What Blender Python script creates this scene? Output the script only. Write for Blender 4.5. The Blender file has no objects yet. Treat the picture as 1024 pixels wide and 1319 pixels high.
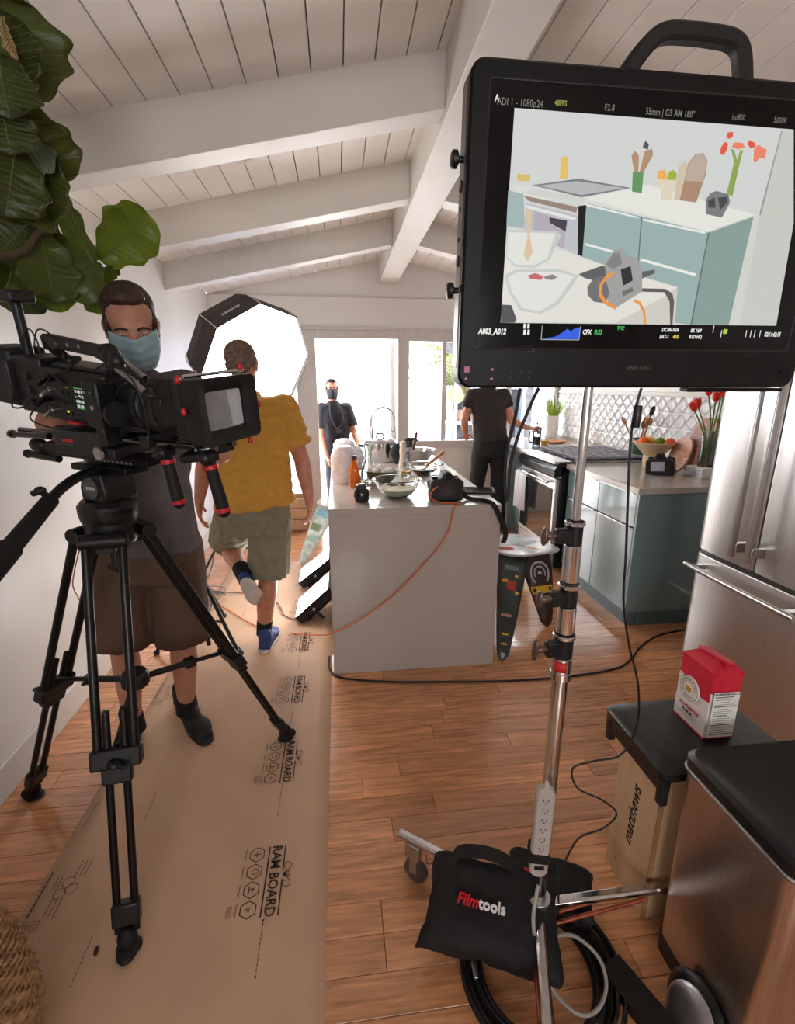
import bpy, bmesh, math, random
from math import sin, cos, pi, radians as R
from mathutils import Vector as V, Matrix as M, noise

S = bpy.context.scene
C = S.collection
random.seed(7)

# ---------------------------------------------------------------- camera
cd = bpy.data.cameras.new('camera'); cam = bpy.data.objects.new('camera', cd); C.objects.link(cam)
cd.sensor_fit = 'HORIZONTAL'; cd.sensor_width = 36; cd.lens = 36 * 620 / 1024; cd.clip_start = .05; cd.clip_end = 200
pitch = math.atan2(163, 620); yaw = math.atan2(77, math.hypot(620, 163))
cam.location = (0, 0, 1.5); cam.rotation_euler = (pi / 2 - pitch, 0, -yaw)
S.camera = cam

# ---------------------------------------------------------------- light
W = bpy.data.worlds.new('sky'); S.world = W; W.use_nodes = True
wn = W.node_tree; bg = wn.nodes['Background']
bg.inputs[0].default_value = (.97, .985, 1, 1); bg.inputs[1].default_value = 6.5
def area(name, loc, rot, sx, sy, watts, col=(1, 1, 1), portal=False):
    l = bpy.data.lights.new(name, 'AREA'); l.shape = 'RECTANGLE'; l.size = sx; l.size_y = sy
    l.energy = watts; l.color = col
    if portal: l.cycles.is_portal = True
    o = bpy.data.objects.new(name, l); o.location = loc; o.rotation_euler = rot; C.objects.link(o); return o
area('portal_door', (.22, 5.62, 1.0), (R(-90), 0, 0), .9, 2.0, 1, portal=True)
area('portal_window', (1.6, 5.62, 1.45), (R(-90), 0, 0), 1.62, 1.06, 1, portal=True)
area('portal_side_window', (-.75, 5.62, 1.0), (R(-90), 0, 0), .72, 2.0, 1, portal=True)
area('portal_rear_window', (.2, -2.72, 1.5), (R(90), 0, 0), 1.8, .9, 1, portal=True)
S.view_settings.view_transform = 'Standard'; S.view_settings.look = 'None'
S.view_settings.gamma = 1; S.view_settings.use_curve_mapping = False
S.view_settings.exposure = 1.05

# ---------------------------------------------------------------- colour and materials
def lin(c):
    return tuple(((v / 255) / 12.92 if v / 255 <= .04045 else ((v / 255 + .055) / 1.055) ** 2.4) for v in c) + (1,)
MC = {}
def mat(name, col, rough=.5, metal=0, var=.06, vs=30, bump=0, bs=200, emit=None, trans=0, ior=1.45, stretch=None, rnd=0, coat=0, alpha=1, spec=.5, sub=0):
    """procedural principled material: noise colour variation and noise bump"""
    if name in MC: return MC[name]
    m = bpy.data.materials.new(name); m.use_nodes = True; nt = m.node_tree; N = nt.nodes; L = nt.links
    b = N['Principled BSDF']
    b.inputs['Roughness'].default_value = rough; b.inputs['Metallic'].default_value = metal
    b.inputs['Specular IOR Level'].default_value = spec
    if coat: b.inputs['Coat Weight'].default_value = coat; b.inputs['Coat Roughness'].default_value = .08
    if trans: b.inputs['Transmission Weight'].default_value = trans
    b.inputs['IOR'].default_value = ior; b.inputs['Alpha'].default_value = alpha
    if sub: b.inputs['Subsurface Weight'].default_value = sub; b.inputs['Subsurface Scale'].default_value = .01
    tc = N.new('ShaderNodeTexCoord'); mp = N.new('ShaderNodeMapping'); L.new(tc.outputs['Object'], mp.inputs[0])
    if stretch: mp.inputs['Scale'].default_value = stretch
    nz = N.new('ShaderNodeTexNoise'); nz.inputs['Scale'].default_value = vs; nz.inputs['Detail'].default_value = 4
    L.new(mp.outputs[0], nz.inputs['Vector'])
    c = lin(col); k = var
    rp = N.new('ShaderNodeValToRGB'); rp.color_ramp.elements[0].position = .3; rp.color_ramp.elements[1].position = .7
    rp.color_ramp.elements[0].color = tuple(max(0, v * (1 - 2 * k)) for v in c[:3]) + (1,)
    rp.color_ramp.elements[1].color = tuple(min(1, v * (1 + 2 * k)) for v in c[:3]) + (1,)
    L.new(nz.outputs['Fac'], rp.inputs[0]); out = rp.outputs[0]
    if rnd:
        oi = N.new('ShaderNodeObjectInfo'); mr = N.new('ShaderNodeMapRange')
        mr.inputs[3].default_value = 1 - rnd; mr.inputs[4].default_value = 1 + rnd; L.new(oi.outputs['Random'], mr.inputs[0])
        hs = N.new('ShaderNodeHueSaturation'); L.new(mr.outputs[0], hs.inputs['Value']); L.new(out, hs.inputs['Color']); out = hs.outputs[0]
        cx = N.new('ShaderNodeCombineXYZ'); L.new(oi.outputs['Random'], cx.inputs[0]); mu = N.new('ShaderNodeMath'); mu.operation = 'MULTIPLY'
        mu.inputs[1].default_value = 37; L.new(oi.outputs['Random'], mu.inputs[0]); L.new(mu.outputs[0], cx.inputs[1]); L.new(cx.outputs[0], mp.inputs['Location'])
    L.new(out, b.inputs['Base Color'])
    if bump:
        n2 = N.new('ShaderNodeTexNoise'); n2.inputs['Scale'].default_value = bs; n2.inputs['Detail'].default_value = 3
        L.new(mp.outputs[0], n2.inputs['Vector'])
        bp = N.new('ShaderNodeBump'); bp.inputs['Strength'].default_value = bump; bp.inputs['Distance'].default_value = .01
        L.new(n2.outputs['Fac'], bp.inputs['Height']); L.new(bp.outputs[0], b.inputs['Normal'])
    if emit: b.inputs['Emission Color'].default_value = lin(emit[0]); b.inputs['Emission Strength'].default_value = emit[1]
    MC[name] = m; return m

def ink(name, col, e=0):      # flat print or a lit pixel of a screen
    if name in MC: return MC[name]
    if e: return mat(name, (4, 4, 4), .3, var=0, emit=(col, e))
    return mat(name, col, .7, var=.03)

# ---------------------------------------------------------------- mesh builder
class MB:
    def __init__(s, T=None): s.v = []; s.f = []; s.mi = []; s.T = T or M(); s.m = 0
    def add(s, vs, fs):
        n = len(s.v); s.v += [s.T @ V(p) for p in vs]; s.f += [[i + n for i in f] for f in fs]; s.mi += [s.m] * len(fs); return s
    def box(s, c, d, rot=None, taper=1):
        x, y, z = [k / 2 for k in d]; Q = rot or M.Identity(3)
        vs = [V((sx * x * (taper if sz > 0 else 1), sy * y * (taper if sz > 0 else 1), sz * z)) for sz in (-1, 1) for sx, sy in ((-1, -1), (1, -1), (1, 1), (-1, 1))]
        return s.add([V(c) + Q @ p for p in vs], [(3, 2, 1, 0), (4, 5, 6, 7), (0, 1, 5, 4), (1, 2, 6, 5), (2, 3, 7, 6), (3, 0, 4, 7)])
    def bb(s, a, b): # box by corners
        return s.box([(p + q) / 2 for p, q in zip(a, b)], [abs(q - p) for p, q in zip(a, b)])
    def rings(s, rs, cap=True, close=False):
        n = len(rs[0]); vs = [p for r in rs for p in r]; fs = []
        k = len(rs)
        for i in range(k if close else k - 1):
            for j in range(n): fs.append((i * n + j, i * n + (j + 1) % n, ((i + 1) % k) * n + (j + 1) % n, ((i + 1) % k) * n + j))
        if cap and not close: fs.append(list(range(n))[::-1]); fs.append([(k - 1) * n + j for j in range(n)])
        return s.add(vs, fs)
    def cyl(s, p, q, r, r2=None, n=16):
        p, q = V(p), V(q); r2 = r if r2 is None else r2; u, w = frame(q - p)
        return s.rings([[o + (u * cos(2 * pi * j / n) + w * sin(2 * pi * j / n)) * rr for j in range(n)] for o, rr in ((p, r), (q, r2))])
    def lathe(s, prof, c=(0, 0, 0), axis=(0, 0, 1), n=24, cap=True):
        c = V(c); ax = V(axis).normalized(); u, w = frame(ax)
        return s.rings([[c + ax * z + (u * cos(2 * pi * j / n) + w * sin(2 * pi * j / n)) * max(r, 1e-4) for j in range(n)] for r, z in prof], cap)
    def tube(s, pts, r, n=8, k=6, rs=None):
        pts = smooth_path(pts, k) if k > 1 else [V(p) for p in pts]; u = None; rr = []
        for i, p in enumerate(pts):
            t = (pts[min(i + 1, len(pts) - 1)] - pts[max(i - 1, 0)]).normalized()
            if u is None: u, w = frame(t)
            else: u = (u - t * u.dot(t)).normalized(); w = t.cross(u)
            q = r if rs is None else rs[0] + (rs[1] - rs[0]) * i / (len(pts) - 1)
            rr.append([p + (u * cos(2 * pi * j / n) + w * sin(2 * pi * j / n)) * q for j in range(n)])
        return s.rings(rr)
    def ell(s, c, rad, rot=None, n=16, m=10):
        Q = rot or M.Identity(3); c = V(c); vs = []; fs = []
        for i in range(1, m):
            for j in range(n):
                a, b = pi * i / m, 2 * pi * j / n
                vs.append(c + Q @ V((rad[0] * sin(a) * cos(b), rad[1] * sin(a) * sin(b), rad[2] * cos(a))))
        vs += [c + Q @ V((0, 0, rad[2])), c - Q @ V((0, 0, rad[2]))]; t = len(vs) - 2
        for i in range(m - 2):
            for j in range(n): fs.append((i * n + j, (i + 1) * n + j, (i + 1) * n + (j + 1) % n, i * n + (j + 1) % n))
        for j in range(n): fs.append((t, j, (j + 1) % n)); fs.append((t + 1, (m - 2) * n + (j + 1) % n, (m - 2) * n + j))
        return s.add(vs, fs)
    def cap(s, p, q, r, r2=None, n=14):    # tapered capsule, closed
        p, q = V(p), V(q); r2 = r if r2 is None else r2; d = (q - p); L = d.length or 1e-5; ax = d / L
        prof = [(r * sin(a), -r * cos(a)) for a in (.02, .5, 1.0, 1.57)] + [(r2 * cos(a), L + r2 * sin(a)) for a in (0, .5, 1.0, 1.55)]
        return s.lathe(prof, p, ax, n)
    def prism(s, poly, a, b):      # poly: 2-D points, a origin frame matrix 4x4, b thickness along its z
        n = len(poly); vs = [a @ V((x, y, 0)) for x, y in poly] + [a @ V((x, y, b)) for x, y in poly]
        return s.add(vs, [list(range(n))[::-1], list(range(n, 2 * n))] + [(i, (i + 1) % n, n + (i + 1) % n, n + i) for i in range(n)])
    def grid(s, fn, nu, nv):
        return s.add([fn(i / nu, j / nv) for j in range(nv + 1) for i in range(nu + 1)],
                     [(j * (nu + 1) + i, j * (nu + 1) + i + 1, (j + 1) * (nu + 1) + i + 1, (j + 1) * (nu + 1) + i) for j in range(nv) for i in range(nu)])
    def build(s, name, mats, parent=None, smooth=True, bevel=0, seg=2, solid=0, remesh=0, sm=0, wob=0, wf=8, ws=(1, 1, 1), sub=0, origin=None):
        o0 = V(origin) if origin is not None else (wloc(parent) if parent else V((0, 0, 0)))
        me = bpy.data.meshes.new(name); me.from_pydata([p - o0 for p in s.v], [], s.f)
        if not isinstance(mats, (list, tuple)): mats = [mats]
        for k in mats: me.materials.append(k)
        for p, k in zip(me.polygons, s.mi): p.material_index = k
        bm = bmesh.new(); bm.from_mesh(me)
        if not solid or remesh: bmesh.ops.recalc_face_normals(bm, faces=bm.faces)
        bm.to_mesh(me); bm.free()
        o = bpy.data.objects.new(name, me); C.objects.link(o)
        if parent: o.parent = parent; o.location = o0 - wloc(parent)
        else: o.location = o0
        if remesh:
            q = o.modifiers.new('r', 'REMESH'); q.mode = 'VOXEL'; q.voxel_size = remesh; q.use_smooth_shade = True
            if sm: q = o.modifiers.new('s', 'SMOOTH'); q.factor = .5; q.iterations = sm
            dg = bpy.context.evaluated_depsgraph_get(); dg.update(); ne = bpy.data.meshes.new_from_object(o.evaluated_get(dg))
            o.modifiers.clear(); old = o.data; o.data = ne; ne.name = name
            ne.materials.clear(); ne.materials.append(mats[0])
            if wob:
                co = [v.co.copy() for v in ne.vertices]; nn = [v.normal.copy() for v in ne.vertices]
                for v, c_, n_ in zip(ne.vertices, co, nn):
                    q = V((c_.x * ws[0], c_.y * ws[1], c_.z * ws[2])) * wf
                    t = noise.noise(q) + .5 * noise.noise(q * 2.1 + V((3, 1, 7)))
                    v.co = c_ + n_ * wob * (1 - 2.2 * abs(t))
            for p in ne.polygons: p.use_smooth = True
            bpy.data.meshes.remove(old)
            return o
        if bevel:
            q = o.modifiers.new('bevel', 'BEVEL'); q.width = bevel; q.segments = seg; q.limit_method = 'ANGLE'; q.angle_limit = R(35); q.harden_normals = False
        if solid: q = o.modifiers.new('solid', 'SOLIDIFY'); q.thickness = solid; q.offset = 0
        if sub: q = o.modifiers.new('sub', 'SUBSURF'); q.levels = sub; q.render_levels = sub
        if smooth:
            for p in me.polygons: p.use_smooth = True
            try: me.set_sharp_from_angle(angle=R(38))
            except Exception: pass
        return o
WL = {}
def wloc(o):
    p = V((0, 0, 0))
    while o: p = p + o.location; o = o.parent
    return p
def frame(t):
    t = V(t).normalized(); a = V((0, 0, 1)) if abs(t.z) < .9 else V((1, 0, 0)); u = a.cross(t).normalized(); return u, t.cross(u)
def smooth_path(pts, k):
    P = [V(p) for p in pts]; P = [P[0] * 2 - P[1]] + P + [P[-1] * 2 - P[-2]]; out = []
    for i in range(1, len(P) - 2):
        a, b, c, d = P[i - 1:i + 3]
        for j in range(k):
            t = j / k; out.append(.5 * ((2 * b) + (c - a) * t + (2 * a - 5 * b + 4 * c - d) * t * t + (3 * b - a - 3 * c + d) * t ** 3))
    out.append(P[-2]); return out
def tag(o, label=None, cat=None, group=None, kind=None):
    if label: o['label'] = label
    if cat: o['category'] = cat
    if group: o['group'] = group
    if kind: o['kind'] = kind
    return o
def thing(name, label, cat, loc, group=None, kind=None):
    o = bpy.data.objects.new(name, None); o.empty_display_size = .05; C.objects.link(o); o.location = loc
    return tag(o, label, cat, group, kind)
def struct(name, loc=(0, 0, 0)): 
    o = bpy.data.objects.new(name, None); o.empty_display_size = .05; C.objects.link(o); o.location = loc; o['kind'] = 'structure'; return o
def dup(root, loc, rotz=None, label=None):
    r = root.copy(); C.objects.link(r); r.location = loc
    if rotz is not None: r.rotation_euler.z = rotz
    if label: r['label'] = label
    for ch in list(root.children):
        c = ch.copy(); C.objects.link(c); c.parent = r
        for g in ch.children: d = g.copy(); C.objects.link(d); d.parent = c
    return r
def textmesh(name, txt, size, mt, parent, T, align='CENTER', depth=.0004, xs=1, bold=0, shear=0):
    """flat lettering; T is a 4x4 frame in parent space: x along the line, y up the letters"""
    cu = bpy.data.curves.new(name, 'FONT'); cu.body = txt; cu.size = size; cu.align_x = align; cu.align_y = 'CENTER'
    cu.extrude = depth; cu.resolution_u = 2; cu.offset = bold; cu.shear = shear
    t = bpy.data.objects.new(name, cu); C.objects.link(t); dg = bpy.context.evaluated_depsgraph_get(); dg.update()
    me = bpy.data.meshes.new_from_object(t.evaluated_get(dg)); bpy.data.objects.remove(t); bpy.data.curves.remove(cu)
    me.transform(T @ M.Diagonal((xs, 1, 1, 1))); me.materials.clear(); me.materials.append(mt); me.name = name
    o = bpy.data.objects.new(name, me); C.objects.link(o); o.parent = parent; return o
def fr(o, x, y):    # frame matrix from origin, x axis, y axis
    x = V(x).normalized(); y = V(y); y = (y - x * y.dot(x)).normalized(); z = x.cross(y)
    return M((( x.x, y.x, z.x, o[0]), (x.y, y.y, z.y, o[1]), (x.z, y.z, z.z, o[2]), (0, 0, 0, 1)))
def rot(z=0, x=0, y=0): return (M.Rotation(z, 3, 'Z') @ M.Rotation(x, 3, 'X') @ M.Rotation(y, 3, 'Y'))
def at(loc, rz=0): return M.Translation(V(loc)) @ M.Rotation(rz, 4, 'Z')

# shared materials
WHITE = mat('white_paint', (220, 215, 209), .45, var=.02, vs=3, bump=.05, bs=60)
WALLP = mat('white_wall_paint', (228, 224, 220), .38, var=.02, vs=2, bump=.05, bs=25)
CEIL = mat('ceiling_board_paint', (240, 236, 231), .5, var=.015, vs=4, bump=.04, bs=90, rnd=.02)
BLACK = mat('black_plastic', (16, 16, 17), .38, var=.15)
BLACKM = mat('black_anodised_metal', (20, 20, 21), .3, metal=.6, var=.12, vs=60)
RUBBER = mat('black_rubber', (14, 14, 14), .7, var=.1, bump=.05)
CHROME = mat('chrome', (205, 205, 208), .12, metal=1, var=.04)
STEEL = mat('brushed_steel', (204, 200, 198), .36, metal=1, var=.05, vs=12, stretch=(40, 40, 1), bump=.03, bs=12)
ALU = mat('satin_aluminium', (190, 190, 192), .3, metal=1, var=.04)
RED = mat('red_anodised', (190, 22, 34), .35, var=.05)
GLASS = mat('clear_glass', (244, 250, 250), .02, trans=1, var=0, ior=1.45)
QUARTZ = mat('white_quartz', (184, 174, 166), .2, var=.06, vs=170, coat=.3)
TEAL = mat('teal_gloss_laminate', (116, 138, 140), .12, var=.02, vs=3, coat=.6)

# ================================================================ the setting
XL, XR, YB, YN = -1.29, 2.55, 5.5, -2.6
RZ = .555                                   # ridge x
def roof(x): return 2.40 + .21 * (x - XL) if x < RZ else 2.40 + .21 * (RZ - XL) - .2 * (x - RZ)

# floor: boards run across the room
floor = struct('floor')
WOOD = mat('oiled_hardwood', (206, 144, 100), .2, var=.16, vs=9, stretch=(.7, 9, 9), bump=.05, bs=12, rnd=.16, coat=.5)
MB().bb((-1.4, YN - .1, -.06), (2.5, 5.62, -.012)).build('subfloor', mat('dark_joint', (70, 42, 28), .8), floor)
PW = .0935; meshes = {}
random.seed(3); n = 0; rows = int((YB - .35) / PW)
for j in range(rows):
    y0 = YB - (j + 1) * PW; x = XL - random.uniform(0, .8)
    while x < XR:
        L = .92; a, b = max(x, XL), min(x + L, XR)
        if b - a > .03:
            key = round(b - a, 3)
            m = MB(); m.bb((a + .0008, y0 + .0008, -.014), (b - .0008, y0 + PW - .0008, 0))
            m.build('plank', WOOD, floor, smooth=False, bevel=.0008, seg=1, origin=((a + b) / 2, y0 + PW / 2, -.007)); n += 1
        x += L
m = MB()
for j in range(int((.35 - YN) / PW) + 1):
    y0 = YN + j * PW
    if y0 + PW < YB - rows * PW: m.bb((XL, y0 + .001, -.014), (XR, y0 + PW - .001, 0))
m.build('plank_field', WOOD, floor, smooth=False)['kind'] = 'stuff'

# ceiling: boards along the room, cross beams and the ridge beam
ceil = struct('ceiling')
sp = .1225; x = XL
while x < XR - .01:
    x2 = min(x + sp, XR)
    for a, b in (((x, x2),) if not (x < RZ < x2) else ((x, RZ), (RZ, x2))):
        if b - a < .01: continue
        za, zb = roof(a + 1e-6), roof(b - 1e-6); g = .0022
        m = MB(); ys = (YN, YB)
        vs = [(a + g, ys[0], za), (b - g, ys[0], zb), (b - g, ys[0], zb + .03), (a + g, ys[0], za + .03)]
        vs += [(p[0], ys[1], p[2]) for p in vs]
        m.add(vs, [(0, 1, 2, 3), (7, 6, 5, 4), (0, 4, 5, 1), (1, 5, 6, 2), (2, 6, 7, 3), (3, 7, 4, 0)])
        m.build('plank', CEIL, ceil, smooth=False, bevel=.002, seg=1, origin=((a + b) / 2, 1, za))
    x = x2
m = MB()
for a, b in ((XL - .15, RZ), (RZ, XR + .15)):
    za, zb = 2.45 + .21 * (a - XL), 2.45 + .21 * (RZ - XL)
    if a >= RZ: za, zb = 2.45 + .21 * (RZ - XL), 2.45 + .21 * (RZ - XL) - .2 * (b - RZ)
    vs = [(a, YN, za), (b, YN, zb), (b, YN, zb + .05), (a, YN, za + .05)]; vs += [(p[0], YB + .15, p[2]) for p in vs]
    m.add(vs, [(0, 1, 2, 3), (7, 6, 5, 4), (0, 4, 5, 1), (1, 5, 6, 2), (2, 6, 7, 3), (3, 7, 4, 0)])
m.build('roof_deck', mat('dark_gap', (40, 34, 30), .9), ceil, smooth=False)
for by in (-1.69, -.71, .27, 1.25, 2.23, 3.20, 4.17):
    for a, b in ((XL, .46), (.65, XR)):
        m = MB(); za, zb = roof(a), roof(b)
        vs = [(a, by, za - .195), (b, by, zb - .195), (b, by, zb + .01), (a, by, za + .01)]; vs += [(p[0], by + .125, p[2]) for p in vs]
        m.add(vs, [(0, 1, 2, 3), (7, 6, 5, 4), (0, 4, 5, 1), (1, 5, 6, 2), (2, 6, 7, 3), (3, 7, 4, 0)])
        m.build('cross_beam', WHITE, ceil, smooth=False, bevel=.004)
MB().bb((.46, YN, 2.535), (.65, YB, 2.79)).build('ridge_beam', WHITE, ceil, smooth=False, bevel=.004)

# walls
def wall_x(name, x0, x1):
    m = MB(); m.bb((x0, YN, 0), (x1, YB, 2.40 if x0 < 0 else 2.42)); return m.build(name, WALLP, None, smooth=False)
tag(wall_x('wall_left', XL - .12, XL), kind='structure')
wr = struct('wall_right')
m = MB(); m.bb((XR, YN, 0), (XR + .12, YB, 2.42)); m.build('plaster', WALLP, wr, smooth=False)
# pressed white tiles of the splashback, a four petal relief each
TILE = mat('white_relief_tile', (244, 244, 246), .25, var=.01, coat=.2)
def tile_mesh(w):
    m = MB(); n = 12
    def f(u, v):
        a, b = abs(u - .5) * 2, abs(v - .5) * 2
        # petals along the diagonals meeting at the tile corners
        d = abs(a - b); r = math.hypot(a, b); ridge = max(0, 1 - d / (.06 + .30 * sin(min(1, r / 1.3) * pi)))
        e = min(1, min(1 - a, 1 - b) * 14)
        return (-(.004 + .010 * ridge) * (.25 + .75 * e), (u - .5) * w, (v - .5) * w)
    m.grid(f, n, n)
    return m
TW = .119; t0 = None
for k in range(4):
    for j in range(28):
        loc = V((XR - .001, 2.2 + (j + .5) * TW, .94 + (k + .5) * TW))
        if t0 is None: t0 = tile_mesh(TW - .0015).build('tile', TILE, wr, smooth=False, origin=(0, 0, 0)); t0.location = loc
        else: o = t0.copy(); o.location = loc; C.objects.link(o)
MB().bb((XR - .02, 2.2, 1.418), (XR, YB, 1.45)).build('tile_cap', WHITE, wr, smooth=False, bevel=.003)
MB().bb((XR - .018, 2.2, .905), (XR, YB, .94)).build('upstand', QUARTZ, wr, smooth=False)

# back wall with side window, doorway and sill window
wb = struct('wall_back')
FR = mat('window_frame_paint', (205, 200, 197), .4, var=.02)
GABLE = [(XL, 2.40), (RZ, 2.787), (XR, 2.414)]
m = MB()
m.prism([(XL, 2.10), (XR, 2.10), (XR, 2.42), (RZ, 2.80), (XL, 2.41)], fr((0, YB, 0), (1, 0, 0), (0, 0, 1)), -.12)
m.bb((XL, YB, 0), (-1.12, YB + .12, 2.1))
m.build('plaster', WALLP, wb, smooth=False)
MB().bb((.79, YB, 0), (XR, YB + .12, .80)).build('lower_panel', WALLP, wb, smooth=False)
MB().bb((2.53, YB, .8), (XR, YB + .12, 2.1)).build('corner_pier', WALLP, wb, smooth=False)
MB().bb((XL, YB - .022, 2.40), (XR, YB, 2.415)).build('picture_rail', FR, wb, smooth=False)
MB().bb((XL, YB - .03, 2.07), (XR, YB, 2.10)).build('header_trim', FR, wb, smooth=False)
d1 = struct('door_1')
m = MB()
m.bb((-.385, YB - .02, 0), (-.225, YB + .12, 2.07)); m.bb((.665, YB - .02, 0), (.79, YB + .12, 2.07)); m.bb((-.225, YB - .02, 1.985), (.665, YB + .12, 2.07))
m.build('door_frame', FR, d1, smooth=False, bevel=.004)
MB().bb((-.225, YB + .0, -.005), (.665, YB + .12, .02)).build('threshold', ALU, d1, smooth=False)
MB().bb((.60, YB + .13, .02), (.655, YB + 1.0, 1.98)).build('door_leaf', mat('white_door_leaf', (225, 225, 226), .4, var=.02), d1, smooth=False, bevel=.004)
m = MB(); m.cyl((.60, YB + .93, 1.0), (.56, YB + .93, 1.0), .012); m.cyl((.56, YB + .93, 1.0), (.56, YB + .82, 1.0), .01); m.build('door_handle', ALU, d1)
w1 = struct('window_1')
m = MB(); m.bb((-1.12, YB + .01, .06), (-1.06, YB + .1, 2.07)); m.bb((-.44, YB + .01, .06), (-.385, YB + .1, 2.07)); m.bb((-1.06, YB + .01, 2.0), (-.44, YB + .1, 2.07)); m.bb((-1.12, YB + .01, 0), (-.385, YB + .1, .08))
m.build('window_frame', FR, w1, smooth=False, bevel=.003)
m = MB()
m.grid(lambda u, v: (-1.06 + .62 * u, YB + .10 + .018 * sin(u * 40 + 3 * v), .08 + 1.92 * v), 48, 6)
m.build('sheer_curtain', mat('pale_blue_sheer', (196, 206, 226), .8, trans=.55, var=.03, ior=1.05), w1, solid=.001)
w2 = struct('window_2')
m = MB(); zs = .885
m.bb((.79, YB - .02, .80), (2.53, YB + .12, zs)); m.bb((.79, YB - .02, 1.965), (2.53, YB + .12, 2.07)); m.bb((2.49, YB - .02, zs), (2.53, YB + .12, 1.965)); m.bb((1.17, YB + .03, zs), (1.215, YB + .09, 1.965)); m.bb((1.92, YB, zs), (1.98, YB + .1, 1.965))
m.build('window_frame', FR, w2, smooth=False, bevel=.004)
for a, b in ((.79, 1.17), (1.215, 1.92), (1.98, 2.49)):
    MB().bb((a, YB + .055, zs), (b, YB + .059, 1.965)).build('pane', mat('window_glass', (250, 252, 252), .0, trans=1, var=0, ior=1.02, spec=.2), w2, smooth=False)

# rear wall behind the viewpoint, with a wide window
wn_ = struct('wall_near')
m = MB(); m.bb((XL, YN - .12, 0), (-.7, YN, 2.8)); m.bb((1.1, YN - .12, 0), (XR, YN, 2.8)); m.bb((-.7, YN - .12, 0), (1.1, YN, 1.05)); m.bb((-.7, YN - .12, 1.95), (1.1, YN, 2.8)); m.build('plaster', WALLP, wn_, smooth=False)
w3 = struct('window_3')
m = MB()
for a in (-.7, .17, 1.04): m.bb((a, YN - .1, 1.05), (a + .06, YN - .02, 1.95))
m.bb((-.7, YN - .1, 1.05), (1.1, YN - .02, 1.11)); m.bb((-.7, YN - .1, 1.89), (1.1, YN - .02, 1.95)); m.build('window_frame', FR, w3, smooth=False)

tag(MB().bb((XL, YN, 0), (XL + .014, YB, .135)).build('baseboard_left', WHITE, None, smooth=False, bevel=.004), kind='structure')
tag(MB().bb((XL + .014, YB - .014, 0), (-1.12, YB, .135)).build('baseboard_back', WHITE, None, smooth=False, bevel=.004), kind='structure')
# recessed ceiling lamp
dl = thing('ceiling_light', 'round white recessed ceiling light between the first two cross beams', 'light', (-.417, 2.76, 2.583))
th = math.atan(.21); ax = V((sin(th), 0, -cos(th)))
m = MB(); m.lathe([(.052, 0), (.085, 0), (.088, .004), (.052, .009), (.05, 0)], (-.417, 2.76, 2.5835), ax, 32, cap=False); m.build('trim_ring', WHITE, dl)
MB().lathe([(.001, .002), (.052, .002), (.052, .0)], (-.417, 2.76, 2.5835), ax, 24).build('lens', mat('frosted_lens', (215, 225, 220), .4, var=.02), dl)

# outside: pale deck, low fence
deck = struct('deck_outside')
DK = mat('pale_deck_boards', (222, 216, 210), .7, var=.05)
for i in range(14):
    MB().bb((-3, 5.63 + i * .3, -.17), (5, 5.63 + i * .3 + .29, -.14)).build('board', DK, deck, smooth=False)

# ================================================================ kitchen island
IX0, IX1, IY0, IY1, IZ = -.065, .81, 2.30, 4.10, .915
isl = thing('kitchen_island', 'white speckled quartz waterfall kitchen island block in the middle of the room', 'kitchen island', (.37, 3.2, 0))
MB().bb((IX0, IY0, IZ - .04), (IX1, IY1, IZ)).build('worktop', QUARTZ, isl, bevel=.002)
MB().bb((IX0, IY0, 0), (IX1, IY0 + .04, IZ - .04)).build('waterfall_panel', QUARTZ, isl, bevel=.002)
MB().bb((IX0 + .03, IY0 + .04, .09), (IX1 - .25, IY1 - .03, IZ - .04)).build('cabinet_body', mat('white_laminate', (214, 210, 206), .25, var=.02), isl, bevel=.002)
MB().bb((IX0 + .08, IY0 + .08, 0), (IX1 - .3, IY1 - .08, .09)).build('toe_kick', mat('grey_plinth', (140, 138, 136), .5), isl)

# ================================================================ base cabinets under the splashback
CX0 = 1.77
MB.x = 0
pulls = ALU
def base_unit(y0, y1, label, panel_near=False):
    t = thing('base_cabinet', label, 'cabinet', ((CX0 + XR) / 2, (y0 + y1) / 2, 0), 'teal base cabinets')
    MB().bb((CX0 + .02, y0, .10), (XR - .02, y1, .872)).build('body', TEAL, t, bevel=.001)
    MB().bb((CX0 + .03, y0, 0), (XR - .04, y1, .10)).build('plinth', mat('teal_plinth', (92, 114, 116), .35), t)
    for z0, z1 in ((.66, .868), (.105, .652)):
        d = MB().bb((CX0, y0 + .002, z0), (CX0 + .019, y1 - .002, z1)).build('drawer', TEAL, t, bevel=.001)
        o = MB().bb((CX0 - .016, y0 + .02, z1 - .004), (CX0 + .012, y1 - .02, z1 + .004)).build('edge_pull', pulls, d, bevel=.002)
    return t
base_unit(2.63, 3.06, 'teal gloss drawer cabinet closest to the refrigerator end')
base_unit(3.062, 3.52, 'narrow teal gloss drawer cabinet directly right of the oven')
base_unit(4.33, 4.86, 'teal gloss drawer cabinet directly beyond the oven')
base_unit(4.862, 5.48, 'teal gloss drawer cabinet in the far corner below the window')
ep = MB().bb((CX0, 2.608, .10), (XR - .005, 2.628, .872)).build('end_panel', TEAL, None, bevel=.001)
tag(ep, 'plain teal end panel of the cabinet run facing the refrigerator', 'panel')
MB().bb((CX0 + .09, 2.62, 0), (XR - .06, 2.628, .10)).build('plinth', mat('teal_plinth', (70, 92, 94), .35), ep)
ct = thing('worktop', 'pale quartz worktop running along the tiled wall on teal cabinets', 'worktop', (2.15, 4, .89))
for a, b in ((2.595, 3.535), (4.315, 5.49)): MB().bb((CX0 - .02, a, .873), (XR - .02, b, .91)).build('slab', QUARTZ, ct, bevel=.002)
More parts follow.
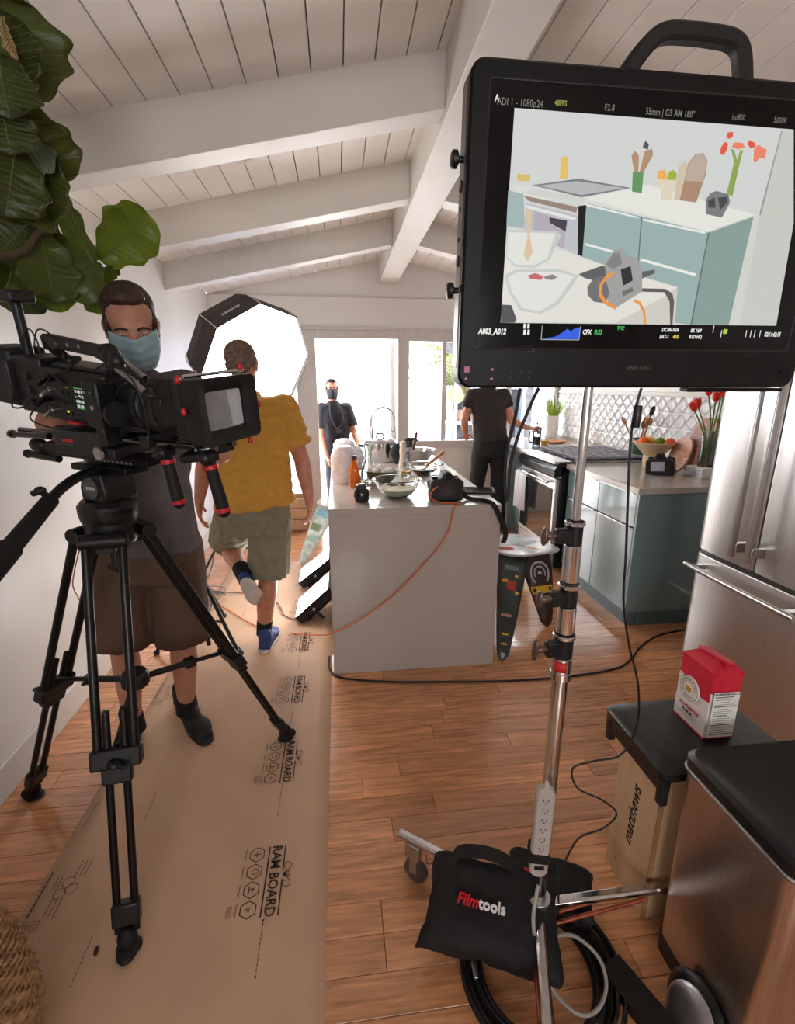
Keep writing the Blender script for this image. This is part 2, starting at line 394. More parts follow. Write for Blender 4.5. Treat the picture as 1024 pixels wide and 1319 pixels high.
# range
rg = thing('oven_range', 'stainless steel oven range with dark glass door and checked cast iron grates', 'oven', (2.1, 3.92, 0))
OB = mat('oven_black_enamel', (18, 19, 20), .25, coat=.3)
MB().bb((1.72, 3.545, .04), (2.5, 4.305, .885)).build('body', OB, rg, bevel=.004)
m = MB(); m.rings([[V((1.665, y, .80)), V((1.72, y, .80)), V((1.80, y, .925)), V((1.70, y, .918)), V((1.66, y, .86))] for y in (3.545, 4.305)]); m.build('control_panel', OB, rg, bevel=.003)
MB().bb((1.655, 3.545, .905), (1.80, 4.305, .926)).build('front_rail', STEEL, rg, bevel=.004)
dr = MB().bb((1.685, 3.56, .2), (1.722, 4.29, .785)).build('oven_door', STEEL, rg, bevel=.006)
MB().bb((1.681, 3.60, .24), (1.686, 4.25, .70)).build('glass', mat('oven_dark_glass', (40, 44, 46), .04, coat=1, spec=1), dr)
m = MB(); m.cyl((1.635, 3.60, .755), (1.635, 4.25, .755), .011); [m.cyl((1.635, y, .755), (1.69, y, .755), .008) for y in (3.63, 4.22)]; m.build('handle', CHROME, dr)
MB().bb((1.695, 3.56, .05), (1.722, 4.29, .19)).build('warming_drawer', STEEL, rg, bevel=.004)
MB().bb((1.79, 3.55, .886), (2.52, 4.30, .922)).build('cooktop', mat('stainless_top', (170, 172, 176), .25, metal=1), rg, bevel=.003)
IR = mat('grey_cast_iron', (150, 150, 160), .4, var=.1)
for i in range(3):
    y0 = 3.57 + i * .243
    m = MB()
    for j in range(7): m.box((2.16, y0 + .018 + j * .034, .944), (.66, .010, .014))
    for j in range(9): m.box((1.86 + j * .075, y0 + .118, .948), (.012, .23, .012))
    for a in (1.86, 2.46):
        for b in (y0 + .02, y0 + .215): m.box((a, b, .933), (.014, .014, .022))
    m.build('grate', IR, rg, smooth=False)
for i in range(2):
    for j in range(2): MB().lathe([(.05, .922), (.05, .93), (.035, .936), (.0, .937)], (2.0 + .32 * i, 3.72 + j * .4, 0), n=18, cap=False).build('burner', OB, rg)
# white towel hanging on the oven handle
m = MB(); m.grid(lambda u, v: (1.617 + .006 * sin(9 * u + 2) + .012 * sin(u * 30) * v + (.05 if v < .06 else 0) * (1 - v / .06), 4.02 + .22 * u * (1 - .08 * v), .77 - .36 * v), 30, 14)
tag(m.build('tea_towel', mat('white_cotton', (226, 228, 234), .85, var=.02, bump=.1, bs=400), None, solid=.004), 'white tea towel hanging from the oven door handle', 'towel')

# ---------------- things standing on the tiled side worktop
def dslr(loc, rz, label, tilt=0, sc_=1, lcd='dark_lcd'):
    t = thing('stills_camera', label, 'camera', loc); t.rotation_euler = (0, 0, 0)
    T = M.Translation(V(loc)) @ M.Rotation(rz, 4, 'Z') @ M.Rotation(tilt, 4, 'Y') @ M.Scale(sc_, 4)
    m = MB(T)      # back faces -y, lens +y
    prof = [(-.075, .0), (.075, 0), (.078, .02), (.078, .085), (.06, .10), (.03, .102), (.02, .125), (-.02, .125), (-.03, .102), (-.068, .098), (-.076, .08), (-.078, .02)]
    m.prism(prof, fr((0, .028, 0), (1, 0, 0), (0, 0, 1)), .056)
    BD = mat('camera_body_black', (26, 27, 28), .5, var=.15, bump=.1, bs=500)
    m.build('body', BD, t, bevel=.006, seg=3)
    m = MB(T); m.cap((.058, .045, .012), (.058, .045, .085), .021, .019); m.build('grip', RUBBER, t)
    m = MB(T); m.prism([(-.020, .098), (.020, .098), (.014, .132), (-.014, .132)], fr((0, .05, 0), (1, 0, 0), (0, 0, 1)), .085); m.build('prism_hump', BD, t, bevel=.004)
    m = MB(T); m.lathe([(.036, .028), (.038, .045), (.040, .05), (.040, .085), (.0375, .088), (.0375, .10), (.043, .125), (.043, .142), (.036, .142), (.032, .11), (.0, .11)], (-.01, 0, .05), (0, 1, 0), 28, cap=False); m.build('lens', BLACKM, t)
    sc = MB(T).bb((-.045, -.0300, .025), (.030, -.0275, .082)).build('rear_screen', mat(lcd, (52, 56, 62) if lcd == 'dark_lcd' else (176, 176, 196), .12, coat=.6), t)
    m = MB(T); [m.cyl((.052, -.027, z), (.052, -.032, z), .006, n=12) for z in (.035, .055)]; m.cyl((.052, -.027, .078), (.052, -.034, .078), .010); m.build('button', BLACK, t)
    m = MB(T); m.cyl((-.052, .0, .098), (-.052, .0, .110), .014); m.cyl((.048, .02, .098), (.048, .02, .108), .010); m.build('dial', BLACKM, t)['kind'] = 'stuff'
    m = MB(T); m.bb((-.016, -.044, .100), (.016, -.027, .124)); m.build('eyecup', RUBBER, t, bevel=.004)
    return t
dslr((2.16, 3.00, .912), R(-46), 'black stills camera on the pale worktop in front of the cutting boards', R(-6), 1.1, 'pale_lcd')
GRN = mat('green_glazed_ceramic', (62, 92, 72), .25, coat=.4)
cr = thing('utensil_crock', 'green ceramic crock of wooden utensils beside the fruit bowl', 'crock', (2.46, 3.72, .91))
MB().lathe([(0, 0), (.06, 0), (.062, .01), (.058, .17), (.053, .17), (.055, .015), (0, .012)], (2.46, 3.72, .91), n=24, cap=False).build('pot', GRN, cr)
WD = mat('utensil_wood', (176, 122, 80), .5, var=.12, vs=20, stretch=(1, 1, .2))
def spoon(name, label, p, q, head, mt=WD):
    m = MB(); p, q = V(p), V(q); d = (q - p).normalized(); m.cap(p, q, .006, .007, 8); m.ell(q + d * head[2] * .8, head, d.to_track_quat('Z', 'Y').to_matrix())
    return tag(m.build(name, mt), label, 'utensil', 'utensils in the green crock')
spoon('wooden_spoon', 'wooden spoon leaning toward the oven side in the green crock', (2.47, 3.70, .93), (2.40, 3.86, 1.19), (.026, .010, .036))
spoon('wooden_spatula', 'broad wooden spatula upright in the green crock', (2.45, 3.74, .93), (2.44, 3.66, 1.17), (.030, .006, .05))
spoon('wooden_ladle', 'round wooden ladle leaning to the right in the green crock', (2.46, 3.72, .93), (2.43, 3.60, 1.2), (.030, .018, .036))
spoon('black_spatula', 'black tipped spatula, tallest in the green crock', (2.45, 3.72, .93), (2.46, 3.62, 1.27), (.024, .006, .045), mat('black_nylon', (40, 38, 38), .4))
m = MB(); m.lathe([(.05, .0), (.06, 0), (.068, .06), (.062, .09), (.145, .185), (.140, .19), (.06, .105), (0, .1)], (2.30, 3.30, .91), n=36, cap=False)
tag(m.build('pedestal_bowl', mat('cream_stoneware', (214, 186, 152), .4, var=.03)), 'tall flared cream stoneware fruit bowl on the side worktop', 'bowl')
for nm, lb, c, r, col in (('orange', 'orange on the left in the cream fruit bowl', (2.235, 3.33, 1.095), .043, (236, 106, 26)), ('lemon', 'pale yellow lemon between the orange and the lime in the fruit bowl', (2.315, 3.38, 1.10), .034, (236, 190, 70)),
                          ('lime', 'green lime near the middle of the fruit bowl', (2.32, 3.27, 1.10), .036, (110, 140, 40)), ('tangerine', 'red orange tangerine at the right in the fruit bowl', (2.365, 3.22, 1.095), .040, (224, 78, 30))):
    m = MB(); m.ell(c, (r, r, r * .94), n=20, m=14); m.ell((c[0], c[1], c[2] + r * .93), (.004, .004, .003), n=8, m=4)
    tag(m.build(nm, mat(nm + '_peel', col, .4, bump=.15, bs=160)), lb, 'fruit')
# boards leaning on the wall
def board(name, label, c, w, h, lean, col, yaw=0):
    pts = []
    for i in range(28):
        a = 2 * pi * i / 28; x = cos(a); y = sin(a); y = y * .5 * h * (1 if y > 0 else 1); x = (abs(x) ** .75) * (1 if x > 0 else -1) * w / 2
        pts.append((x, y + h / 2))
    T = fr((c[0], c[1], c[2]), (0, -1, 0), (sin(lean), 0, cos(lean)))
    m = MB(); m.prism(pts, T, -.018); return tag(m.build(name, mat(name + '_wood', col, .45, var=.12, vs=6, stretch=(2, 2, 9)), bevel=.003), label, 'cutting board')
board('oval_cutting_board', 'tall oval reddish wooden board leaning against the tiles', (2.40, 3.03, .912), .25, .39, .25, (170, 124, 106))
board('dark_serving_board', 'dark edged board mostly hidden behind the oval board', (2.455, 2.99, .912), .24, .38, .18, (108, 86, 80))
board('small_cutting_board', 'smaller pink-toned wooden board in front of the oval board', (2.35, 3.14, .912), .20, .25, .30, (214, 164, 142))
vb = tag(MB().bb((2.34, 2.84, .91), (2.52, 3.0, .975)).build('white_box', mat('white_card', (230, 228, 228), .6), bevel=.004), 'low white box under the glass tulip vase', 'box')
for k in range(3): MB().bb((2.3395, 2.86, .925 + k * .013), (2.3402, 2.95 - .02 * k, .930 + k * .013)).build('print', ink('pale_blue_ink', (150, 160, 200)), vb, smooth=False)
vs = thing('glass_vase', 'tall clear glass vase of tulip stems on the white box', 'vase', (2.43, 2.93, .975))
MB().lathe([(0, 0), (.05, 0), (.052, .01), (.048, .24), (.045, .24), (.047, .012), (0, .01)], (2.43, 2.93, .976), n=24, cap=False).build('glass', GLASS, vs)
MB().lathe([(0, .012), (.045, .012), (.045, .13), (0, .13)], (2.43, 2.93, .976), n=20, cap=False).build('water', mat('water', (235, 245, 240), .0, trans=1, var=0, ior=1.33), vs)
STM = mat('tulip_stem', (104, 138, 52), .5); LF = mat('tulip_leaf', (84, 122, 50), .5, var=.1)
TUL = mat('tulip_petal', (232, 50, 34), .5, var=.15, vs=40)
heads = [(2.36, 2.99, 1.36), (2.42, 2.92, 1.40), (2.45, 2.86, 1.37), (2.35, 2.90, 1.44), (2.47, 2.94, 1.45), (2.40, 2.84, 1.43), (2.30, 2.94, 1.34)]
for i, h in enumerate(heads):
    t = thing('tulip', ['red tulip, middle left bloom of the glass vase', 'red tulip, middle bloom over the vase mouth', 'red tulip leaning toward the refrigerator door', 'red tulip at the upper left of the glass vase', 'tallest red tulip against the tiles in the glass vase', 'red tulip, upper bloom nearest the refrigerator', 'lowest red tulip, leftmost in the glass vase'][i], 'flower', (2.43, 2.93, .99), 'red tulips in the glass vase')
    m = MB(); b = V((2.43 + .02 * cos(i * 2.1), 2.93 + .02 * sin(i * 2.1), .99)); m.tube([b, b.lerp(V(h), .55) + V((.01, .0, .02)), V(h)], .0045, 7); m.build('stem', STM, t)
    Q = (V(h) - b).normalized().to_track_quat('Z', 'Y').to_matrix()
    m = MB()
    for k in range(6):
        a = k * pi / 3 + i; cc = V(h) + Q @ V((.014 * cos(a), .014 * sin(a), .028)); m.ell(cc, (.017, .009, .034), Q @ M.Rotation(a + pi / 2, 3, 'Z') @ M.Rotation(.28, 3, 'X'), 10, 6)
    m.build('petals', TUL, t)
    if i < 5:
        a = i * 1.3; m = MB(); e = b + V((.05 * cos(a), .05 * sin(a), .25))
        m.grid(lambda u, v: b.lerp(e, v) + V((-sin(a), cos(a), 0)) * (u - .5) * .034 * sin(pi * min(1, v * .93 + .07)) + V((0, 0, .0)), 4, 8); m.build('leaf', LF, t, solid=.0015)
# french press, juice glass, candle, plant near the far end
fp = thing('french_press', 'french press coffee maker held by the person in black', 'coffee maker', (1.99, 4.72, .91))
MB().lathe([(0, 0), (.045, 0), (.047, .16), (.044, .16), (.043, .006), (0, .005)], (1.99, 4.72, .91), n=24, cap=False).build('glass_beaker', GLASS, fp)
MB().lathe([(0, .008), (.0425, .008), (.0425, .09), (0, .09)], (1.99, 4.72, .91), n=20, cap=False).build('coffee', mat('black_coffee', (50, 30, 20), .15), fp)
m = MB(); m.lathe([(0, .16), (.05, .16), (.05, .175), (.03, .19), (.0, .195)], (1.99, 4.72, .91), n=20, cap=False); m.cyl((1.99, 4.72, 1.10), (1.99, 4.72, 1.125), .004); m.ell((1.99, 4.72, 1.13), (.011, .011, .011)); m.build('lid', mat('copper_lid', (120, 86, 72), .3, metal=.7), fp)
m = MB(); [m.cyl((1.99 + .048 * cos(a), 4.72 + .048 * sin(a), .91), (1.99 + .048 * cos(a), 4.72 + .048 * sin(a), 1.07), .004) for a in (.4, 2, 3.6, 5.2)]; m.tube([(1.945, 4.70, 1.05), (1.90, 4.68, 1.04), (1.90, 4.68, .96), (1.945, 4.70, .94)], .007); m.build('frame', BLACKM, fp)
def glass_of(label, x, y, z, h, r, col, fill=.7):
    t = thing('juice_glass', label, 'glass', (x, y, z)); MB().lathe([(0, 0), (r * .85, 0), (r, h), (r * .94, h), (r * .8, .006), (0, .005)], (x, y, z), n=24, cap=False).build('glass', GLASS, t)
    MB().lathe([(0, .006), (r * .78, .006), (r * .85, h * fill), (0, h * fill)], (x, y, z), n=20, cap=False).build('juice', mat('orange_juice', col, .3), t)
glass_of('short glass of orange juice beside the french press', 1.99, 4.52, .91, .085, .045, (246, 168, 20), .85)
tb = MB().lathe([(0, 0), (.032, 0), (.034, .01), (.034, .17), (.02, .2), (.018, .235), (0, .236)], (2.44, 4.66, .91), n=20, cap=False).build('juice_bottle', mat('orange_bottle', (240, 160, 60), .3))
tag(tb, 'slim orange bottle standing against the tiles behind the stove', 'bottle')
tray = MB().lathe([(0, 0), (.14, 0), (.16, .02), (.155, .022), (.13, .006), (0, .006)], (2.25, 4.95, .91), n=32, cap=False).build('wooden_tray', WD); tag(tray, 'round wooden tray on the worktop below the potted succulent', 'tray')
pp = thing('potted_plant', 'green spiky succulent in a ribbed white pot at the worktop corner', 'plant', (2.40, 5.30, .91))
m = MB(); m.lathe([(0, 0), (.06, 0)] + [(.075 + .004 * (k % 2), .02 + k * .02) for k in range(12)] + [(.078, .26), (.07, .26), (.068, .24), (0, .24)], (2.40, 5.30, .91), n=24, cap=False); m.build('pot', mat('white_ceramic', (232, 228, 222), .4), pp)
LG = mat('succulent_leaf', (150, 176, 60), .5, var=.15)
for k in range(22):
    a = k * 2.4; e = .25 + .75 * ((k * 7) % 11) / 11; b = V((2.40 + .02 * cos(a), 5.30 + .02 * sin(a), 1.15)); tip = b + V((cos(a) * .12 * (1.1 - e), sin(a) * .10 * (1.1 - e), .10 + .16 * e))
    m = MB(); u = V((-sin(a), cos(a), 0)); m.grid(lambda p, q: b.lerp(tip, q) + u * (p - .5) * .034 * (1 - q) ** .7 + V((cos(a), sin(a), 0)) * .03 * sin(q * pi), 2, 5); m.build('leaf', LG, pp, solid=.003)

# ================================================================ things on the island
def lat(name, prof, c, mt, parent=None, n=28, **k): return MB().lathe(prof, c, n=n, cap=False).build(name, mt, parent, **k)
sy = thing('syrup_bottle', 'clear bottle of amber orange syrup with a dark cap on the island', 'bottle', (.083, 2.83, IZ))
lat('bottle', [(0, 0), (.030, 0), (.036, .012), (.037, .05), (.032, .085), (.034, .10), (.022, .135), (.013, .15), (.012, .165), (0, .166)], (.083, 2.83, IZ), mat('amber_syrup', (250, 130, 28), .08, trans=.45, var=.02, emit=None, coat=.5), sy)
lat('cap', [(0, .160), (.016, .160), (.016, .186), (0, .187)], (.083, 2.83, IZ), mat('maroon_cap', (70, 30, 44), .4), sy)
jr = thing('black_jar', 'small squat black jar with pale lid in front of the syrup bottle', 'jar', (.106, 2.45, IZ))
lat('jar', [(0, 0), (.034, 0), (.040, .01), (.042, .03), (.040, .055), (.032, .068), (0, .07)], (.106, 2.45, IZ), mat('black_glazed_jar', (18, 18, 18), .2, coat=.5), jr)
lat('lid', [(0, .07), (.028, .07), (.029, .088), (.022, .093), (0, .093)], (.106, 2.45, IZ), mat('smoke_lid', (70, 66, 64), .2), jr)
cf = thing('glass_carafe', 'clear glass carafe with flared neck behind the syrup bottle', 'carafe', (.175, 2.95, IZ))
lat('glass', [(0, 0), (.045, 0), (.052, .02), (.05, .07), (.022, .15), (.02, .19), (.034, .235), (.032, .236), (.017, .19), (.019, .148), (.047, .07), (.048, .02), (0, .006)], (.175, 2.95, IZ), GLASS, cf)
bw = tag(lat('green_bowl', [(0, 0), (.045, 0), (.085, .04), (.095, .085), (.090, .085), (.078, .04), (0, .012)], (.25, 2.90, IZ), mat('sage_ceramic', (92, 100, 72), .35, coat=.3)), 'dark sage green bowl of white eggs beside the carafe', 'bowl')
for i, (dx, dy, dz) in enumerate(((-.04, -.03, .078), (.02, -.045, .08), (.05, .01, .078), (-.01, .03, .08), (0, -.01, .10), (-.055, .02, .078))):
    m = MB(); m.ell((.25 + dx, 2.90 + dy, IZ + dz), (.022, .022, .028), rot(i, 1.2)); tag(m.build('egg', mat('white_eggshell', (236, 230, 226), .5)), ['white egg, front left in the sage green bowl', 'white egg, front right in the sage green bowl', 'white egg, right side of the sage green bowl', 'white egg, back of the sage green bowl', 'white egg lying on top of the others in the green bowl', 'white egg, left side of the sage green bowl'][i], 'egg', 'eggs in the green bowl')
gb = tag(lat('glass_mixing_bowl', [(0, 0), (.055, 0), (.085, .02), (.118, .07), (.128, .098), (.134, .100), (.124, .104), (.112, .07), (.08, .026), (.05, .006), (0, .005)], (.30, 2.53, IZ), GLASS, n=48), 'large clear glass mixing bowl of flour at the front of the island', 'bowl')
lat('flour', [(0, .007), (.05, .008), (.078, .027), (.098, .052), (.06, .058), (0, .062)], (.30, 2.53, IZ), mat('white_flour', (226, 218, 200), .9, bump=.3, bs=60), gb, n=36)
m = MB(); random.seed(4)
for k in range(14): m.ell((.30 + random.uniform(-.05, .05), 2.56 + random.uniform(-.04, .04), IZ + .066), (.009, .007, .006), rot(k), 8, 5)
o = m.build('red_berries', mat('dried_red_fruit', (110, 40, 44), .5), gb); o['kind'] = 'stuff'
b2 = tag(lat('clear_serving_bowl', [(0, 0), (.05, 0), (.09, .03), (.125, .065), (.14, .07), (.12, .072), (.085, .036), (0, .008)], (.56, 3.20, IZ), GLASS, n=40), 'shallow clear bowl holding a wooden spoon in the middle of the island', 'bowl')
m = MB(); m.cap((.52, 3.16, IZ + .02), (.655, 3.02, IZ + .17), .008, .012, 10); m.ell((.52, 3.16, IZ + .024), (.025, .03, .012)); tag(m.build('mixing_spoon', WD), 'wooden mixing spoon standing in the shallow clear bowl', 'spoon')
lat('cream', [(0, .009), (.08, .035), (.095, .042), (0, .05)], (.56, 3.20, IZ), mat('cream_fill', (226, 222, 220), .5), b2)
glass_of('short glass with amber liquid standing behind the mixing bowl', .43, 3.12, IZ, .07, .038, (222, 160, 40), .55)
mb = tag(lat('steel_mixing_bowl', [(0, 0), (.06, 0), (.10, .03), (.135, .10), (.142, .104), (.130, .102), (.095, .034), (0, .006)], (.60, 3.72, IZ), CHROME, n=40), 'stainless steel mixing bowl with a whisk near the far end of the island', 'bowl')
wk = thing('whisk', 'balloon whisk with a dark handle standing in the steel mixing bowl', 'whisk', (.56, 3.72, IZ + .02))
MB().cap((.57, 3.70, IZ + .11), (.585, 3.66, IZ + .23), .010, .012, 10).build('handle', mat('dark_red_handle', (92, 50, 44), .4), wk)
m = MB(); [m.tube([(.57, 3.70, IZ + .11), (.57 + .03 * cos(a), 3.72 + .03 * sin(a), IZ + .06), (.56, 3.73, IZ + .02), (.57 - .03 * cos(a), 3.72 - .03 * sin(a), IZ + .06), (.57, 3.70, IZ + .11)], .0012, 5, 4) for a in (0, .8, 1.6, 2.4)]; m.build('wires', CHROME, wk)
sp_ = thing('stock_pot', 'lidded stainless steel stock pot at the far end of the island', 'pot', (.32, 3.83, IZ))
lat('pot', [(0, 0), (.125, 0), (.13, .01), (.13, .15), (.134, .155), (0, .155)], (.32, 3.83, IZ), CHROME, sp_, n=40)
lat('lid', [(0, .156), (.133, .156), (.12, .172), (.06, .185), (0, .188)], (.32, 3.83, IZ), CHROME, sp_, n=40)
m = MB(); m.tube([(.29, 3.83, IZ + .185), (.30, 3.83, IZ + .215), (.34, 3.83, IZ + .215), (.35, 3.83, IZ + .185)], .007); m.build('lid_knob', BLACK, sp_)
for s in (-1, 1):
    m = MB(); m.tube([(.32 + s * .128, 3.79, IZ + .12), (.32 + s * .175, 3.80, IZ + .125), (.32 + s * .175, 3.86, IZ + .125), (.32 + s * .128, 3.87, IZ + .12)], .008); m.build('handle', BLACK, sp_)
m = MB(); m.ell((.435, 3.66, IZ + .09), (.05, .018, .07), rot(.2)); m.ell((.44, 3.66, IZ + .03), (.035, .015, .045)); m.ell((.47, 3.66, IZ + .07), (.02, .014, .035), rot(0, 0, -.6))
tag(m.build('oven_mitt', mat('charcoal_quilt', (50, 60, 60), .9, bump=.2), remesh=.005, sm=3), 'dark grey oven mitt hanging over the side of the stock pot', 'oven mitt')
m = MB(); m.lathe([(0, 0), (.035, 0), (.03, .03), (.022, .08), (.026, .12), (.022, .15), (.026, .165), (.018, .19), (0, .192)], (.46, 3.50, IZ), n=24, cap=False)
tag(m.build('pepper_mill', mat('pale_beech', (214, 196, 178), .4)), 'pale wooden pepper mill right of the stock pot', 'pepper mill')
m = MB(); m.lathe([(0, 0), (.03, 0), (.03, .14), (.028, .15), (0, .15)], (.56, 3.88, IZ), n=16, cap=False); m.ell((.56, 3.88, IZ + .16), (.04, .02, .02)); m.tube([(.56, 3.88, IZ + .16), (.60, 3.88, IZ + .17), (.63, 3.88, IZ + .15)], .01)
tag(m.build('spray_bottle', mat('charcoal_plastic', (54, 52, 54), .4), remesh=0), 'dark trigger bottle between the mill and the steel bowl', 'bottle')
# white tub with crumpled bag
m = MB(); m.lathe([(0, 0), (.066, 0), (.075, .02), (.078, .16), (.062, .21), (.05, .225), (0, .225)], (.02, 2.98, IZ), n=30, cap=False)
tubb = tag(m.build('white_tub', mat('white_plastic_tub', (232, 228, 236), .35)), 'white plastic tub at the left edge of the island beside the syrup', 'tub')
m = MB(); m.ell((.035, 3.20, IZ + .10), (.085, .12, .10)); m.ell((.11, 3.30, IZ + .10), (.05, .08, .09)); m.ell((.03, 3.24, IZ + .20), (.07, .06, .04))
tag(m.build('white_bag', mat('white_paper_bag', (236, 234, 236), .6), remesh=.009, sm=2, wob=.008, wf=22), 'crumpled white bag behind the white tub on the island', 'bag')
fc = thing('kitchen_faucet', 'tall arched chrome pull-down faucet at the far end of the island', 'faucet', (.44, 4.0, IZ))
m = MB(); m.lathe([(0, 0), (.028, 0), (.028, .015), (.016, .02), (.016, .10), (0, .1)], (.46, 4.0, IZ), n=20, cap=False); m.tube([(.46, 4.0, IZ + .09), (.46, 4.0, IZ + .24), (.455, 4.0, IZ + .33), (.42, 4.0, IZ + .39), (.36, 4.0, IZ + .41), (.30, 4.0, IZ + .39), (.265, 4.0, IZ + .33), (.262, 4.0, IZ + .25)], .0095, 12); m.build('arched_spout', CHROME, fc)
m = MB(); m.cyl((.262, 4.0, IZ + .26), (.262, 4.0, IZ + .17), .015, .019); m.build('spray_head', CHROME, fc)
m = MB(); m.cyl((.262, 4.0, IZ + .22), (.46, 4.0, IZ + .22), .004); m.build('holder_arm', CHROME, fc)
m = MB(); m.cyl((.46, 4.0, IZ + .07), (.52, 3.99, IZ + .11), .007); m.build('lever', CHROME, fc)
# stills camera with tether on the island, tablet and strap
dslr((.545, 2.42, IZ + .004), R(4), 'black stills camera with orange tether cable at the island front edge', 0, 1.14)
dp = MB().bb((.49, 2.385, IZ), (.60, 2.46, IZ + .004)).build('quick_release_plate', BLACKM, bevel=.001); tag(dp, 'flat black release plate under the tethered stills camera', 'plate')
tb = thing('tablet_computer', 'thin black tablet lying flat on the island behind the stills camera', 'tablet', (.76, 2.64, IZ))
MB(at((.74, 2.62, IZ), R(-12))).box((0, 0, .006), (.26, .15, .012)).build('case', BLACK, tb, bevel=.004)
MB(at((.74, 2.62, IZ), R(-12))).box((0, 0, .0125), (.235, .13, .001)).build('screen', mat('dark_glass', (14, 15, 17), .05, coat=1), tb)
st = MB()
path = smooth_path([(.63, 2.44, IZ + .05), (.66, 2.42, IZ + .012), (.71, 2.37, IZ + .008), (.750, 2.315, IZ + .008), (.772, 2.285, IZ - .01), (.800, 2.275, IZ - .07), (.828, 2.272, IZ - .13), (.830, 2.275, IZ - .17), (.822, 2.28, IZ - .20)], 6)
rr = []
for i, p in enumerate(path):
    t = (path[min(i + 1, len(path) - 1)] - path[max(0, i - 1)]).normalized(); w = V((0, -.55, .45)) if i < 14 else V((.1, -1, 0)); w = (w - t * t.dot(w)).normalized(); u = t.cross(w)
    rr.append([p + u * a * .013 + w * b * .0016 for a, b in ((-1, -1), (1, -1), (1, 1), (-1, 1))])
st.rings(rr); tag(st.build('camera_strap', mat('black_webbing', (20, 20, 21), .8, bump=.2, bs=300)), 'wide black camera strap hanging over the right corner of the island', 'strap')
m = MB(); tc = mat('orange_cable', (222, 112, 58), .45)
m.tube([(.515, 2.40, IZ + .085), (.47, 2.37, IZ + .07), (.455, 2.36, IZ + .03), (.50, 2.345, IZ + .008), (.57, 2.33, IZ + .006), (.592, 2.29, IZ + .002), (0.560,2.285,0.904), (0.523,2.280,0.765), (0.405,2.275,0.613), (0.245,2.270,0.452), (0.082,2.250,0.341), (-0.018,2.262,0.284), (-0.083,2.285,0.249), (-0.170,2.450,0.159), (-0.310,2.760,0.008), (-0.566,2.891,0.008), (-0.822,3.180,0.008), (-0.999,3.367,0.008)], .0035, 8, 8)
tag(m.build('tether_cable', tc), 'orange tether cable running from the island camera across the floor', 'cable')
# ================================================================ skateboard stools
def deck_part(name, T, L, w0, w1, mts, parent, kick=.04, prints=(), tilt=0):
    """tapering skateboard deck used as a leg, from local z=0 (foot) up to L; slightly dished"""
    def f(u, v, off=0):
        w = (w1 + (w0 - w1) * v ** .8) * (1 if v > .06 else math.sqrt(max(.02, v / .06)))
        x = (u - .5) * w; return (x, .018 * sin(v * pi) * -1 + .25 * x * x / .1 + off, v * L)
    m = MB(T)
    nu, nv = 6, 24; vs = [f(i / nu, j / nv) for j in range(nv + 1) for i in range(nu + 1)]
    m.grid(lambda u, v: f(u, v), nu, nv)
    o = m.build(name, mts, parent, solid=.011)
    for (cu, cv, ru, rv, mt) in prints:
        m = MB(T); m.grid(lambda u, v: f(cu + (u - .5) * ru, cv + (v - .5) * rv, -.0072), 5, 5); m.build('print', mt, o)
    return o
DK1 = mat('dark_deck_ply', (58, 64, 62), .35, var=.15, vs=8); DK2 = mat('maroon_deck_ply', (62, 34, 34), .35, var=.15, vs=8); DK3 = mat('black_deck_ply', (20, 18, 18), .4)
def leg_frame(foot, top, face):
    z = (V(top) - V(foot)); L = z.length; z.normalize(); y = -V(face); y = (y - z * y.dot(z)).normalized(); x = y.cross(z)
    return M(((x.x, y.x, z.x, foot[0]), (x.y, y.y, z.y, foot[1]), (x.z, y.z, z.z, foot[2]), (0, 0, 0, 1))), L
sk = thing('skateboard_stool', 'three-legged stool made of printed skateboard decks right of the island', 'stool', (1.15, 2.9, 0))
RP, YP, GP, WP = ink('deck_red', (190, 66, 60)), ink('deck_yellow', (226, 178, 50)), ink('deck_grey', (176, 176, 180)), ink('deck_pale', (206, 210, 214))
T, L = leg_frame((.862, 2.30, .005), (1.10, 2.85, .44), (-.3, -1, .2))
deck_part('leg', T, L, .20, .05, DK1, sk, prints=[(.55, .66, .35, .09, RP), (.3, .7, .2, .03, YP), (.8, .6, .16, .03, YP), (.7, .76, .12, .03, YP), (.45, .38, .5, .025, mat('deck_pink', (190, 140, 130))), (.5, .22, .4, .015, YP), (.5, .14, .4, .015, YP), (.5, .84, .5, .05, mat('deck_slate', (104, 116, 116), .4)), (.5, .05, .35, .04, GP)])
T, L = leg_frame((1.285, 2.66, .005), (1.25, 2.85, .44), (.1, -1, .1))
o = deck_part('leg', T, L, .24, .05, DK2, sk, prints=[(.5, .50, .92, .10, YP)])
for r0, r1 in ((.055, .067), (.032, .041), (0, .014)):
    m = MB(T)
    if r0: m.rings([[V((r * cos(a) * 1.0, -.016, .70 * L + r * sin(a) * 1.25)) for r in ([r0, r1][k],) ] for k in (0, 1) for a in (0,)] and [[V((rr_ * cos(2 * pi * j / 28), -.018 + 0 * j, .72 * L + rr_ * sin(2 * pi * j / 28) * 1.2)) for j in range(28)] for rr_ in (r0, r1)], cap=False)
    else: m.ell((0, -.018, .72 * L), (.014, .002, .016))
    m.build('print', GP, o)
for k in range(4): MB(T).box((-.055 + k * .036, -.020, .50 * L), (.016, .002, .022)).build('print', DK3, o)
T, L = leg_frame((.90, 3.25, .005), (1.08, 3.05, .44), (-1, -.4, .2))
deck_part('leg', T, L, .20, .05, DK3, sk)
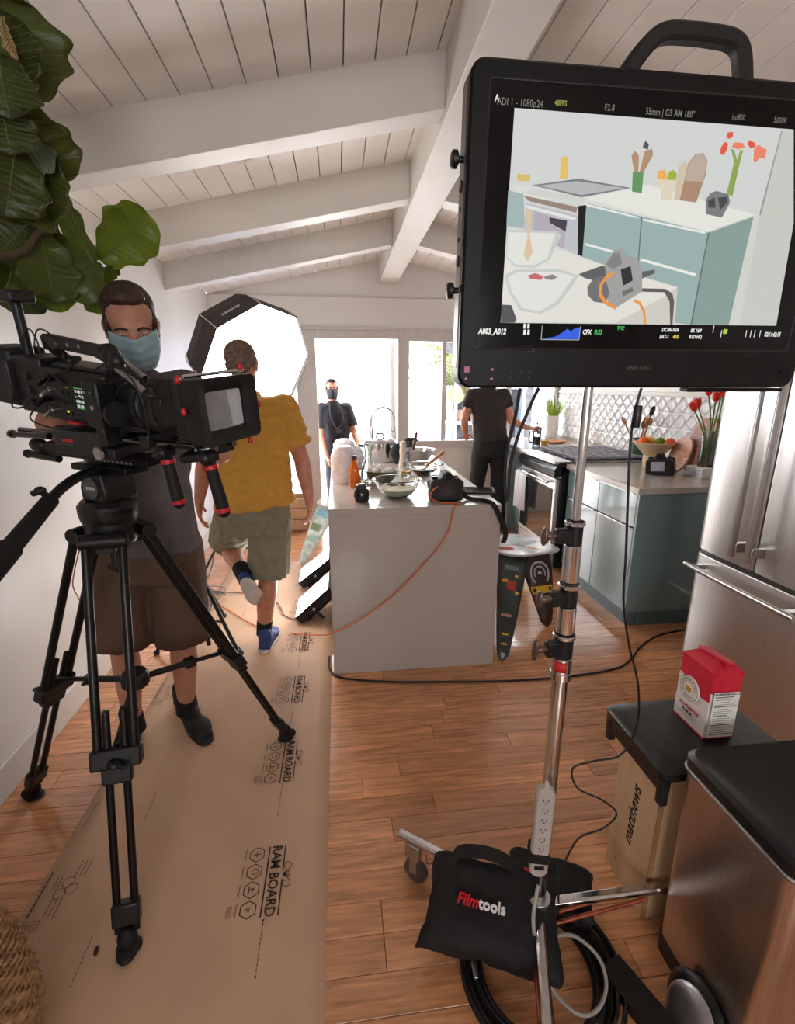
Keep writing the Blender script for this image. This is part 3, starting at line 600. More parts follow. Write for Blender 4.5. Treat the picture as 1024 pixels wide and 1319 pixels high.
# seat: pointed rounded board
seat = []
for i in range(40):
    a = 2 * pi * i / 40; r = 1 + .34 * max(0, cos(a)) ** 8; seat.append((.205 * cos(a) * r, .235 * sin(a) * (1 - .12 * max(0, cos(a)))))
m = MB(); m.prism(seat, fr((1.185, 3.0, .44), (.85, -.5, 0), (.5, .85, 0)), .016); so = m.build('seat', mat('varnished_collage', (198, 196, 194), .12, var=.12, vs=14, coat=.8), sk, bevel=.005)
for cx, cy, rx, ry, a, mt in ((-.06, -.13, .06, .03, .2, RP), (.05, .05, .09, .035, .8, WP), (-.03, .08, .05, .03, 1.6, mat('deck_mint', (150, 180, 168), .4)), (.10, -.05, .05, .02, -.3, mat('deck_peach', (222, 170, 140), .4)), (-.10, .0, .05, .02, .5, GP), (.0, -.03, .07, .012, .1, GP)):
    m = MB(fr((1.185, 3.0, .4568), (.85, -.5, 0), (.5, .85, 0)) @ M.Translation((cx, cy, 0)) @ M.Rotation(a, 4, 'Z')); m.ell((0, 0, 0), (rx, ry, .0006), n=14, m=4); m.build('print', mt, so)
s2 = thing('skateboard_stool', 'skateboard stool with a pale blue printed leg left behind the island', 'stool', (-.05, 4.4, 0), None)
T, L = leg_frame((-.36, 3.97, .005), (-.12, 4.3, .44), (-.3, -1, .2))
deck_part('leg', T, L, .20, .05, mat('pale_deck_ply', (196, 206, 200), .35, var=.2, vs=18), s2, prints=[(.5, .85, .8, .14, mat('deck_sky', (140, 184, 206), .4)), (.4, .6, .6, .12, mat('deck_olive', (120, 136, 104), .4)), (.55, .42, .5, .1, mat('deck_mint', (150, 180, 168), .4)), (.5, .3, .4, .05, GP)])
T, L = leg_frame((.2, 4.2, .005), (.08, 4.35, .44), (.3, -1, .2)); deck_part('leg', T, L, .2, .05, DK2, s2)
T, L = leg_frame((-.05, 4.8, .005), (-.02, 4.55, .44), (0, 1, .2)); deck_part('leg', T, L, .2, .05, DK3, s2)
m = MB(); m.prism(seat, fr((-.02, 4.42, .44), (1, 0, 0), (0, 1, 0)), .016); m.build('seat', mat('varnished_collage', (198, 196, 194)), s2, bevel=.005)

# ================================================================ refrigerator
FX = 1.70; FY0, FY1, FYm = 1.36, 2.035, 1.70
fg = thing('refrigerator', 'stainless steel french door refrigerator with long bar handles at the right edge', 'refrigerator', (2.1, 1.7, 0))
MB().bb((FX + .06, FY0, .02), (2.50, FY1, 1.76)).build('cabinet', mat('grey_fridge_side', (150, 150, 154), .4, metal=.4), fg, bevel=.006)
def curved_door(name, y0, y1, z0, z1, far_round):
    m = MB(); pr = [(FX + .055, y0), (FX + .01, y0), (FX, y0 + .012)]
    pr += ([(FX - .006, (y0 + y1) / 2), (FX - .002, y1 - .05), (FX + .008, y1 - .022), (FX + .03, y1 - .004), (FX + .055, y1)] if far_round else [(FX - .006, (y0 + y1) / 2), (FX, y1 - .012), (FX + .01, y1), (FX + .055, y1)])
    m.rings([[V((x, y, z)) for x, y in pr] for z in (z0, z1)]); return m.build(name, STEEL, fg, bevel=.004)
dA = curved_door('door', FYm + .003, FY1, .745, 1.78, True); dB = curved_door('door', FY0, FYm - .003, .745, 1.78, False)
dC = curved_door('freezer_drawer', FY0, FY1, .10, .725, True)
MB().bb((FX + .03, FY0 + .01, .02), (FX + .06, FY1 - .01, .10)).build('kick_grille', BLACK, fg)
for d, y in ((dA, 1.742), (dB, 1.662)):
    m = MB(); m.rings([[V((1.632 + a, y + b, z)) for a, b in ((-.012, -.009), (.010, -.009), (.010, .009), (-.012, .009))] for z in (.80, 1.70)])
    m.build('handle', ALU, d, bevel=.004)
    for z in (.84, 1.65): MB().bb((1.635, y - .012, z - .02), (FX + .002, y + .012, z + .02)).build('handle_mount', ALU, d, bevel=.003)
m = MB(); m.tube([(1.632, FY0 + .06, .672), (1.630, 1.6, .672), (1.630, 1.8, .672), (1.636, 2.00, .672)], .012, 12, 4); m.build('handle', ALU, dC)
for y in (FY0 + .10, 1.95): MB().bb((1.635, y - .014, .662), (FX + .002, y + .014, .684)).build('handle_mount', ALU, dC, bevel=.003)

# ================================================================ step bin
bn = thing('step_bin', 'large stainless steel pedal bin with black lid at the lower right', 'trash can', (1.0, .75, 0))
def rrect(x0, x1, y0, y1, r, z, n=5):
    out = []
    for cx, cy, a0 in ((x1 - r, y1 - r, 0), (x0 + r, y1 - r, 90), (x0 + r, y0 + r, 180), (x1 - r, y0 + r, 270)):
        for k in range(n + 1): a = R(a0 + 90 * k / n); out.append(V((cx + r * cos(a), cy + r * sin(a), z)))
    return out
BST = mat('bin_brushed_steel', (206, 194, 186), .3, metal=1, var=.06, vs=10, stretch=(30, 30, 1), bump=.02, bs=12)
MB().rings([rrect(.832, 1.16, .605, .905, .03, .045), rrect(.828, 1.165, .60, .912, .03, .585)]).build('body', BST, bn)
MB().rings([rrect(.822, 1.17, .596, .915, .03, .585), rrect(.820, 1.172, .594, .917, .03, .592), rrect(.822, 1.17, .596, .915, .03, .596)]).build('rim_band', ALU, bn)
LD = mat('black_lid_plastic', (22, 22, 23), .32, var=.1, bump=.04, bs=400)
MB().rings([rrect(.824, 1.168, .598, .913, .03, .596), rrect(.822, 1.17, .596, .915, .032, .622), rrect(.832, 1.16, .606, .905, .03, .632), rrect(.845, 1.147, .619, .892, .03, .628)]).build('lid', LD, bn)
MB().rings([rrect(.829, 1.163, .602, .908, .03, 0), rrect(.829, 1.163, .602, .908, .03, .05)]).build('plastic_base', LD, bn)
m = MB(); m.ell((.80, .715, .055), (.022, .085, .075), rot(0, 0, .35)); m.build('pedal_shroud', LD, bn)
m = MB(); m.ell((.775, .705, .065), (.012, .066, .062), rot(0, 0, .5)); m.build('pedal', ALU, bn)

# ================================================================ apple box, stool, flour
ab = thing('apple_box', 'pale birch plywood apple box standing on end under the black seat', 'box', (.97, 1.05, 0))
PLY = mat('birch_plywood', (206, 174, 138), .5, var=.06, vs=6, stretch=(3, 3, .5))
bx = MB().bb((.825, .958, 0), (1.12, 1.15, .505)).build('box', PLY, ab, bevel=.003)
MB().bb((.8244, .9572, .0), (.838, .962, .505)).build('edge_strip', mat('birch_edge', (160, 118, 80), .5, var=.15, vs=30), ab)
textmesh('print', 'matthews', .052, ink('black_ink', (30, 26, 26)), ab, M.Translation((-.97, -1.05, 0)) @ fr((.8246, 1.056, .275), (0, -.04, 1), (0, 1, 0)) , bold=.0006, xs=1.05, shear=.25)
MB().cyl((.8252, 1.10, .06), (.824, 1.10, .06), .003, n=8).build('nail_hole', BLACK, ab)
sb = thing('step_stool', 'low stool with black padded seat and short legs over the wooden box', 'stool', (1.0, 1.08, 0))
LEA = mat('black_seat_vinyl', (30, 31, 31), .3, var=.08, bump=.08, bs=120)
MB().rings([rrect(.800, 1.195, .935, 1.215, .02, .506), rrect(.798, 1.197, .933, 1.217, .022, .53), rrect(.808, 1.187, .943, 1.207, .03, .541), rrect(.84, 1.15, .975, 1.175, .03, .543)]).build('seat', LEA, sb)
for x, y in ((.812, 1.19), (.812, .944), (1.18, 1.19), (1.18, .944)):
    MB().rings([rrect(x - .010, x + .012, y - .012, y + .012, .004, .435), rrect(x - .012, x + .014, y - .012, y + .012, .004, .51)]).build('leg', LEA, sb)
m = MB()
for x in (.812, 1.18): m.bb((x - .008, .95, .47), (x + .004, 1.19, .505))
m.build('side_rail', LEA, sb)['kind'] = 'stuff'
# flour bag
fb = thing('flour_bag', 'red and white paper bag of flour on the black seat', 'bag', (1.03, 1.09, .543))
fx0, fx1, fy0, fy1, fz0 = .982, 1.070, 1.030, 1.152, .543
def bagp(u, v, w=0):  # u around 0..4 faces, v height
    f = int(u) % 4; t = u - int(u); cs = [(fx0, fy1), (fx0, fy0), (fx1, fy0), (fx1, fy1)]; a, b = cs[f], cs[(f + 1) % 4]
    x = a[0] + (b[0] - a[0]) * t; y = a[1] + (b[1] - a[1]) * t; n = [(-1, 0), (0, -1), (1, 0), (0, 1)][f]
    bul = .007 * sin(pi * t) * sin(pi * min(1, v * 1.05)) + w; k = .0022 * noise.noise(V((x * 60, y * 60, v * 9)))
    return V((x + n[0] * (bul + k), y + n[1] * (bul + k), fz0 + .205 * v))
RB = mat('red_paper', (204, 32, 56), .45, var=.05, bump=.15, bs=40); WB = mat('white_paper', (226, 218, 212), .5, var=.02, bump=.1, bs=40)
m = MB()
def tri(u, v):
    f = int(u) % 4; t = u - int(u)
    if v < .035: return 0
    if f == 0: return 1 if v < .60 - .0 * t + (.10 * (1 - t) if t < .55 else -.12 * (t - .55)) else 0
    return 1 if v < .70 else 0
NU, NV = 48, 30
base = len(m.v); vs_ = []
for j in range(NV + 1):
    for i in range(NU): vs_.append(bagp(4 * i / NU, j / NV))
top = []
for i in range(NU):
    p = bagp(4 * i / NU, 1); top.append(V(((p.x - 1.026) * .62 + 1.032, (p.y - 1.091) * .70 + 1.095, p.z + .014 + .008 * noise.noise(p * 40))))
vs_ += top; top2 = [V(((p.x - 1.03) * .25 + 1.03, (p.y - 1.095) * .75 + 1.095, p.z + .004 + .005 * noise.noise(p * 60))) for p in top]; vs_ += top2
fs = [[], []]
m.v = vs_
for j in range(NV):
    for i in range(NU):
        k = tri(4 * (i + .5) / NU, (j + .5) / NV); m.f.append([j * NU + i, j * NU + (i + 1) % NU, (j + 1) * NU + (i + 1) % NU, (j + 1) * NU + i]); m.mi.append(1 - k)
for j in (NV, NV + 1):
    for i in range(NU): m.f.append([j * NU + i, j * NU + (i + 1) % NU, (j + 1) * NU + (i + 1) % NU, (j + 1) * NU + i]); m.mi.append(1)
m.f.append(list(range((NV + 2) * NU, (NV + 3) * NU))); m.mi.append(1); m.f.append(list(range(NU))[::-1]); m.mi.append(1)
fbag = m.build('paper_bag', [WB, RB], fb)
m = MB(); m.box((1.035, 1.092, .766), (.034, .098, .009), rot(.10, 0, .25), ); m.build('folded_top', RB, fb, bevel=.004)
FT = fr((fx0 - .0098, (fy0 + fy1) / 2, fz0), (0, -1, 0), (0, 0, 1)); O = M.Translation((-1.03, -1.09, -.543))
INKG = ink('grey_ink', (120, 112, 108)); INKR = ink('red_ink', (200, 40, 60)); INKK = ink('dark_ink', (50, 46, 48))
def ring(T, r0, r1, n=32, z=0, ry=1):
    m = MB(T); m.rings([[V((r * cos(2 * pi * i / n), ry * r * sin(2 * pi * i / n), z)) for i in range(n)] for r in (r0, r1)], cap=False); return m
c = FT @ M.Translation((-.006, .118, 0))
m = MB(c); m.cyl((0, 0, -.004), (0, 0, .0004), .037, n=36); m.build('print', ink('cream_ink', (232, 224, 214)), fbag)
for r0, r1 in ((.034, .0352), (.0205, .0215)): ring(c, r0, r1, z=.0008).build('print', INKG, fbag, solid=.0002)
for k in range(15):
    a = 2 * pi * k / 15 + .3
    if k < 9: m = MB(c @ M.Rotation(a, 4, 'Z')); m.bb((.0245, -.0035, .0006), (.031, -.0012, .001)); m.bb((.0245, .0008, .0006), (.031, .003, .001)); m.build('print', INKG, fbag, smooth=False)
for r in (.025, .0285): 
    m = MB(c); m.rings([[V((rr * cos(R(a)), rr * sin(R(a)), .0008)) for rr in (r, r + .0012, r + .0012, r)] for a in range(235, 330, 8)], cap=False); m.build('print', INKG, fbag)
m = MB(c); m.prism([(-.010, .008), (-.004, .004), (0, .011), (.004, .004), (.010, .008), (.008, -.010), (-.008, -.010)], M.Translation((0, 0, .0006)), .0005); m.build('print', ink('amber_ink', (206, 150, 50)), fbag)
textmesh('print', 'ALL-PURPOSE', .0125, INKR, fbag, O @ FT @ M.Translation((.006, .062, .0004)), bold=.0003)
textmesh('print', 'FLOUR', .0125, INKK, fbag, O @ FT @ M.Translation((.0, .047, .0004)), bold=.0004)
m = MB(FT); [m.bb((-.045, .036 - k * .005, .0), (.03, .0366 - k * .005, .0004)) for k in range(2)]; m.build('print', INKG, fbag, smooth=False)
ST_ = fr(((fx0 + fx1) / 2, fy0 - .0088, fz0), (1, 0, 0), (0, 0, 1))
m = MB(ST_); m.bb((-.040, .012, -.002), (.036, .152, .0002)); m.build('label_panel', ink('label_white', (232, 230, 226)), fbag, smooth=False)
m = MB(ST_)
for k in range(17):
    w = (.034 if k % 5 else .034) - .006 * ((k * 7) % 3); m.bb((-.036, .020 + k * .0073, .0003), (-.036 + 2 * w, .020 + k * .0073 + (.0034 if k % 4 == 0 else .0014), .0005))
m.build('print', INKG, fbag, smooth=False)['kind'] = 'stuff'
textmesh('print', 'NUTRITION FACTS', .0085, INKK, fbag, O @ ST_ @ M.Translation((-.002, .147, .0005)), bold=.0002)

# ================================================================ monitor on its rolling stand
MT = M.Translation((0, .85, 1.5)) @ M(((1, 0, 0, 0), (0, -sin(R(3)), -cos(R(3)), 0), (0, cos(R(3)), -sin(R(3)), 0), (0, 0, 0, 1)))
mo = thing('field_monitor', 'large black production monitor with top handle showing the kitchen shot', 'monitor', (.53, .88, 1.49))
MO = M.Translation((-.53, -.88, -1.49)) @ MT
MX0, MX1, MY0, MY1 = .208, .858, -.004, .466
def rr2(x0, x1, y0, y1, r, z, n=4): return [V((p.x, p.y, z)) for p in rrect(x0, x1, y0, y1, r, 0, n)]
HS = mat('monitor_housing', (9, 9, 10), .45, var=.1, spec=.3)
m = MB(MT); m.rings([rr2(MX0 + .004, MX1 - .004, MY0 + .004, MY1 - .004, .020, -.052), rr2(MX0, MX1, MY0, MY1, .022, -.046), rr2(MX0, MX1, MY0, MY1, .022, -.004), rr2(MX0 + .004, MX1 - .004, MY0 + .004, MY1 - .004, .020, 0)]); m.build('housing', HS, mo)
m = MB(MT); m.rings([[V((MX0 - .0012, y, z)) for y, z in ((.03, -.044), (.43, -.044), (.445, -.030), (.445, -.014), (.03, -.014))], [V((MX0 + .002, y, z)) for y, z in ((.03, -.044), (.43, -.044), (.445, -.030), (.445, -.014), (.03, -.014))]]); m.build('side_rail', mat('grey_rail', (120, 118, 118), .35, metal=.7), mo, bevel=.001)
for y in (.345, .155):
    m = MB(MT); m.lathe([(0, 0), (.005, 0), (.005, .006), (.013, .010), (.013, .017), (.010, .019), (0, .019)], (MX0, y, -.030), (-1, 0, 0), 18, cap=False); m.build('side_knob', BLACK, mo)
for k in range(4):
    m = MB(MT); m.cyl((MX0 - .0005, .20 + k * .032 + (.012 if k > 1 else 0), -.03), (MX0 - .003, .20 + k * .032 + (.012 if k > 1 else 0), -.03), .0035 if k % 3 else .009, n=10); m.build('side_screw', BLACKM, mo)
GLS = mat('screen_glass_black', (5, 5, 7), .16, var=0, spec=.3)
gx0, gx1, gy0, gy1 = .238, .828, .062, .440
sg = MB(MT).rings([rr2(gx0, gx1, gy0, gy1, .004, -.001), rr2(gx0, gx1, gy0, gy1, .004, .0006)]).build('screen', GLS, mo)
m = MB(MT); m.rings([rr2(gx0 - .002, gx1 + .002, gy0 - .002, gy1 + .002, .005, .0002), rr2(gx0, gx1, gy0, gy1, .004, .0012), rr2(gx0 + .001, gx1 - .001, gy0 + .001, gy1 - .001, .004, .0009)], cap=False); m.build('bezel_ridge', mat('bezel_dark', (30, 30, 31), .4), mo)
# handle
m = MB(MT); hp = [(.455, .462), (.488, .505), (.515, .523), (.56, .526), (.60, .525), (.632, .521), (.650, .505), (.664, .462)]
pts = smooth_path([(x, y, -.026) for x, y in hp], 5)
rr_ = []
for i, p in enumerate(pts):
    t = (pts[min(i + 1, len(pts) - 1)] - pts[max(0, i - 1)]).normalized(); u = V((0, 0, 1)); w = t.cross(u)
    rr_.append([p + u * a * .012 + w * b * .0125 for a, b in ((-.6, -1), (.6, -1), (1, -.6), (1, .6), (.6, 1), (-.6, 1), (-1, .6), (-1, -.6))])
m.rings(rr_); m.build('handle', mat('handle_black', (24, 23, 24), .5, bump=.05), mo)
# displayed picture
EX = 2 ** -S.view_settings.exposure
def px(name, col): return ink('pixel_' + name, col, EX)
layers = [
 ('wall', (206, 209, 206), [(0.2768,0.4045),(0.7456,0.4014),(0.7833,0.2692),(0.7947,0.1053),(0.2773,0.1030)]),
 ('door', (196, 198, 192), [(0.7252,0.3991),(0.7462,0.3990),(0.7833,0.2692),(0.7944,0.1063),(0.7145,0.1052),(0.7172,0.2843)]),
 ('line', (150, 156, 154), [(0.7239,0.3983),(0.7260,0.3984),(0.7190,0.2792),(0.7214,0.1053),(0.7180,0.1053),(0.7155,0.2842)]),
 ('counterback', (214, 216, 210), [(0.2755,0.3061),(0.4019,0.2973),(0.5088,0.3158),(0.7048,0.2795),(0.6231,0.2499),(0.3987,0.2842),(0.2983,0.2892)]),
 ('countertop', (226, 226, 218), [(0.4051,0.2913),(0.5091,0.3138),(0.7077,0.2788),(0.6255,0.2508)]),
 ('teal', (150, 174, 172), [(0.4035,0.2852),(0.6284,0.2501),(0.6284,0.1041),(0.5896,0.1084),(0.4060,0.2073)]),
 ('tealside', (134, 156, 150), [(0.6300,0.2501),(0.7057,0.2761),(0.7031,0.1051),(0.6284,0.1041)]),
 ('skirt', (206, 208, 200), [(0.7057,0.2761),(0.7185,0.2791),(0.7214,0.1053),(0.7002,0.1051)]),
 ('seam', (96, 112, 112), [(0.5038,0.2681),(0.5059,0.2682),(0.5114,0.1991),(0.5093,0.1991)]),
 ('seam', (96, 112, 112), [(0.6279,0.2500),(0.6305,0.2501),(0.6284,0.1041),(0.6256,0.1040)]),
 ('pull', (232, 232, 226), [(0.4110,0.2277),(0.4115,0.2243),(0.4615,0.2145),(0.4620,0.2180)]),
 ('pull', (232, 232, 226), [(0.5131,0.2080),(0.5127,0.2040),(0.6186,0.1824),(0.6199,0.1866)]),
 ('pull', (232, 232, 226), [(0.4036,0.2843),(0.4966,0.2687),(0.5001,0.2659),(0.4040,0.2811)]),
 ('pull', (232, 232, 226), [(0.5072,0.2661),(0.6229,0.2507),(0.6220,0.2477),(0.5078,0.2632)]),
 ('tealfar', (158, 178, 178), [(0.2753,0.2970),(0.3004,0.2933),(0.3071,0.2446),(0.2763,0.2477)]),
 ('grate', (120, 124, 130), [(0.3136,0.3057),(0.3895,0.3177),(0.4798,0.3086),(0.3976,0.2923)]),
 ('gratel', (178, 180, 182), [(0.3232,0.3053),(0.3874,0.3144),(0.4698,0.3081),(0.3972,0.2955)]),
 ('range', (206, 206, 202), [(0.2979,0.2940),(0.3987,0.2842),(0.4051,0.2913),(0.3140,0.3018)]),
 ('rangeband', (150, 130, 118), [(0.2996,0.2912),(0.3920,0.2786),(0.3915,0.2703),(0.3109,0.2836)]),
 ('rangeface', (188, 190, 194), [(0.3053,0.2814),(0.3960,0.2664),(0.4007,0.2093),(0.3057,0.2446)]),
 ('rangepull', (226, 226, 222), [(0.3065,0.2782),(0.3914,0.2633),(0.3909,0.2591),(0.3059,0.2742)]),
 ('rangedark', (70, 60, 74), [(0.3460,0.2625),(0.3771,0.2586),(0.3765,0.2427),(0.3479,0.2543)]),
 ('rangelilac', (176, 168, 180), [(0.3194,0.2698),(0.3443,0.2645),(0.3481,0.2522),(0.3766,0.2419),(0.3759,0.2172),(0.3198,0.2400)]),
 ('rangeedge', (18, 18, 18), [(0.3933,0.2799),(0.4069,0.2820),(0.4096,0.2074),(0.4011,0.2102)]),
 ('bottle', (226, 188, 96), [(0.3563,0.3448),(0.3680,0.3465),(0.3707,0.3161),(0.3581,0.3163)]),
 ('glass', (216, 184, 108), [(0.2876,0.3196),(0.3094,0.3197),(0.3093,0.3103),(0.2893,0.3106)]),
 ('greencup', (96, 148, 96), [(0.4787,0.3307),(0.4971,0.3311),(0.4990,0.3020),(0.4816,0.3037)]),
 ('woodt', (176, 142, 112), [(0.4811,0.3308),(0.4726,0.3522),(0.4773,0.3594),(0.4854,0.3528),(0.4881,0.3311)]),
 ('woodt', (190, 158, 128), [(0.4900,0.3312),(0.4937,0.3590),(0.5053,0.3635),(0.5096,0.3559),(0.4971,0.3311)]),
 ('dark', (80, 82, 86), [(0.4893,0.3647),(0.4927,0.3734),(0.4994,0.3691),(0.4988,0.3612)]),
 ('fbowl', (220, 208, 184), [(0.5202,0.3224),(0.5604,0.3225),(0.5522,0.3066),(0.5526,0.2942),(0.5330,0.2942),(0.5316,0.3074)]),
 ('fruit', (232, 172, 84), [(0.5216,0.3233),(0.5217,0.3338),(0.5329,0.3359),(0.5400,0.3224)]),
 ('fruitg', (156, 178, 62), [(0.5390,0.3224),(0.5390,0.3329),(0.5474,0.3365),(0.5546,0.3312),(0.5542,0.3226)]),
 ('boardb', (206, 190, 170), [(0.5560,0.2951),(0.5555,0.3421),(0.5642,0.3493),(0.5746,0.3429),(0.5740,0.2958)]),
 ('board', (168, 136, 112), [(0.5664,0.2947),(0.5713,0.3468),(0.5813,0.3596),(0.5936,0.3618),(0.6033,0.3523),(0.6052,0.3342),(0.5965,0.2925)]),
 ('boardl', (186, 168, 154), [(0.5696,0.3225),(0.5725,0.3456),(0.5825,0.3589),(0.5932,0.3610),(0.6019,0.3518),(0.6033,0.3381),(0.6017,0.3218)]),
 ('stem', (140, 164, 86), [(0.6479,0.3071),(0.6508,0.3524),(0.6404,0.3700),(0.6470,0.3683),(0.6554,0.3546),(0.6580,0.3696),(0.6625,0.3682),(0.6609,0.3448),(0.6593,0.3033)]),
 ('tul', (224, 88, 70), [(0.6236,0.3624),(0.6228,0.3703),(0.6281,0.3785),(0.6347,0.3764),(0.6339,0.3669),(0.6292,0.3603)]),
 ('tul', (224, 88, 70), [(0.6289,0.3840),(0.6303,0.3912),(0.6391,0.3924),(0.6406,0.3862),(0.6353,0.3828)]),
 ('tull', (232, 130, 100), [(0.6419,0.3720),(0.6445,0.3785),(0.6600,0.3785),(0.6644,0.3731),(0.6539,0.3694)]),
 ('tul', (224, 88, 70), [(0.6673,0.3780),(0.6702,0.3829),(0.6815,0.3795),(0.6839,0.3741),(0.6750,0.3720)]),
 ('tull', (232, 130, 100), [(0.6816,0.3707),(0.6872,0.3774),(0.7045,0.3710),(0.7035,0.3589),(0.6948,0.3601),(0.6886,0.3517),(0.6844,0.3556)]),
 ('camg', (120, 122, 124), [(0.6124,0.2965),(0.6185,0.3067),(0.6292,0.3105),(0.6512,0.3064),(0.6571,0.2948),(0.6474,0.2723),(0.6168,0.2764)]),
 ('camd', (70, 72, 76), [(0.6168,0.2954),(0.6276,0.3013),(0.6326,0.2863),(0.6200,0.2858)]),
 ('camd', (74, 76, 80), [(0.6335,0.3007),(0.6499,0.3030),(0.6527,0.2955),(0.6417,0.2832)]),
 ('bench', (222, 220, 212), [(0.3618,0.2177),(0.4139,0.2053),(0.4460,0.1965),(0.5113,0.1813),(0.5884,0.1648),(0.5676,0.1071),(0.2782,0.1040),(0.2766,0.2185)]),
 ('benchf', (204, 200, 192), [(0.5884,0.1648),(0.5947,0.1046),(0.4807,0.1049),(0.5605,0.1457)]),
 ('bowl', (196, 200, 196), [(0.2776,0.2428),(0.3615,0.2431),(0.3696,0.2374),(0.3535,0.2015),(0.3298,0.1879),(0.2948,0.1883),(0.2789,0.2016)]),
 ('bowll', (222, 222, 216), [(0.2799,0.2387),(0.3594,0.2396),(0.3493,0.2035),(0.3284,0.1922),(0.2944,0.1926),(0.2802,0.2038)]),
 ('spoon', (214, 190, 156), [(0.3062,0.2709),(0.3151,0.2696),(0.3166,0.2324),(0.3235,0.2114),(0.3159,0.1975),(0.3081,0.2067),(0.3127,0.2323)]),
 ('bowl', (200, 204, 200), [(0.2779,0.1757),(0.2951,0.1848),(0.3702,0.1876),(0.4061,0.1787),(0.3995,0.1652),(0.3764,0.1331),(0.3469,0.1179),(0.3105,0.1219),(0.2879,0.1494)]),
 ('bowll', (228, 226, 220), [(0.2840,0.1732),(0.2984,0.1805),(0.3682,0.1831),(0.3980,0.1777),(0.3921,0.1668),(0.3707,0.1375),(0.3454,0.1225),(0.3132,0.1265),(0.2928,0.1513)]),
 ('berry', (196, 100, 104), [(0.3178,0.1766),(0.3305,0.1804),(0.3461,0.1755),(0.3416,0.1701),(0.3223,0.1715)]),
 ('berryd', (140, 130, 132), [(0.3461,0.1755),(0.3610,0.1794),(0.3696,0.1752),(0.3619,0.1706),(0.3486,0.1712)]),
 ('jard', (66, 68, 70), [(0.2762,0.1313),(0.2935,0.1307),(0.3044,0.1090),(0.3018,0.1034),(0.2773,0.1030)]),
 ('tray', (92, 94, 96), [(0.4058,0.1805),(0.4463,0.1948),(0.4528,0.1923),(0.4797,0.1805),(0.5414,0.1910),(0.5424,0.1856),(0.4878,0.1626),(0.4180,0.1746)]),
 ('strap', (92, 90, 88), [(0.5199,0.1615),(0.5657,0.1615),(0.5806,0.1545),(0.5864,0.1415),(0.5905,0.1036),(0.5859,0.1045),(0.5777,0.1414),(0.5651,0.1560),(0.5209,0.1560)]),
 ('cam2', (158, 158, 156), [(0.4500,0.1975),(0.4636,0.2176),(0.4773,0.2223),(0.4853,0.2117),(0.5057,0.2078),(0.5178,0.1926),(0.5240,0.1565),(0.4772,0.1279),(0.4655,0.1347)]),
 ('cam2d', (110, 110, 110), [(0.4239,0.1612),(0.4335,0.1749),(0.4526,0.1798),(0.4649,0.1530),(0.4610,0.1364),(0.4384,0.1388),(0.4266,0.1486)]),
 ('cam2e', (128, 128, 128), [(0.4522,0.1967),(0.4631,0.2137),(0.4744,0.2149),(0.4801,0.1983),(0.4658,0.1891)]),
 ('cam2s', (44, 46, 48), [(0.4794,0.1894),(0.4963,0.1952),(0.5041,0.1730),(0.4875,0.1644)]),
 ('cam2d', (110, 110, 110), [(0.4868,0.1553),(0.5047,0.1630),(0.5079,0.1567),(0.4901,0.1480)]),
 ('cord', (232, 150, 66), [(0.4683,0.1865),(0.4547,0.1799),(0.4451,0.1662),(0.4454,0.1490),(0.4579,0.1355),(0.4795,0.1265),(0.4820,0.1312),(0.4615,0.1401),(0.4502,0.1527),(0.4505,0.1654),(0.4593,0.1764),(0.4691,0.1811)]),
 ('cord', (232, 150, 66), [(0.5111,0.1438),(0.5235,0.1404),(0.5346,0.1265),(0.5407,0.1039),(0.5362,0.1047),(0.5306,0.1246),(0.5209,0.1366),(0.5106,0.1401)]),
 ('knob', (200, 196, 184), [(0.7268,0.2829),(0.7323,0.2865),(0.7399,0.2825),(0.7405,0.2765),(0.7333,0.2745),(0.7281,0.2778)]),
]
m = MB(MT); ms_ = []
for i, (nm, col, poly) in enumerate(layers):
    mt = px(nm, col)
    if mt not in ms_: ms_.append(mt)
    m.m = ms_.index(mt); z = .0008 + i * .00003; n0 = len(m.v)
    from mathutils.geometry import tessellate_polygon
    pv = [V((p[0], p[1], z)) for p in poly]; tr = tessellate_polygon([pv])
    m.add(pv, [t if (pv[t[1]] - pv[t[0]]).cross(pv[t[2]] - pv[t[0]]).z > 0 else t[::-1] for t in tr])
pic = m.build('picture', ms_, sg, smooth=False)
TW_ = px('white', (236, 236, 232)); TG = px('dim', (120, 118, 112)); TY = px('yellow', (150, 146, 70)); TGr = px('green', (70, 190, 90))
def ot(txt, p, size, mt, align='LEFT', **k): textmesh('screen_text', txt, size, mt, sg, M.Translation((-.53, -.88, -1.49)) @ MT @ M.Translation((p[0], p[1], .0012)), align, depth=0, **k)
ot('A', (0.2454,0.4146), .013, TW_, bold=.0003, xs=.8); ot('ADI 1 - 1080p24', (0.2492,0.4110), .0135, TG, xs=.78)
ot('48FPS', (0.3388,0.4141), .010, TY, xs=.8, bold=.0002); ot('F2.8', (0.4188,0.4127), .0125, TG, xs=.8); ot('55mm | G5 AM 180°', (0.4867,0.4114), .0125, TG, xs=.78, bold=.0001)
ot('iso800', (0.6331,0.4122), .011, TG, xs=.8); ot('5600K', (0.7068,0.4120), .011, TG, xs=.8)
ot('A003_A012', (0.2395,0.0887), .0125, TW_, bold=.0005, xs=.80, shear=.15); ot('CFX', (0.4255,0.0897), .0105, TW_, bold=.0004, xs=.8, shear=.15); ot('0:33', (0.4469,0.0899), .0105, TGr, bold=.0004, xs=.8, shear=.15)
ot('T/C', (0.4877,0.0968), .0085, TGr, bold=.0003, shear=.15)
ot('DC-IN N/A', (0.5728,0.0953), .0085, TW_, bold=.0003, xs=.78, shear=.15); ot('BAT-1', (0.5705,0.0836), .0085, TW_, bold=.0003, xs=.78, shear=.15); ot('46%', (0.5958,0.0839), .0085, px('amber', (226, 200, 60)), bold=.0003, xs=.78, shear=.15)
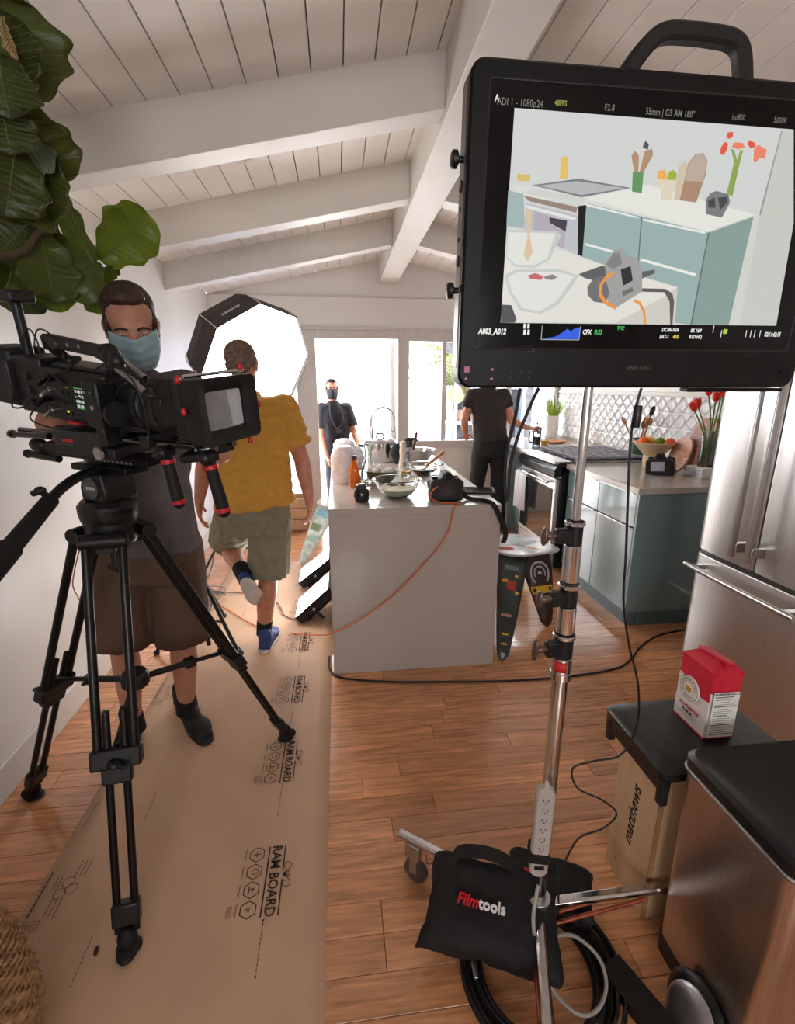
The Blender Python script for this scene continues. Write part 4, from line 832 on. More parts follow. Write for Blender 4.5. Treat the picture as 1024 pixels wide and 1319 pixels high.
ot('8K 16:9', (0.6281,0.0947), .0085, TW_, bold=.0003, xs=.78, shear=.15); ot('R3D HQ', (0.6272,0.0842), .0085, TW_, bold=.0003, xs=.78, shear=.15)
ot('02:11:42:15', (0.7749,0.0899), .0105, TW_, bold=.0004, xs=.66, shear=.1)
m = MB(MT)
for a, b in (((675, 418), (683, 424)), ((675, 426), (683, 432))):
    pass
for p in ((0.3181,0.0983), (0.3189,0.0884), (0.3249,0.0984), (0.3259,0.0885)): m.bb((p[0], p[1] - .004, .001), (p[0] + .004, p[1] + .004, .0012))
for p in ((0.6712,0.0978), (0.6882,0.0902), (0.7466,0.0909), (0.7652,0.0911), (0.7544,0.0909), (0.7373,0.0907)): m.bb((p[0], p[1] - .006, .001), (p[0] + .0012, p[1] + .006, .0012))
m.build('screen_icon', TW_, sg, smooth=False)['kind'] = 'stuff'
a = (0.3520,0.0774); b = (0.4199,0.0781)
hist = [(a[0], a[1])] + [(a[0] + (b[0] - a[0]) * k / 12, a[1] + h_) for k, h_ in enumerate((.0, .0006, .002, .003, .004, .006, .010, .013, .018, .013, .017, .020, .019))] + [(b[0], b[1])]
m = MB(MT); pv = [V((x, y, .0012)) for x, y in hist]; m.add(pv, [list(range(len(pv)))]); m.build('screen_icon', px('blue', (44, 92, 222)), sg, smooth=False)
m = MB(MT); m.bb((a[0] - .001, a[1] - .001, .001), (b[0] + .001, a[1], .0012)); m.bb((a[0] - .001, a[1], .001), (a[0], a[1] + .022, .0012)); m.bb((b[0], a[1], .001), (b[0] + .001, a[1] + .022, .0012)); m.build('screen_icon', px('grey', (180, 180, 180)), sg, smooth=False)['kind'] = 'stuff'
p = (0.6919,0.0942); MB(MT).bb((p[0], p[1] - .004, .001), (p[0] + .008, p[1] + .004, .0012)).build('screen_icon', px('lime', (170, 200, 60)), sg, smooth=False)
def hw(txt, p, size, mt, **k): textmesh('bezel_print', txt, size, mt, mo, MO @ M.Translation((p[0], p[1], .0003)), 'CENTER', depth=.0001, **k)
hw('SMALLHD', (0.5396,0.0305), .010, mat('bezel_ink_grey', (84, 82, 80), .5), xs=1.1)
BP = ink('bezel_pink', (190, 130, 150)); BGm = ink('bezel_ink_dim', (110, 100, 100))
m = MB(MT); p = (0.2225,0.0267); m.bb((p[0] - .004, p[1] - .005, 0), (p[0] + .005, p[1] + .005, .0004)); m.build('bezel_mark', BP, mo, smooth=False)
for q in ((0.2682,0.0269), (0.2679,0.0112)): m = MB(MT); m.cyl((q[0], q[1], 0), (q[0], q[1], .0006), .0024, n=12); m.build('bezel_light', BP, mo)
p = (0.2219,0.0111); m = MB(MT); m.cyl((p[0], p[1], 0), (p[0], p[1], .0004), .0022, n=12); m.build('bezel_mark', BP, mo)
for r_, s_ in (((0.2866,0.0243), '1234'), ((0.2859,0.0139), '5678')):
    for k in range(4): hw(s_[k], (r_[0] + k * .0165, r_[1]), .0055, BGm)
for q in ((0.3270,0.0607), (0.7566,0.0574)):
    m = MB(MT); m.rings([rr2(q[0] - .014, q[0] + .014, q[1] - .005, q[1] + .005, .0049, -.0002), rr2(q[0] - .0145, q[0] + .0145, q[1] - .0055, q[1] + .0055, .005, .0007), rr2(q[0] - .0125, q[0] + .0125, q[1] - .0035, q[1] + .0035, .003, .0004)], cap=False); m.build('touch_slot', mat('slot_dark', (34, 34, 35), .35), mo)
m = MB(MT); q = (0.8331,0.0219); m.lathe([(0, .0002), (.007, .0002), (.009, .002), (.009, 0)], (q[0], q[1], 0), (0, 0, 1), 20, cap=False); m.build('corner_dial', BLACKM, mo)
m = MB(MT); m.rings([[V((x, -.006 - d, z)) for x, z in ((.66, -.045), (.84, -.045), (.86, -.02), (.66, -.02))] for d in (0, .007)]); m.build('accessory_plate', BLACKM, mo, bevel=.002)
m = MB(MT); m.bb((.43, .10, -.062), (.58, .36, -.051)); m.build('rear_plate', BLACKM, mo, bevel=.004)

# stand
SX, SY = .489, .925
sd = thing('rolling_stand', 'chrome three-legged rolling stand carrying the large monitor', 'stand', (SX, SY, 0))
def col(name, z0, z1, r, mt, n=28, bev=.0012): return MB().cyl((SX, SY, z0), (SX, SY, z1), r, n=n).build(name, mt, sd, bevel=bev)
col('upper_riser', .95, 1.60, .0095, CHROME); 
m = MB(); m.cyl((SX, SY, 1.60), (SX, SY, 1.66), .016); m.cyl((SX, SY - .0, 1.66), (SX, SY, 1.70), .022); m.build('mount_head', BLACKM, sd)
MKB = mat('stand_mark_dark', (34, 34, 35), .4, metal=.5)
for i, (za, zb, zc, r) in enumerate(((1.222, 1.172, 1.088, .0185), (1.080, 1.028, .966, .0205), (.960, .905, .86, .0225))):
    cl = col('collar', zb, za, r - .001, MKB)
    m = MB(); m.lathe([(r + .001, 0), (r + .003, .002), (r + .003, .008), (r + .001, .010)], (SX, SY, za - .008), n=28, cap=False); m.build('collar_lip', CHROME, cl)
    m = MB(); m.bb((SX - .045, SY - .018, zb + .006), (SX - .008, SY + .004, za - .012)); m.build('clamp_lug', MKB, cl, bevel=.004)
    m = MB(); m.cyl((SX - .055, SY - .012, (za + zb) / 2), (SX - .040, SY - .010, (za + zb) / 2), .006); m.lathe([(0, 0), (.008, 0), (.010, .005), (.008, .012), (0, .014)], (SX - .055, SY - .012, (za + zb) / 2), (-1, 0, 0), 14, cap=False); m.ell((SX - .072, SY - .014, (za + zb) / 2), (.007, .012, .022 if i < 2 else .03), rot(0, .2)); m.build('wing_knob', mat('knob_bronze', (120, 104, 96), .35, metal=.8), cl)
    col('sleeve', zc, zb, r, CHROME)
m = MB(); m.rings([[V((SX + r_ * cos(a), SY + r_ * sin(a), z)) for a in [R(200 + 8 * k) for k in range(10)] for r_ in (.0235,)] for z in (.875, .898)], cap=False); m.build('sticker', ink('red_sticker', (196, 40, 44)), sd, solid=.0004)
col('lower_tube', .10, .86, .0175, CHROME); col('base_collar', .85, .868, .024, CHROME)
col('hub', .125, .19, .030, ALU); col('foot_collar', .075, .10, .026, ALU); col('orange_band', .105, .122, .022, mat('orange_band', (206, 110, 50), .4))
OR = mat('copper_brace', (150, 74, 48), .3, metal=.5)
for a in (142, 1, 252):
    d = V((cos(R(a)), sin(R(a)), 0)); s_ = V((-d.y, d.x, 0)); c = V((SX, SY, 0)); Lg = .43 if a == 142 else (.49 if a == 1 else .40)
    m = MB(); p0 = c + d * .025 + V((0, 0, .162)); p1 = c + d * Lg + V((0, 0, .150)); u = s_
    q = [[p + u * x * .013 + V((0, 0, y * .010)) for x, y in ((-1, -.5), (-.6, -1), (.6, -1), (1, -.5), (1, .5), (.6, 1), (-.6, 1), (-1, .5))] for p in (p0, p1)]; m.rings(q); lg = m.build('leg', CHROME, sd, bevel=.001)
    for s in (-1, 1):
        m = MB(); m.cyl(c + d * .02 + s_ * s * .012 + V((0, 0, .095)), c + d * Lg * .62 + s_ * s * .014 + V((0, 0, .142)), .0055, n=10); m.build('brace', OR, lg)
    w = c + d * (Lg - .055); m = MB(); m.bb((-.018, -.016, .125), (.018, .016, .142)); mm = MB(M.Translation(w) @ M.Rotation(R(a), 4, 'Z')); mm.bb((-.020, -.014, .086), (.03, .014, .14)); mm.build('caster_fork', ALU, lg, bevel=.003)
    mm = MB(M.Translation(w) @ M.Rotation(R(a) , 4, 'Z')); mm.lathe([(0, -.011), (.018, -.012), (.030, -.011), (.038, -.009), (.040, 0), (.038, .009), (.030, .011), (.018, .012), (0, .011)], (-.004, 0, .0405), (0, 1, 0), 28, cap=False); mm.build('caster_wheel', mat('grey_caster_rubber', (88, 74, 68), .5), lg)
    for q_ in (-.0135, .0135):
        mm = MB(M.Translation(w) @ M.Rotation(R(a), 4, 'Z')); mm.bb((-.012, q_ - .0015, .036), (.012, q_ + .0015, .10)); mm.build('fork_plate', ALU, lg, bevel=.001)
# sand bag: two filled lobes over the left leg
sbg = thing('sandbag', 'black saddle sandbag with red and white lettering lying over the stand leg', 'sandbag', (.36, 1.0, .05))
BC = mat('black_cordura', (17, 16, 17), .75, var=.1, bump=.12, bs=350)
def lobe(c, rx, ry, rz, Q):
    m = MB(); n = 26
    def g(sgn):
        def h(p, q):
            x, y = p * 2 - 1, q * 2 - 1; t = max(0, (1 - x ** 4) * (1 - y ** 4)) ** .5; k = 1 - .05 * (1 - abs(x)) * (y * y) * 2 - 0; k2 = 1 - .10 * (1 - abs(y)) * (x * x)
            return V(c) + Q @ V((rx * x * k2, ry * y * k, sgn * rz * t + .001 * sgn))
        return h
    n_ = 20; a_ = m.grid(g(1), n_, n_); m.grid(g(-1), n_, n_)
    N1 = (n_ + 1) ** 2; idx = [i for i in range(n_)] + [n_ + j * (n_ + 1) for j in range(n_)] + [N1 - 1 - i for i in range(n_)] + [(n_ - j) * (n_ + 1) for j in range(n_)]
    for a, b in zip(idx, idx[1:] + idx[:1]): m.f.append([a, b, b + N1, a + N1]); m.mi.append(0)
    return m
    def f(u, v):
        a = u * 2 * pi; ca, sa = cos(a), sin(a); k = (abs(ca) ** 4 + abs(sa) ** 4) ** -.25; r = sin(v * pi) ** .55 if 0 < v < 1 else .001
        return V(c) + Q @ V((rx * ca * k * r, ry * sa * k * r, rz * cos(v * pi)))
    m.grid(f, n, 14); return m
Q1 = rot(R(-22), R(0)) @ M.Rotation(R(16), 3, 'X') 
m = lobe((.370, .945, .125), .185, .120, .058, Q1); b1 = m.build('bag_lobe', BC, sbg, remesh=.007, sm=5, wob=.004, wf=14)
m = lobe((.575, 1.035, .075), .125, .085, .045, rot(R(-28), R(-8))); m.build('bag_lobe', BC, sbg, remesh=.007, sm=5, wob=.004, wf=14)
m = MB(); pts = smooth_path([(.275, 1.045, .165), (.31, 1.06, .205), (.40, 1.03, .215), (.46, .99, .195), (.50, .955, .17)], 6); rr_ = []
for i, p in enumerate(pts):
    t = (pts[min(i + 1, len(pts) - 1)] - pts[max(0, i - 1)]).normalized(); u = V((.35, .85, .1)); u = (u - t * t.dot(u)).normalized(); w = t.cross(u)
    rr_.append([p + u * a * .019 + w * b * .003 for a, b in ((-1, -1), (1, -1), (1, 1), (-1, 1))])
m.rings(rr_); m.build('carry_strap', BC, sbg, bevel=.001)
m = MB(); m.box((.485, .995, .193), (.03, .008, .004), rot(R(-20))); m.build('red_tab', ink('tab_red', (200, 36, 36)), sbg)
cN = V((.328, .922, .192)); nx = Q1 @ V((1, 0, 0)); ny = Q1 @ V((0, 1, 0)); TT = fr(cN, nx, ny)
OS = M.Translation((-.36, -1.0, -.05))
RI = ink('stitched_red', (214, 26, 40)); WI = ink('stitched_white', (232, 230, 230))
textmesh('lettering', 'Film', .034, RI, sbg, OS @ TT @ M.Translation((-.004, 0, 0)), 'RIGHT', depth=.004, bold=.0008, shear=.2)
textmesh('lettering', 'tools', .034, WI, sbg, OS @ TT @ M.Translation((-.004, 0, 0)), 'LEFT', depth=.004, bold=.0008, shear=.0)
# power strip strapped to the pole
ps = thing('power_strip', 'light grey power strip strapped upright to the lower stand tube', 'power strip', (.462, .90, .44))
Tp = fr((.4635, .893, .45), (1, -.25, 0), (-.02, -.03, 1))
STG = mat('light_grey_abs', (176, 168, 162), .45, var=.03)
m = MB(Tp); m.rings([rr2(-.020, .020, -.145, .128, .0185, -.012, 6), rr2(-.022, .022, -.147, .130, .0205, -.006, 6), rr2(-.022, .022, -.147, .130, .0205, .006, 6), rr2(-.018, .018, -.143, .126, .017, .011, 6)]); m.build('housing', STG, ps)
m = MB(Tp); m.lathe([(0, 0), (.009, 0), (.004, .018), (0, .02)], (.0, .128, 0), (0, 1, 0), 12, cap=False); m.build('hanger_tip', STG, ps)
for k in range(6):
    y = .098 - k * .030; o = MB(Tp); o.rings([rr2(-.013, .013, y - .012, y + .012, .004, .0105, 3), rr2(-.013, .013, y - .012, y + .012, .004, .0117, 3)]); o = o.build('outlet', STG, ps)
    for dx in (-.0055, .0055): MB(Tp).bb((dx - .0011, y - .001, .0115), (dx + .0011, y + .006, .0121)).build('slot', BLACK, o, smooth=False)
    MB(Tp).cyl((0, y - .006, .0115), (0, y - .006, .0121), .0022, n=10).build('slot', BLACK, o)
MB(Tp).bb((-.012, -.118, .0105), (.012, -.106, .0135)).build('switch', BLACK, ps, bevel=.001)
m = MB(Tp); m.rings([rr2(-.0245, .0245, -.1, -.07, .003, .013, 2), rr2(-.0245, .0245, -.1, -.07, .003, -.030, 2)]); m.build('velcro_strap', BC, ps, bevel=.002)
def cable(name, label, pts, r, mt, group=None, k=8, n=8):
    return tag(MB().tube(pts, r, n, k).build(name, mt), label, 'cable', group)
BK = mat('black_cable', (17, 17, 18), .5, var=.1)
GR = mat('grey_cable', (158, 148, 140), .5, var=.05)
cable('strip_cord', 'thick light grey cord looping from the power strip down over the cable coil', [(0.471,0.900,0.262), (0.446,0.860,0.204), (0.462,0.845,0.100), (0.484,0.801,0.050), (0.528,0.754,0.040), (0.579,0.757,0.040), (0.622,0.796,0.050), (0.624,0.844,0.070), (0.578,0.884,0.090), (0.512,0.875,0.110), (0.462,0.839,0.120), (0.450,0.816,0.100), (0.448,0.784,0.060)], .0048, GR)
m = MB(fr((0.445,0.753,0.070), (.8, -.6, 0), (.5, .8, .3))); m.rings([rr2(-.009, .009, -.018, .016, .003, -.008), rr2(-.009, .009, -.018, .016, .003, .008)]); m.rings([rr2(-.006, .006, .014, .026, .002, -.005), rr2(-.006, .006, .014, .026, .002, .005)])
tag(m.build('plug', STG, bevel=.002), 'light grey plug end of the strip cord at the bottom edge', 'plug')
# coil of black cable on the floor
cl = thing('cable_coil', 'thick coil of black cable lying on the floor at the stand foot', 'cable coil', (.47, .86, 0))
random.seed(11)
for k in range(12):
    r = .150 + .052 * (k % 5) / 4 + random.uniform(-.004, .004); z = .006 + .0115 * (k // 4); ox, oy = random.uniform(-.008, .008), random.uniform(-.008, .008); ph = random.random() * 6
    pts = [V((.475 + ox + r * cos(a + ph), .865 + oy + r * .98 * sin(a + ph), z + .002 * sin(3 * a))) for a in [2 * pi * i / 40 for i in range(41)]]
    MB().tube(pts, .0055, 7, 1).build('loop', BK, cl)
m = MB(); m.cyl((0.310,0.914,0.040), (0.307,0.856,0.030), .011, .008, 12); m.build('connector', ALU, cl, bevel=.002)
for q in ((0.405,0.995,0.040), (0.303,0.894,0.030)): m = MB(); m.lathe([(.010, -.003), (.014, -.003), (.014, .003), (.010, .003)], (q[0], q[1], q[2]), (1, 1, .3), 16, cap=False); m.build('tie_loop', BK, cl)
# adapter and its cords
ad = thing('power_adapter', 'black brick power adapter on the floor beside the pedal bin', 'power adapter', (.69, .78, 0))
m = MB(fr((.695, .775, .0), (.93, .36, 0), (-.36, .93, 0))); m.rings([rr2(-.035, .035, -.09, .085, .006, 0), rr2(-.035, .035, -.09, .085, .006, .036)]); m.build('brick', BLACK, ad, bevel=.003)
cable('adapter_cord', 'thin black cord curving from the stand foot to the power adapter', [(0.528,0.920,0.306), (0.534,0.910,0.213), (0.567,0.937,0.060), (0.628,0.947,0.020), (0.673,0.921,0.012), (0.676,0.853,0.030)], .0028, BK)
cable('monitor_power_cord', 'long thin black power cord hanging from the monitor and curling right of the stand', [(0.558,0.860,1.495), (0.553,0.860,1.467), (0.551,0.860,1.444), (0.556,0.870,1.394), (0.565,0.870,1.286), (0.583,0.880,1.160), (0.598,0.890,1.049), (0.645,0.920,0.926), (0.706,0.950,0.788), (0.732,0.970,0.659), (0.707,0.980,0.565), (0.646,1.000,0.534), (0.589,1.000,0.516), (0.609,1.000,0.451), (0.683,1.000,0.403), (0.733,1.000,0.350), (0.701,1.000,0.305), (0.622,0.980,0.306), (0.576,0.950,0.294), (0.543,0.920,0.278)], .0026, BK)
m = MB(); m.cyl((0.556,0.860,1.464), (0.555,0.860,1.423), .0085, n=10); tag(m.build('cord_brick', BLACK, bevel=.002), 'small black inline box on the cord just under the monitor', 'adapter')
cable('signal_cable', 'black signal cable hanging from the left underside of the monitor in a loop', [(0.329,0.870,1.495), (0.326,0.880,1.439), (0.318,0.890,1.380), (0.320,0.900,1.325), (0.326,0.900,1.281), (0.330,0.900,1.294), (0.330,0.900,1.348), (0.339,0.890,1.409), (0.356,0.880,1.467), (0.364,0.870,1.495)], .0034, BK)
cable('floor_cable', 'black cable lying on the floor along the front of the island toward the refrigerator', [(-0.095,2.470,0.006), (-0.089,2.344,0.006), (-0.026,2.257,0.006), (0.214,2.193,0.006), (0.496,2.159,0.006), (0.820,2.127,0.006), (1.138,2.124,0.006), (1.443,2.160,0.006), (1.589,2.235,0.006), (1.741,2.368,0.006), (1.933,2.475,0.006), (2.143,2.518,0.006), (2.406,2.538,0.006)], .0055, BK)

# ================================================================ people
SKIN = mat('skin_tan', (186, 132, 108), .5, var=.06, vs=40, sub=.12); SKIN2 = mat('skin_ruddy', (198, 134, 108), .5, var=.08, vs=40, sub=.12)
def lerp(a, b, t): return V(a).lerp(V(b), t)
def torso(m, rings, n=24):
    rs = []
    for c, r, f, a, b in rings:
        r = V(r).normalized(); f = V(f).normalized()
        rs.append([V(c) + r * a * (abs(cos(t)) ** .85) * (1 if cos(t) > 0 else -1) + f * b * (abs(sin(t)) ** .9) * (1 if sin(t) > 0 else -1) for t in [2 * pi * k / n for k in range(n)]])
    m.rings(rs)
def add_hand(m, wr, d, pn, thumb, curl=.5, s=1.0):
    """palm, four fingers of different lengths and a thumb leaving the side of the palm"""
    wr = V(wr); d = V(d).normalized(); pn = V(pn); pn = (pn - d * pn.dot(d)).normalized(); sd = V(thumb); sd = (sd - d * sd.dot(d) - pn * sd.dot(pn)).normalized()
    Q = M(((sd.x, pn.x, d.x), (sd.y, pn.y, d.y), (sd.z, pn.z, d.z)))
    m.ell(wr + d * .045 * s, (.040 * s, .016 * s, .052 * s), Q); m.cap(wr - d * .02, wr + d * .03 * s, .023 * s, .024 * s)
    for k, (o, L) in enumerate(((.029, .072), (.010, .080), (-.009, .075), (-.027, .060))):
        p = wr + d * (.082 - .004 * abs(k - 1)) * s + sd * o * s; a = 0; r = .0088 * s
        for seg, q in enumerate((.45, .32, .26)):
            a += curl * (.55 + .25 * seg) + .04 * k; dd = (d * cos(a) + pn * sin(a)); e = p + dd * L * q * s; m.cap(p, e, r, r * .92, 10); p = e; r *= .93
    p = wr + d * .018 * s + sd * .026 * s; q = p + (d * .55 + sd * .75 + pn * .25).normalized() * .040 * s; m.cap(p, q, .0125 * s, .0105 * s, 10)
    e = q + (d * .85 + sd * .25 + pn * .45).normalized() * .030 * s; m.cap(q, e, .0105 * s, .0088 * s, 10)
def head_frame(c, yaw_, pit=0, roll=0):  # local +y is the face
    return M.Translation(V(c)) @ (M.Rotation(yaw_, 4, 'Z') @ M.Rotation(pit, 4, 'X') @ M.Rotation(roll, 4, 'Y'))
def head_prims(m, T, s=1.0):
    k = MB(T @ M.Scale(s, 4))
    k.ell((0, -.014, .035), (.074, .093, .082), n=24, m=16); k.ell((0, .022, -.025), (.061, .070, .080)); k.ell((0, .030, -.075), (.044, .048, .036)); k.cap((-.03, -.0, -.07), (.03, 0, -.07), .036)
    k.cap((0, .085, .008), (0, .106, -.030), .008, .012); k.ell((0, .098, -.034), (.016, .012, .009)); k.cap((-.032, .073, .022), (.032, .073, .022), .013); 
    k.cap((-.018, .082, -.058), (.018, .082, -.058), .008); k.ell((0, .076, -.09), (.018, .014, .014)); k.ell((-.038, .062, -.02), (.02, .016, .02)); k.ell((.038, .062, -.02), (.02, .016, .02))
    for sx in (-1, 1): k.ell((sx * .076, -.006, -.008), (.009, .019, .031), rot(0, .15, sx * .25)); k.ell((sx * .076, -.002, -.032), (.007, .010, .011))
    m.v += k.v; m.f += [[i + len(m.v) - len(k.v) for i in f] for f in k.f]; m.mi += k.mi
def eyes(T, parent, s=1.0):
    T = T @ M.Scale(s, 4)
    for sx in (-1, 1):
        e = MB(T).ell((sx * .031, .0775, .004), (.0125, .009, .0085)).build('eye', mat('eye_white', (206, 198, 192), .2), parent)
        MB(T).ell((sx * .031, .0855, .002), (.0055, .002, .0055), n=12, m=6).build('iris', mat('iris_dark', (46, 32, 24), .15), e)
        m = MB(T); m.tube([(sx * .014, .086, .022), (sx * .032, .088, .028), (sx * .050, .078, .020)], .0035, 6); m.build('eyebrow', mat('brow_hair', (60, 42, 32), .8), parent)
        m = MB(T); m.tube([(sx * .018, .086, .006), (sx * .031, .0895, .0105), (sx * .044, .082, .006)], .003, 6); m.build('eyelid', SKIN, parent)
def hair(T, parent, mt, s=1.0, style=0):
    k = MB(T @ M.Scale(s, 4))
    if style == 0:      # short, fuller on top
        k.ell((0, -.030, .050), (.0785, .088, .080), n=24, m=16); k.ell((.005, .020, .106), (.056, .050, .026)); k.ell((0, -.055, -.012), (.064, .048, .058)); k.ell((-.01, .045, .104), (.045, .028, .018))
        for sx in (-1, 1): k.ell((sx * .069, .012, .012), (.010, .026, .036))
    elif style == 1:    # cropped, receding
        k.ell((0, -.030, .036), (.0775, .082, .078), n=24, m=16); k.ell((0, -.058, -.014), (.064, .046, .056))
        for sx in (-1, 1): k.ell((sx * .069, -.004, .006), (.010, .026, .036))
    else:               # pulled back
        k.ell((0, -.026, .046), (.0785, .088, .078), n=24, m=16); k.ell((0, -.06, -.01), (.062, .046, .056)); k.ell((0, -.115, .03), (.032, .034, .034))
    return k.build('hair', mt, parent, remesh=.0055, sm=3, wob=.0012, wf=60, ws=(1, .35, .35))
def mask(T, parent, mt, s=1.0, loops=True, col=None):
    T = T @ M.Scale(s, 4)
    def f(u, v):
        a = (u - .5) * 2.35; z = .002 - .118 * v; bul = .012 * sin(pi * v) + .0016 * sin(v * 26)
        nb = .026 * math.exp(-(a / .35) ** 2) * (1 - v) ** .6; rx = .071 + bul * .6 - .018 * v * v; ry = .082 + bul + nb - .016 * max(0, v - .7)
        return (rx * sin(a) * 1.05, .004 + ry * cos(a) + .004, z + .010 * abs(sin(a)) * (v - .5) * -1)
    m = MB(T); m.grid(f, 24, 20); o = m.build('face_mask', mt, parent, solid=.0022)
    if loops:
        for sx in (-1, 1):
            m = MB(T); m.tube([(sx * .070, .035, -.004), (sx * .078, .012, .014), (sx * .083, -.012, .020), (sx * .083, -.022, .0), (sx * .078, -.008, -.04), (sx * .070, .020, -.085)], .0014, 6); m.build('ear_loop', mat('mask_elastic', (226, 226, 224), .7), o)
    return o
def shoe(name, heel, toe, mt, sole_mt, parent, lift=0, roll=None, w=.048):
    heel, toe = V(heel), V(toe); d = (toe - heel).normalized(); L = (toe - heel).length; up_ = V(roll) if roll else V((0, 0, 1)); up_ = (up_ - d * up_.dot(d)).normalized(); sd = d.cross(up_)
    T = M(((d.x, -sd.x, up_.x, heel[0]), (d.y, -sd.y, up_.y, heel[1]), (d.z, -sd.z, up_.z, heel[2]), (0, 0, 0, 1)))
    m = MB(T); m.ell((.05, 0, .050), (.052, w * .80, .042)); m.ell((L * .38, 0, .046), (.085, w * .82, .040)); m.ell((L * .74, .003, .032), (.078, w * 1.02, .028)); m.cap((.055, 0, .06), (.055, 0, .105), .040, .037); m.ell((L * .52, 0, .055), (.07, w * .7, .034), rot(0, 0, .3)); m.box((L * .5, 0, .018), (L * .86, w * 1.5, .02))
    sh = m.build(name, mt, parent, remesh=.006, sm=4)
    pr = []
    for k in range(28):
        t = 2 * pi * k / 28; x = L / 2 + (L / 2 + .004) * cos(t); wy = (w * (.86 + .22 * (x / L)) * (1 - .18 * math.exp(-((x / L - .45) / .15) ** 2)) + .002) * (abs(sin(t)) ** .7) * (1 if sin(t) > 0 else -1); pr.append((x, wy))
    m = MB(T); m.prism(pr, M.Translation((0, 0, 0)), .020); m.build('sole', sole_mt, sh, bevel=.005)
    m = MB(T); [m.tube([(L * (.44 + .07 * k), -w * .5, .078 - .009 * k), (L * (.45 + .07 * k), 0, .092 - .010 * k), (L * (.44 + .07 * k), w * .5, .078 - .009 * k)], .0025, 6, 3) for k in range(4)]; m.build('laces', mat('lace_' + name, (40, 40, 44), .8), sh)['kind'] = 'stuff'
    return sh
def figure(label, J, skin, r, f, s=1.0, w=1.0, T=None, hands=True, neck_r=.052):
    """one continuous body grown from the joints J; r is the body's right, f its front"""
    c = J['pelvis']; t = thing('person', label, 'person', (c[0], c[1], 0))
    m = MB(); pv, ch, nk = V(J['pelvis']), V(J['chest']), V(J['neck'])
    r = V(r); f = V(f); sh_r, sh_l = V(J['shR']), V(J['shL']); sr = (sh_r - sh_l)
    torso(m, [(lerp(pv, ch, -.28), r, f, .13 * w, .10 * w), (lerp(pv, ch, 0), r, f, .158 * w, .112 * w), (lerp(pv, ch, .45), r, f, .140 * w, .105 * w), (ch, sr, f, .158 * w, .108 * w), (lerp(ch, nk, .55), sr, f, .160 * w, .085), (lerp(ch, nk, .88), sr, f, .09, .062)])
    m.cap(lerp(nk, ch, .2), lerp(nk, J['head'], .75), neck_r * 1.15, neck_r)
    for k in 'RL':
        a, b, c_ = V(J['sh' + k]), V(J['el' + k]), V(J['wr' + k]); m.cap(lerp(ch, nk, .5), a, .07, .056); m.cap(a, b, .050 * w, .041 * w); m.cap(b, lerp(b, c_, .3), .041 * w, .042 * w); m.cap(lerp(b, c_, .3), c_, .041 * w, .027)
        h, kn, an = V(J['hip' + k]), V(J['kn' + k]), V(J['an' + k]); m.cap(h, kn, .082 * w, .054 * w); bk = -V(f).normalized() * .014; m.cap(kn, lerp(kn, an, .35) + bk, .050 * w, .056 * w); m.cap(lerp(kn, an, .35) + bk, an, .056 * w, .036); m.cap(an, V(J['an' + k]) + V((0, 0, -.03)), .036, .038)
        if hands and ('hd' + k) in J: add_hand(m, c_, *J['hd' + k])
    head_prims(m, T, s); m.build('body', skin, t, remesh=.0068, sm=3)
    return t, m
def sleeve(m, a, b, t, r0, r1):
    a, b = V(a), V(b); m.cap(a, lerp(a, b, .3), r0, r0 * .98); m.cyl(lerp(a, b, .1), lerp(a, b, t), r0, r1, 20)

# ---- camera operator in a grey shirt, behind the camera rig
J = dict(pelvis=(-.755, 1.90, .93), chest=(-.735, 1.87, 1.27), neck=(-.69, 1.82, 1.55), shR=(-.89, 1.80, 1.49), shL=(-.535, 1.85, 1.485),
         elR=(-1.00, 1.74, 1.35), wrR=(-.83, 1.60, 1.34), elL=(-.375, 1.68, 1.27), wrL=(-.55, 1.60, 1.475), hipR=(-.85, 1.90, .90), hipL=(-.66, 1.90, .90),
         knR=(-.895, 1.87, .50), knL=(-.675, 1.90, .50), anR=(-.93, 1.92, .09), anL=(-.735, 2.02, .09), head=(-.653, 1.745, 1.665),
         hdR=((.8, -.5, .1), (0, 0, -1), (0, -1, 0), .5), hdL=((-.75, -.35, .45), (-.2, -.3, -1), (-.5, .6, .3), .45))
J['elR'] = (-0.906,1.660,1.383); J['elL'] = (-0.397,1.660,1.286); J['wrL'] = (-0.564,1.600,1.492)
HT = head_frame((-.650, 1.735, 1.682), R(180 + 22), R(-26), R(5))
p1, _ = figure('man in grey T-shirt, brown shorts and pale blue mask working behind the cinema camera', J, SKIN, (1, -.1, 0), (.1, -1, 0), .98, 1.0, HT)
eyes(HT, p1, .98)
hair(HT, p1, mat('dark_brown_hair', (58, 40, 32), .6, var=.2, vs=60), .99, 0)
mask(HT, p1, mat('pale_blue_mask', (146, 176, 186), .7, var=.04, bump=.1, bs=120), .98)
m = MB(); pv, ch, nk = V(J['pelvis']), V(J['chest']), V(J['neck'])
torso(m, [(pv + V((.01, 0, -.04)), (1, -.1, 0), (.1, -1, 0), .190, .150), (lerp(pv, ch, .3), (1, -.1, 0), (.1, -1, 0), .182, .150), (lerp(pv, ch, .7), (1, -.1, 0), (.1, -1, 0), .178, .142), (ch, (1, -.05, 0), (.1, -1, 0), .185, .132), (lerp(ch, nk, .5), (1, -.05, 0), (.1, -1, 0), .185, .105), (lerp(ch, nk, .85), (1, -.05, 0), (.1, -1, 0), .10, .075), (lerp(ch, nk, 1.0), (1, -.05, 0), (.1, -1, 0), .066, .062)])
for k in 'RL': m.cap(lerp(ch, nk, .6), J['sh' + k], .08, .070); sleeve(m, J['sh' + k], J['el' + k], .62 if k == 'R' else .6, .070, .074)
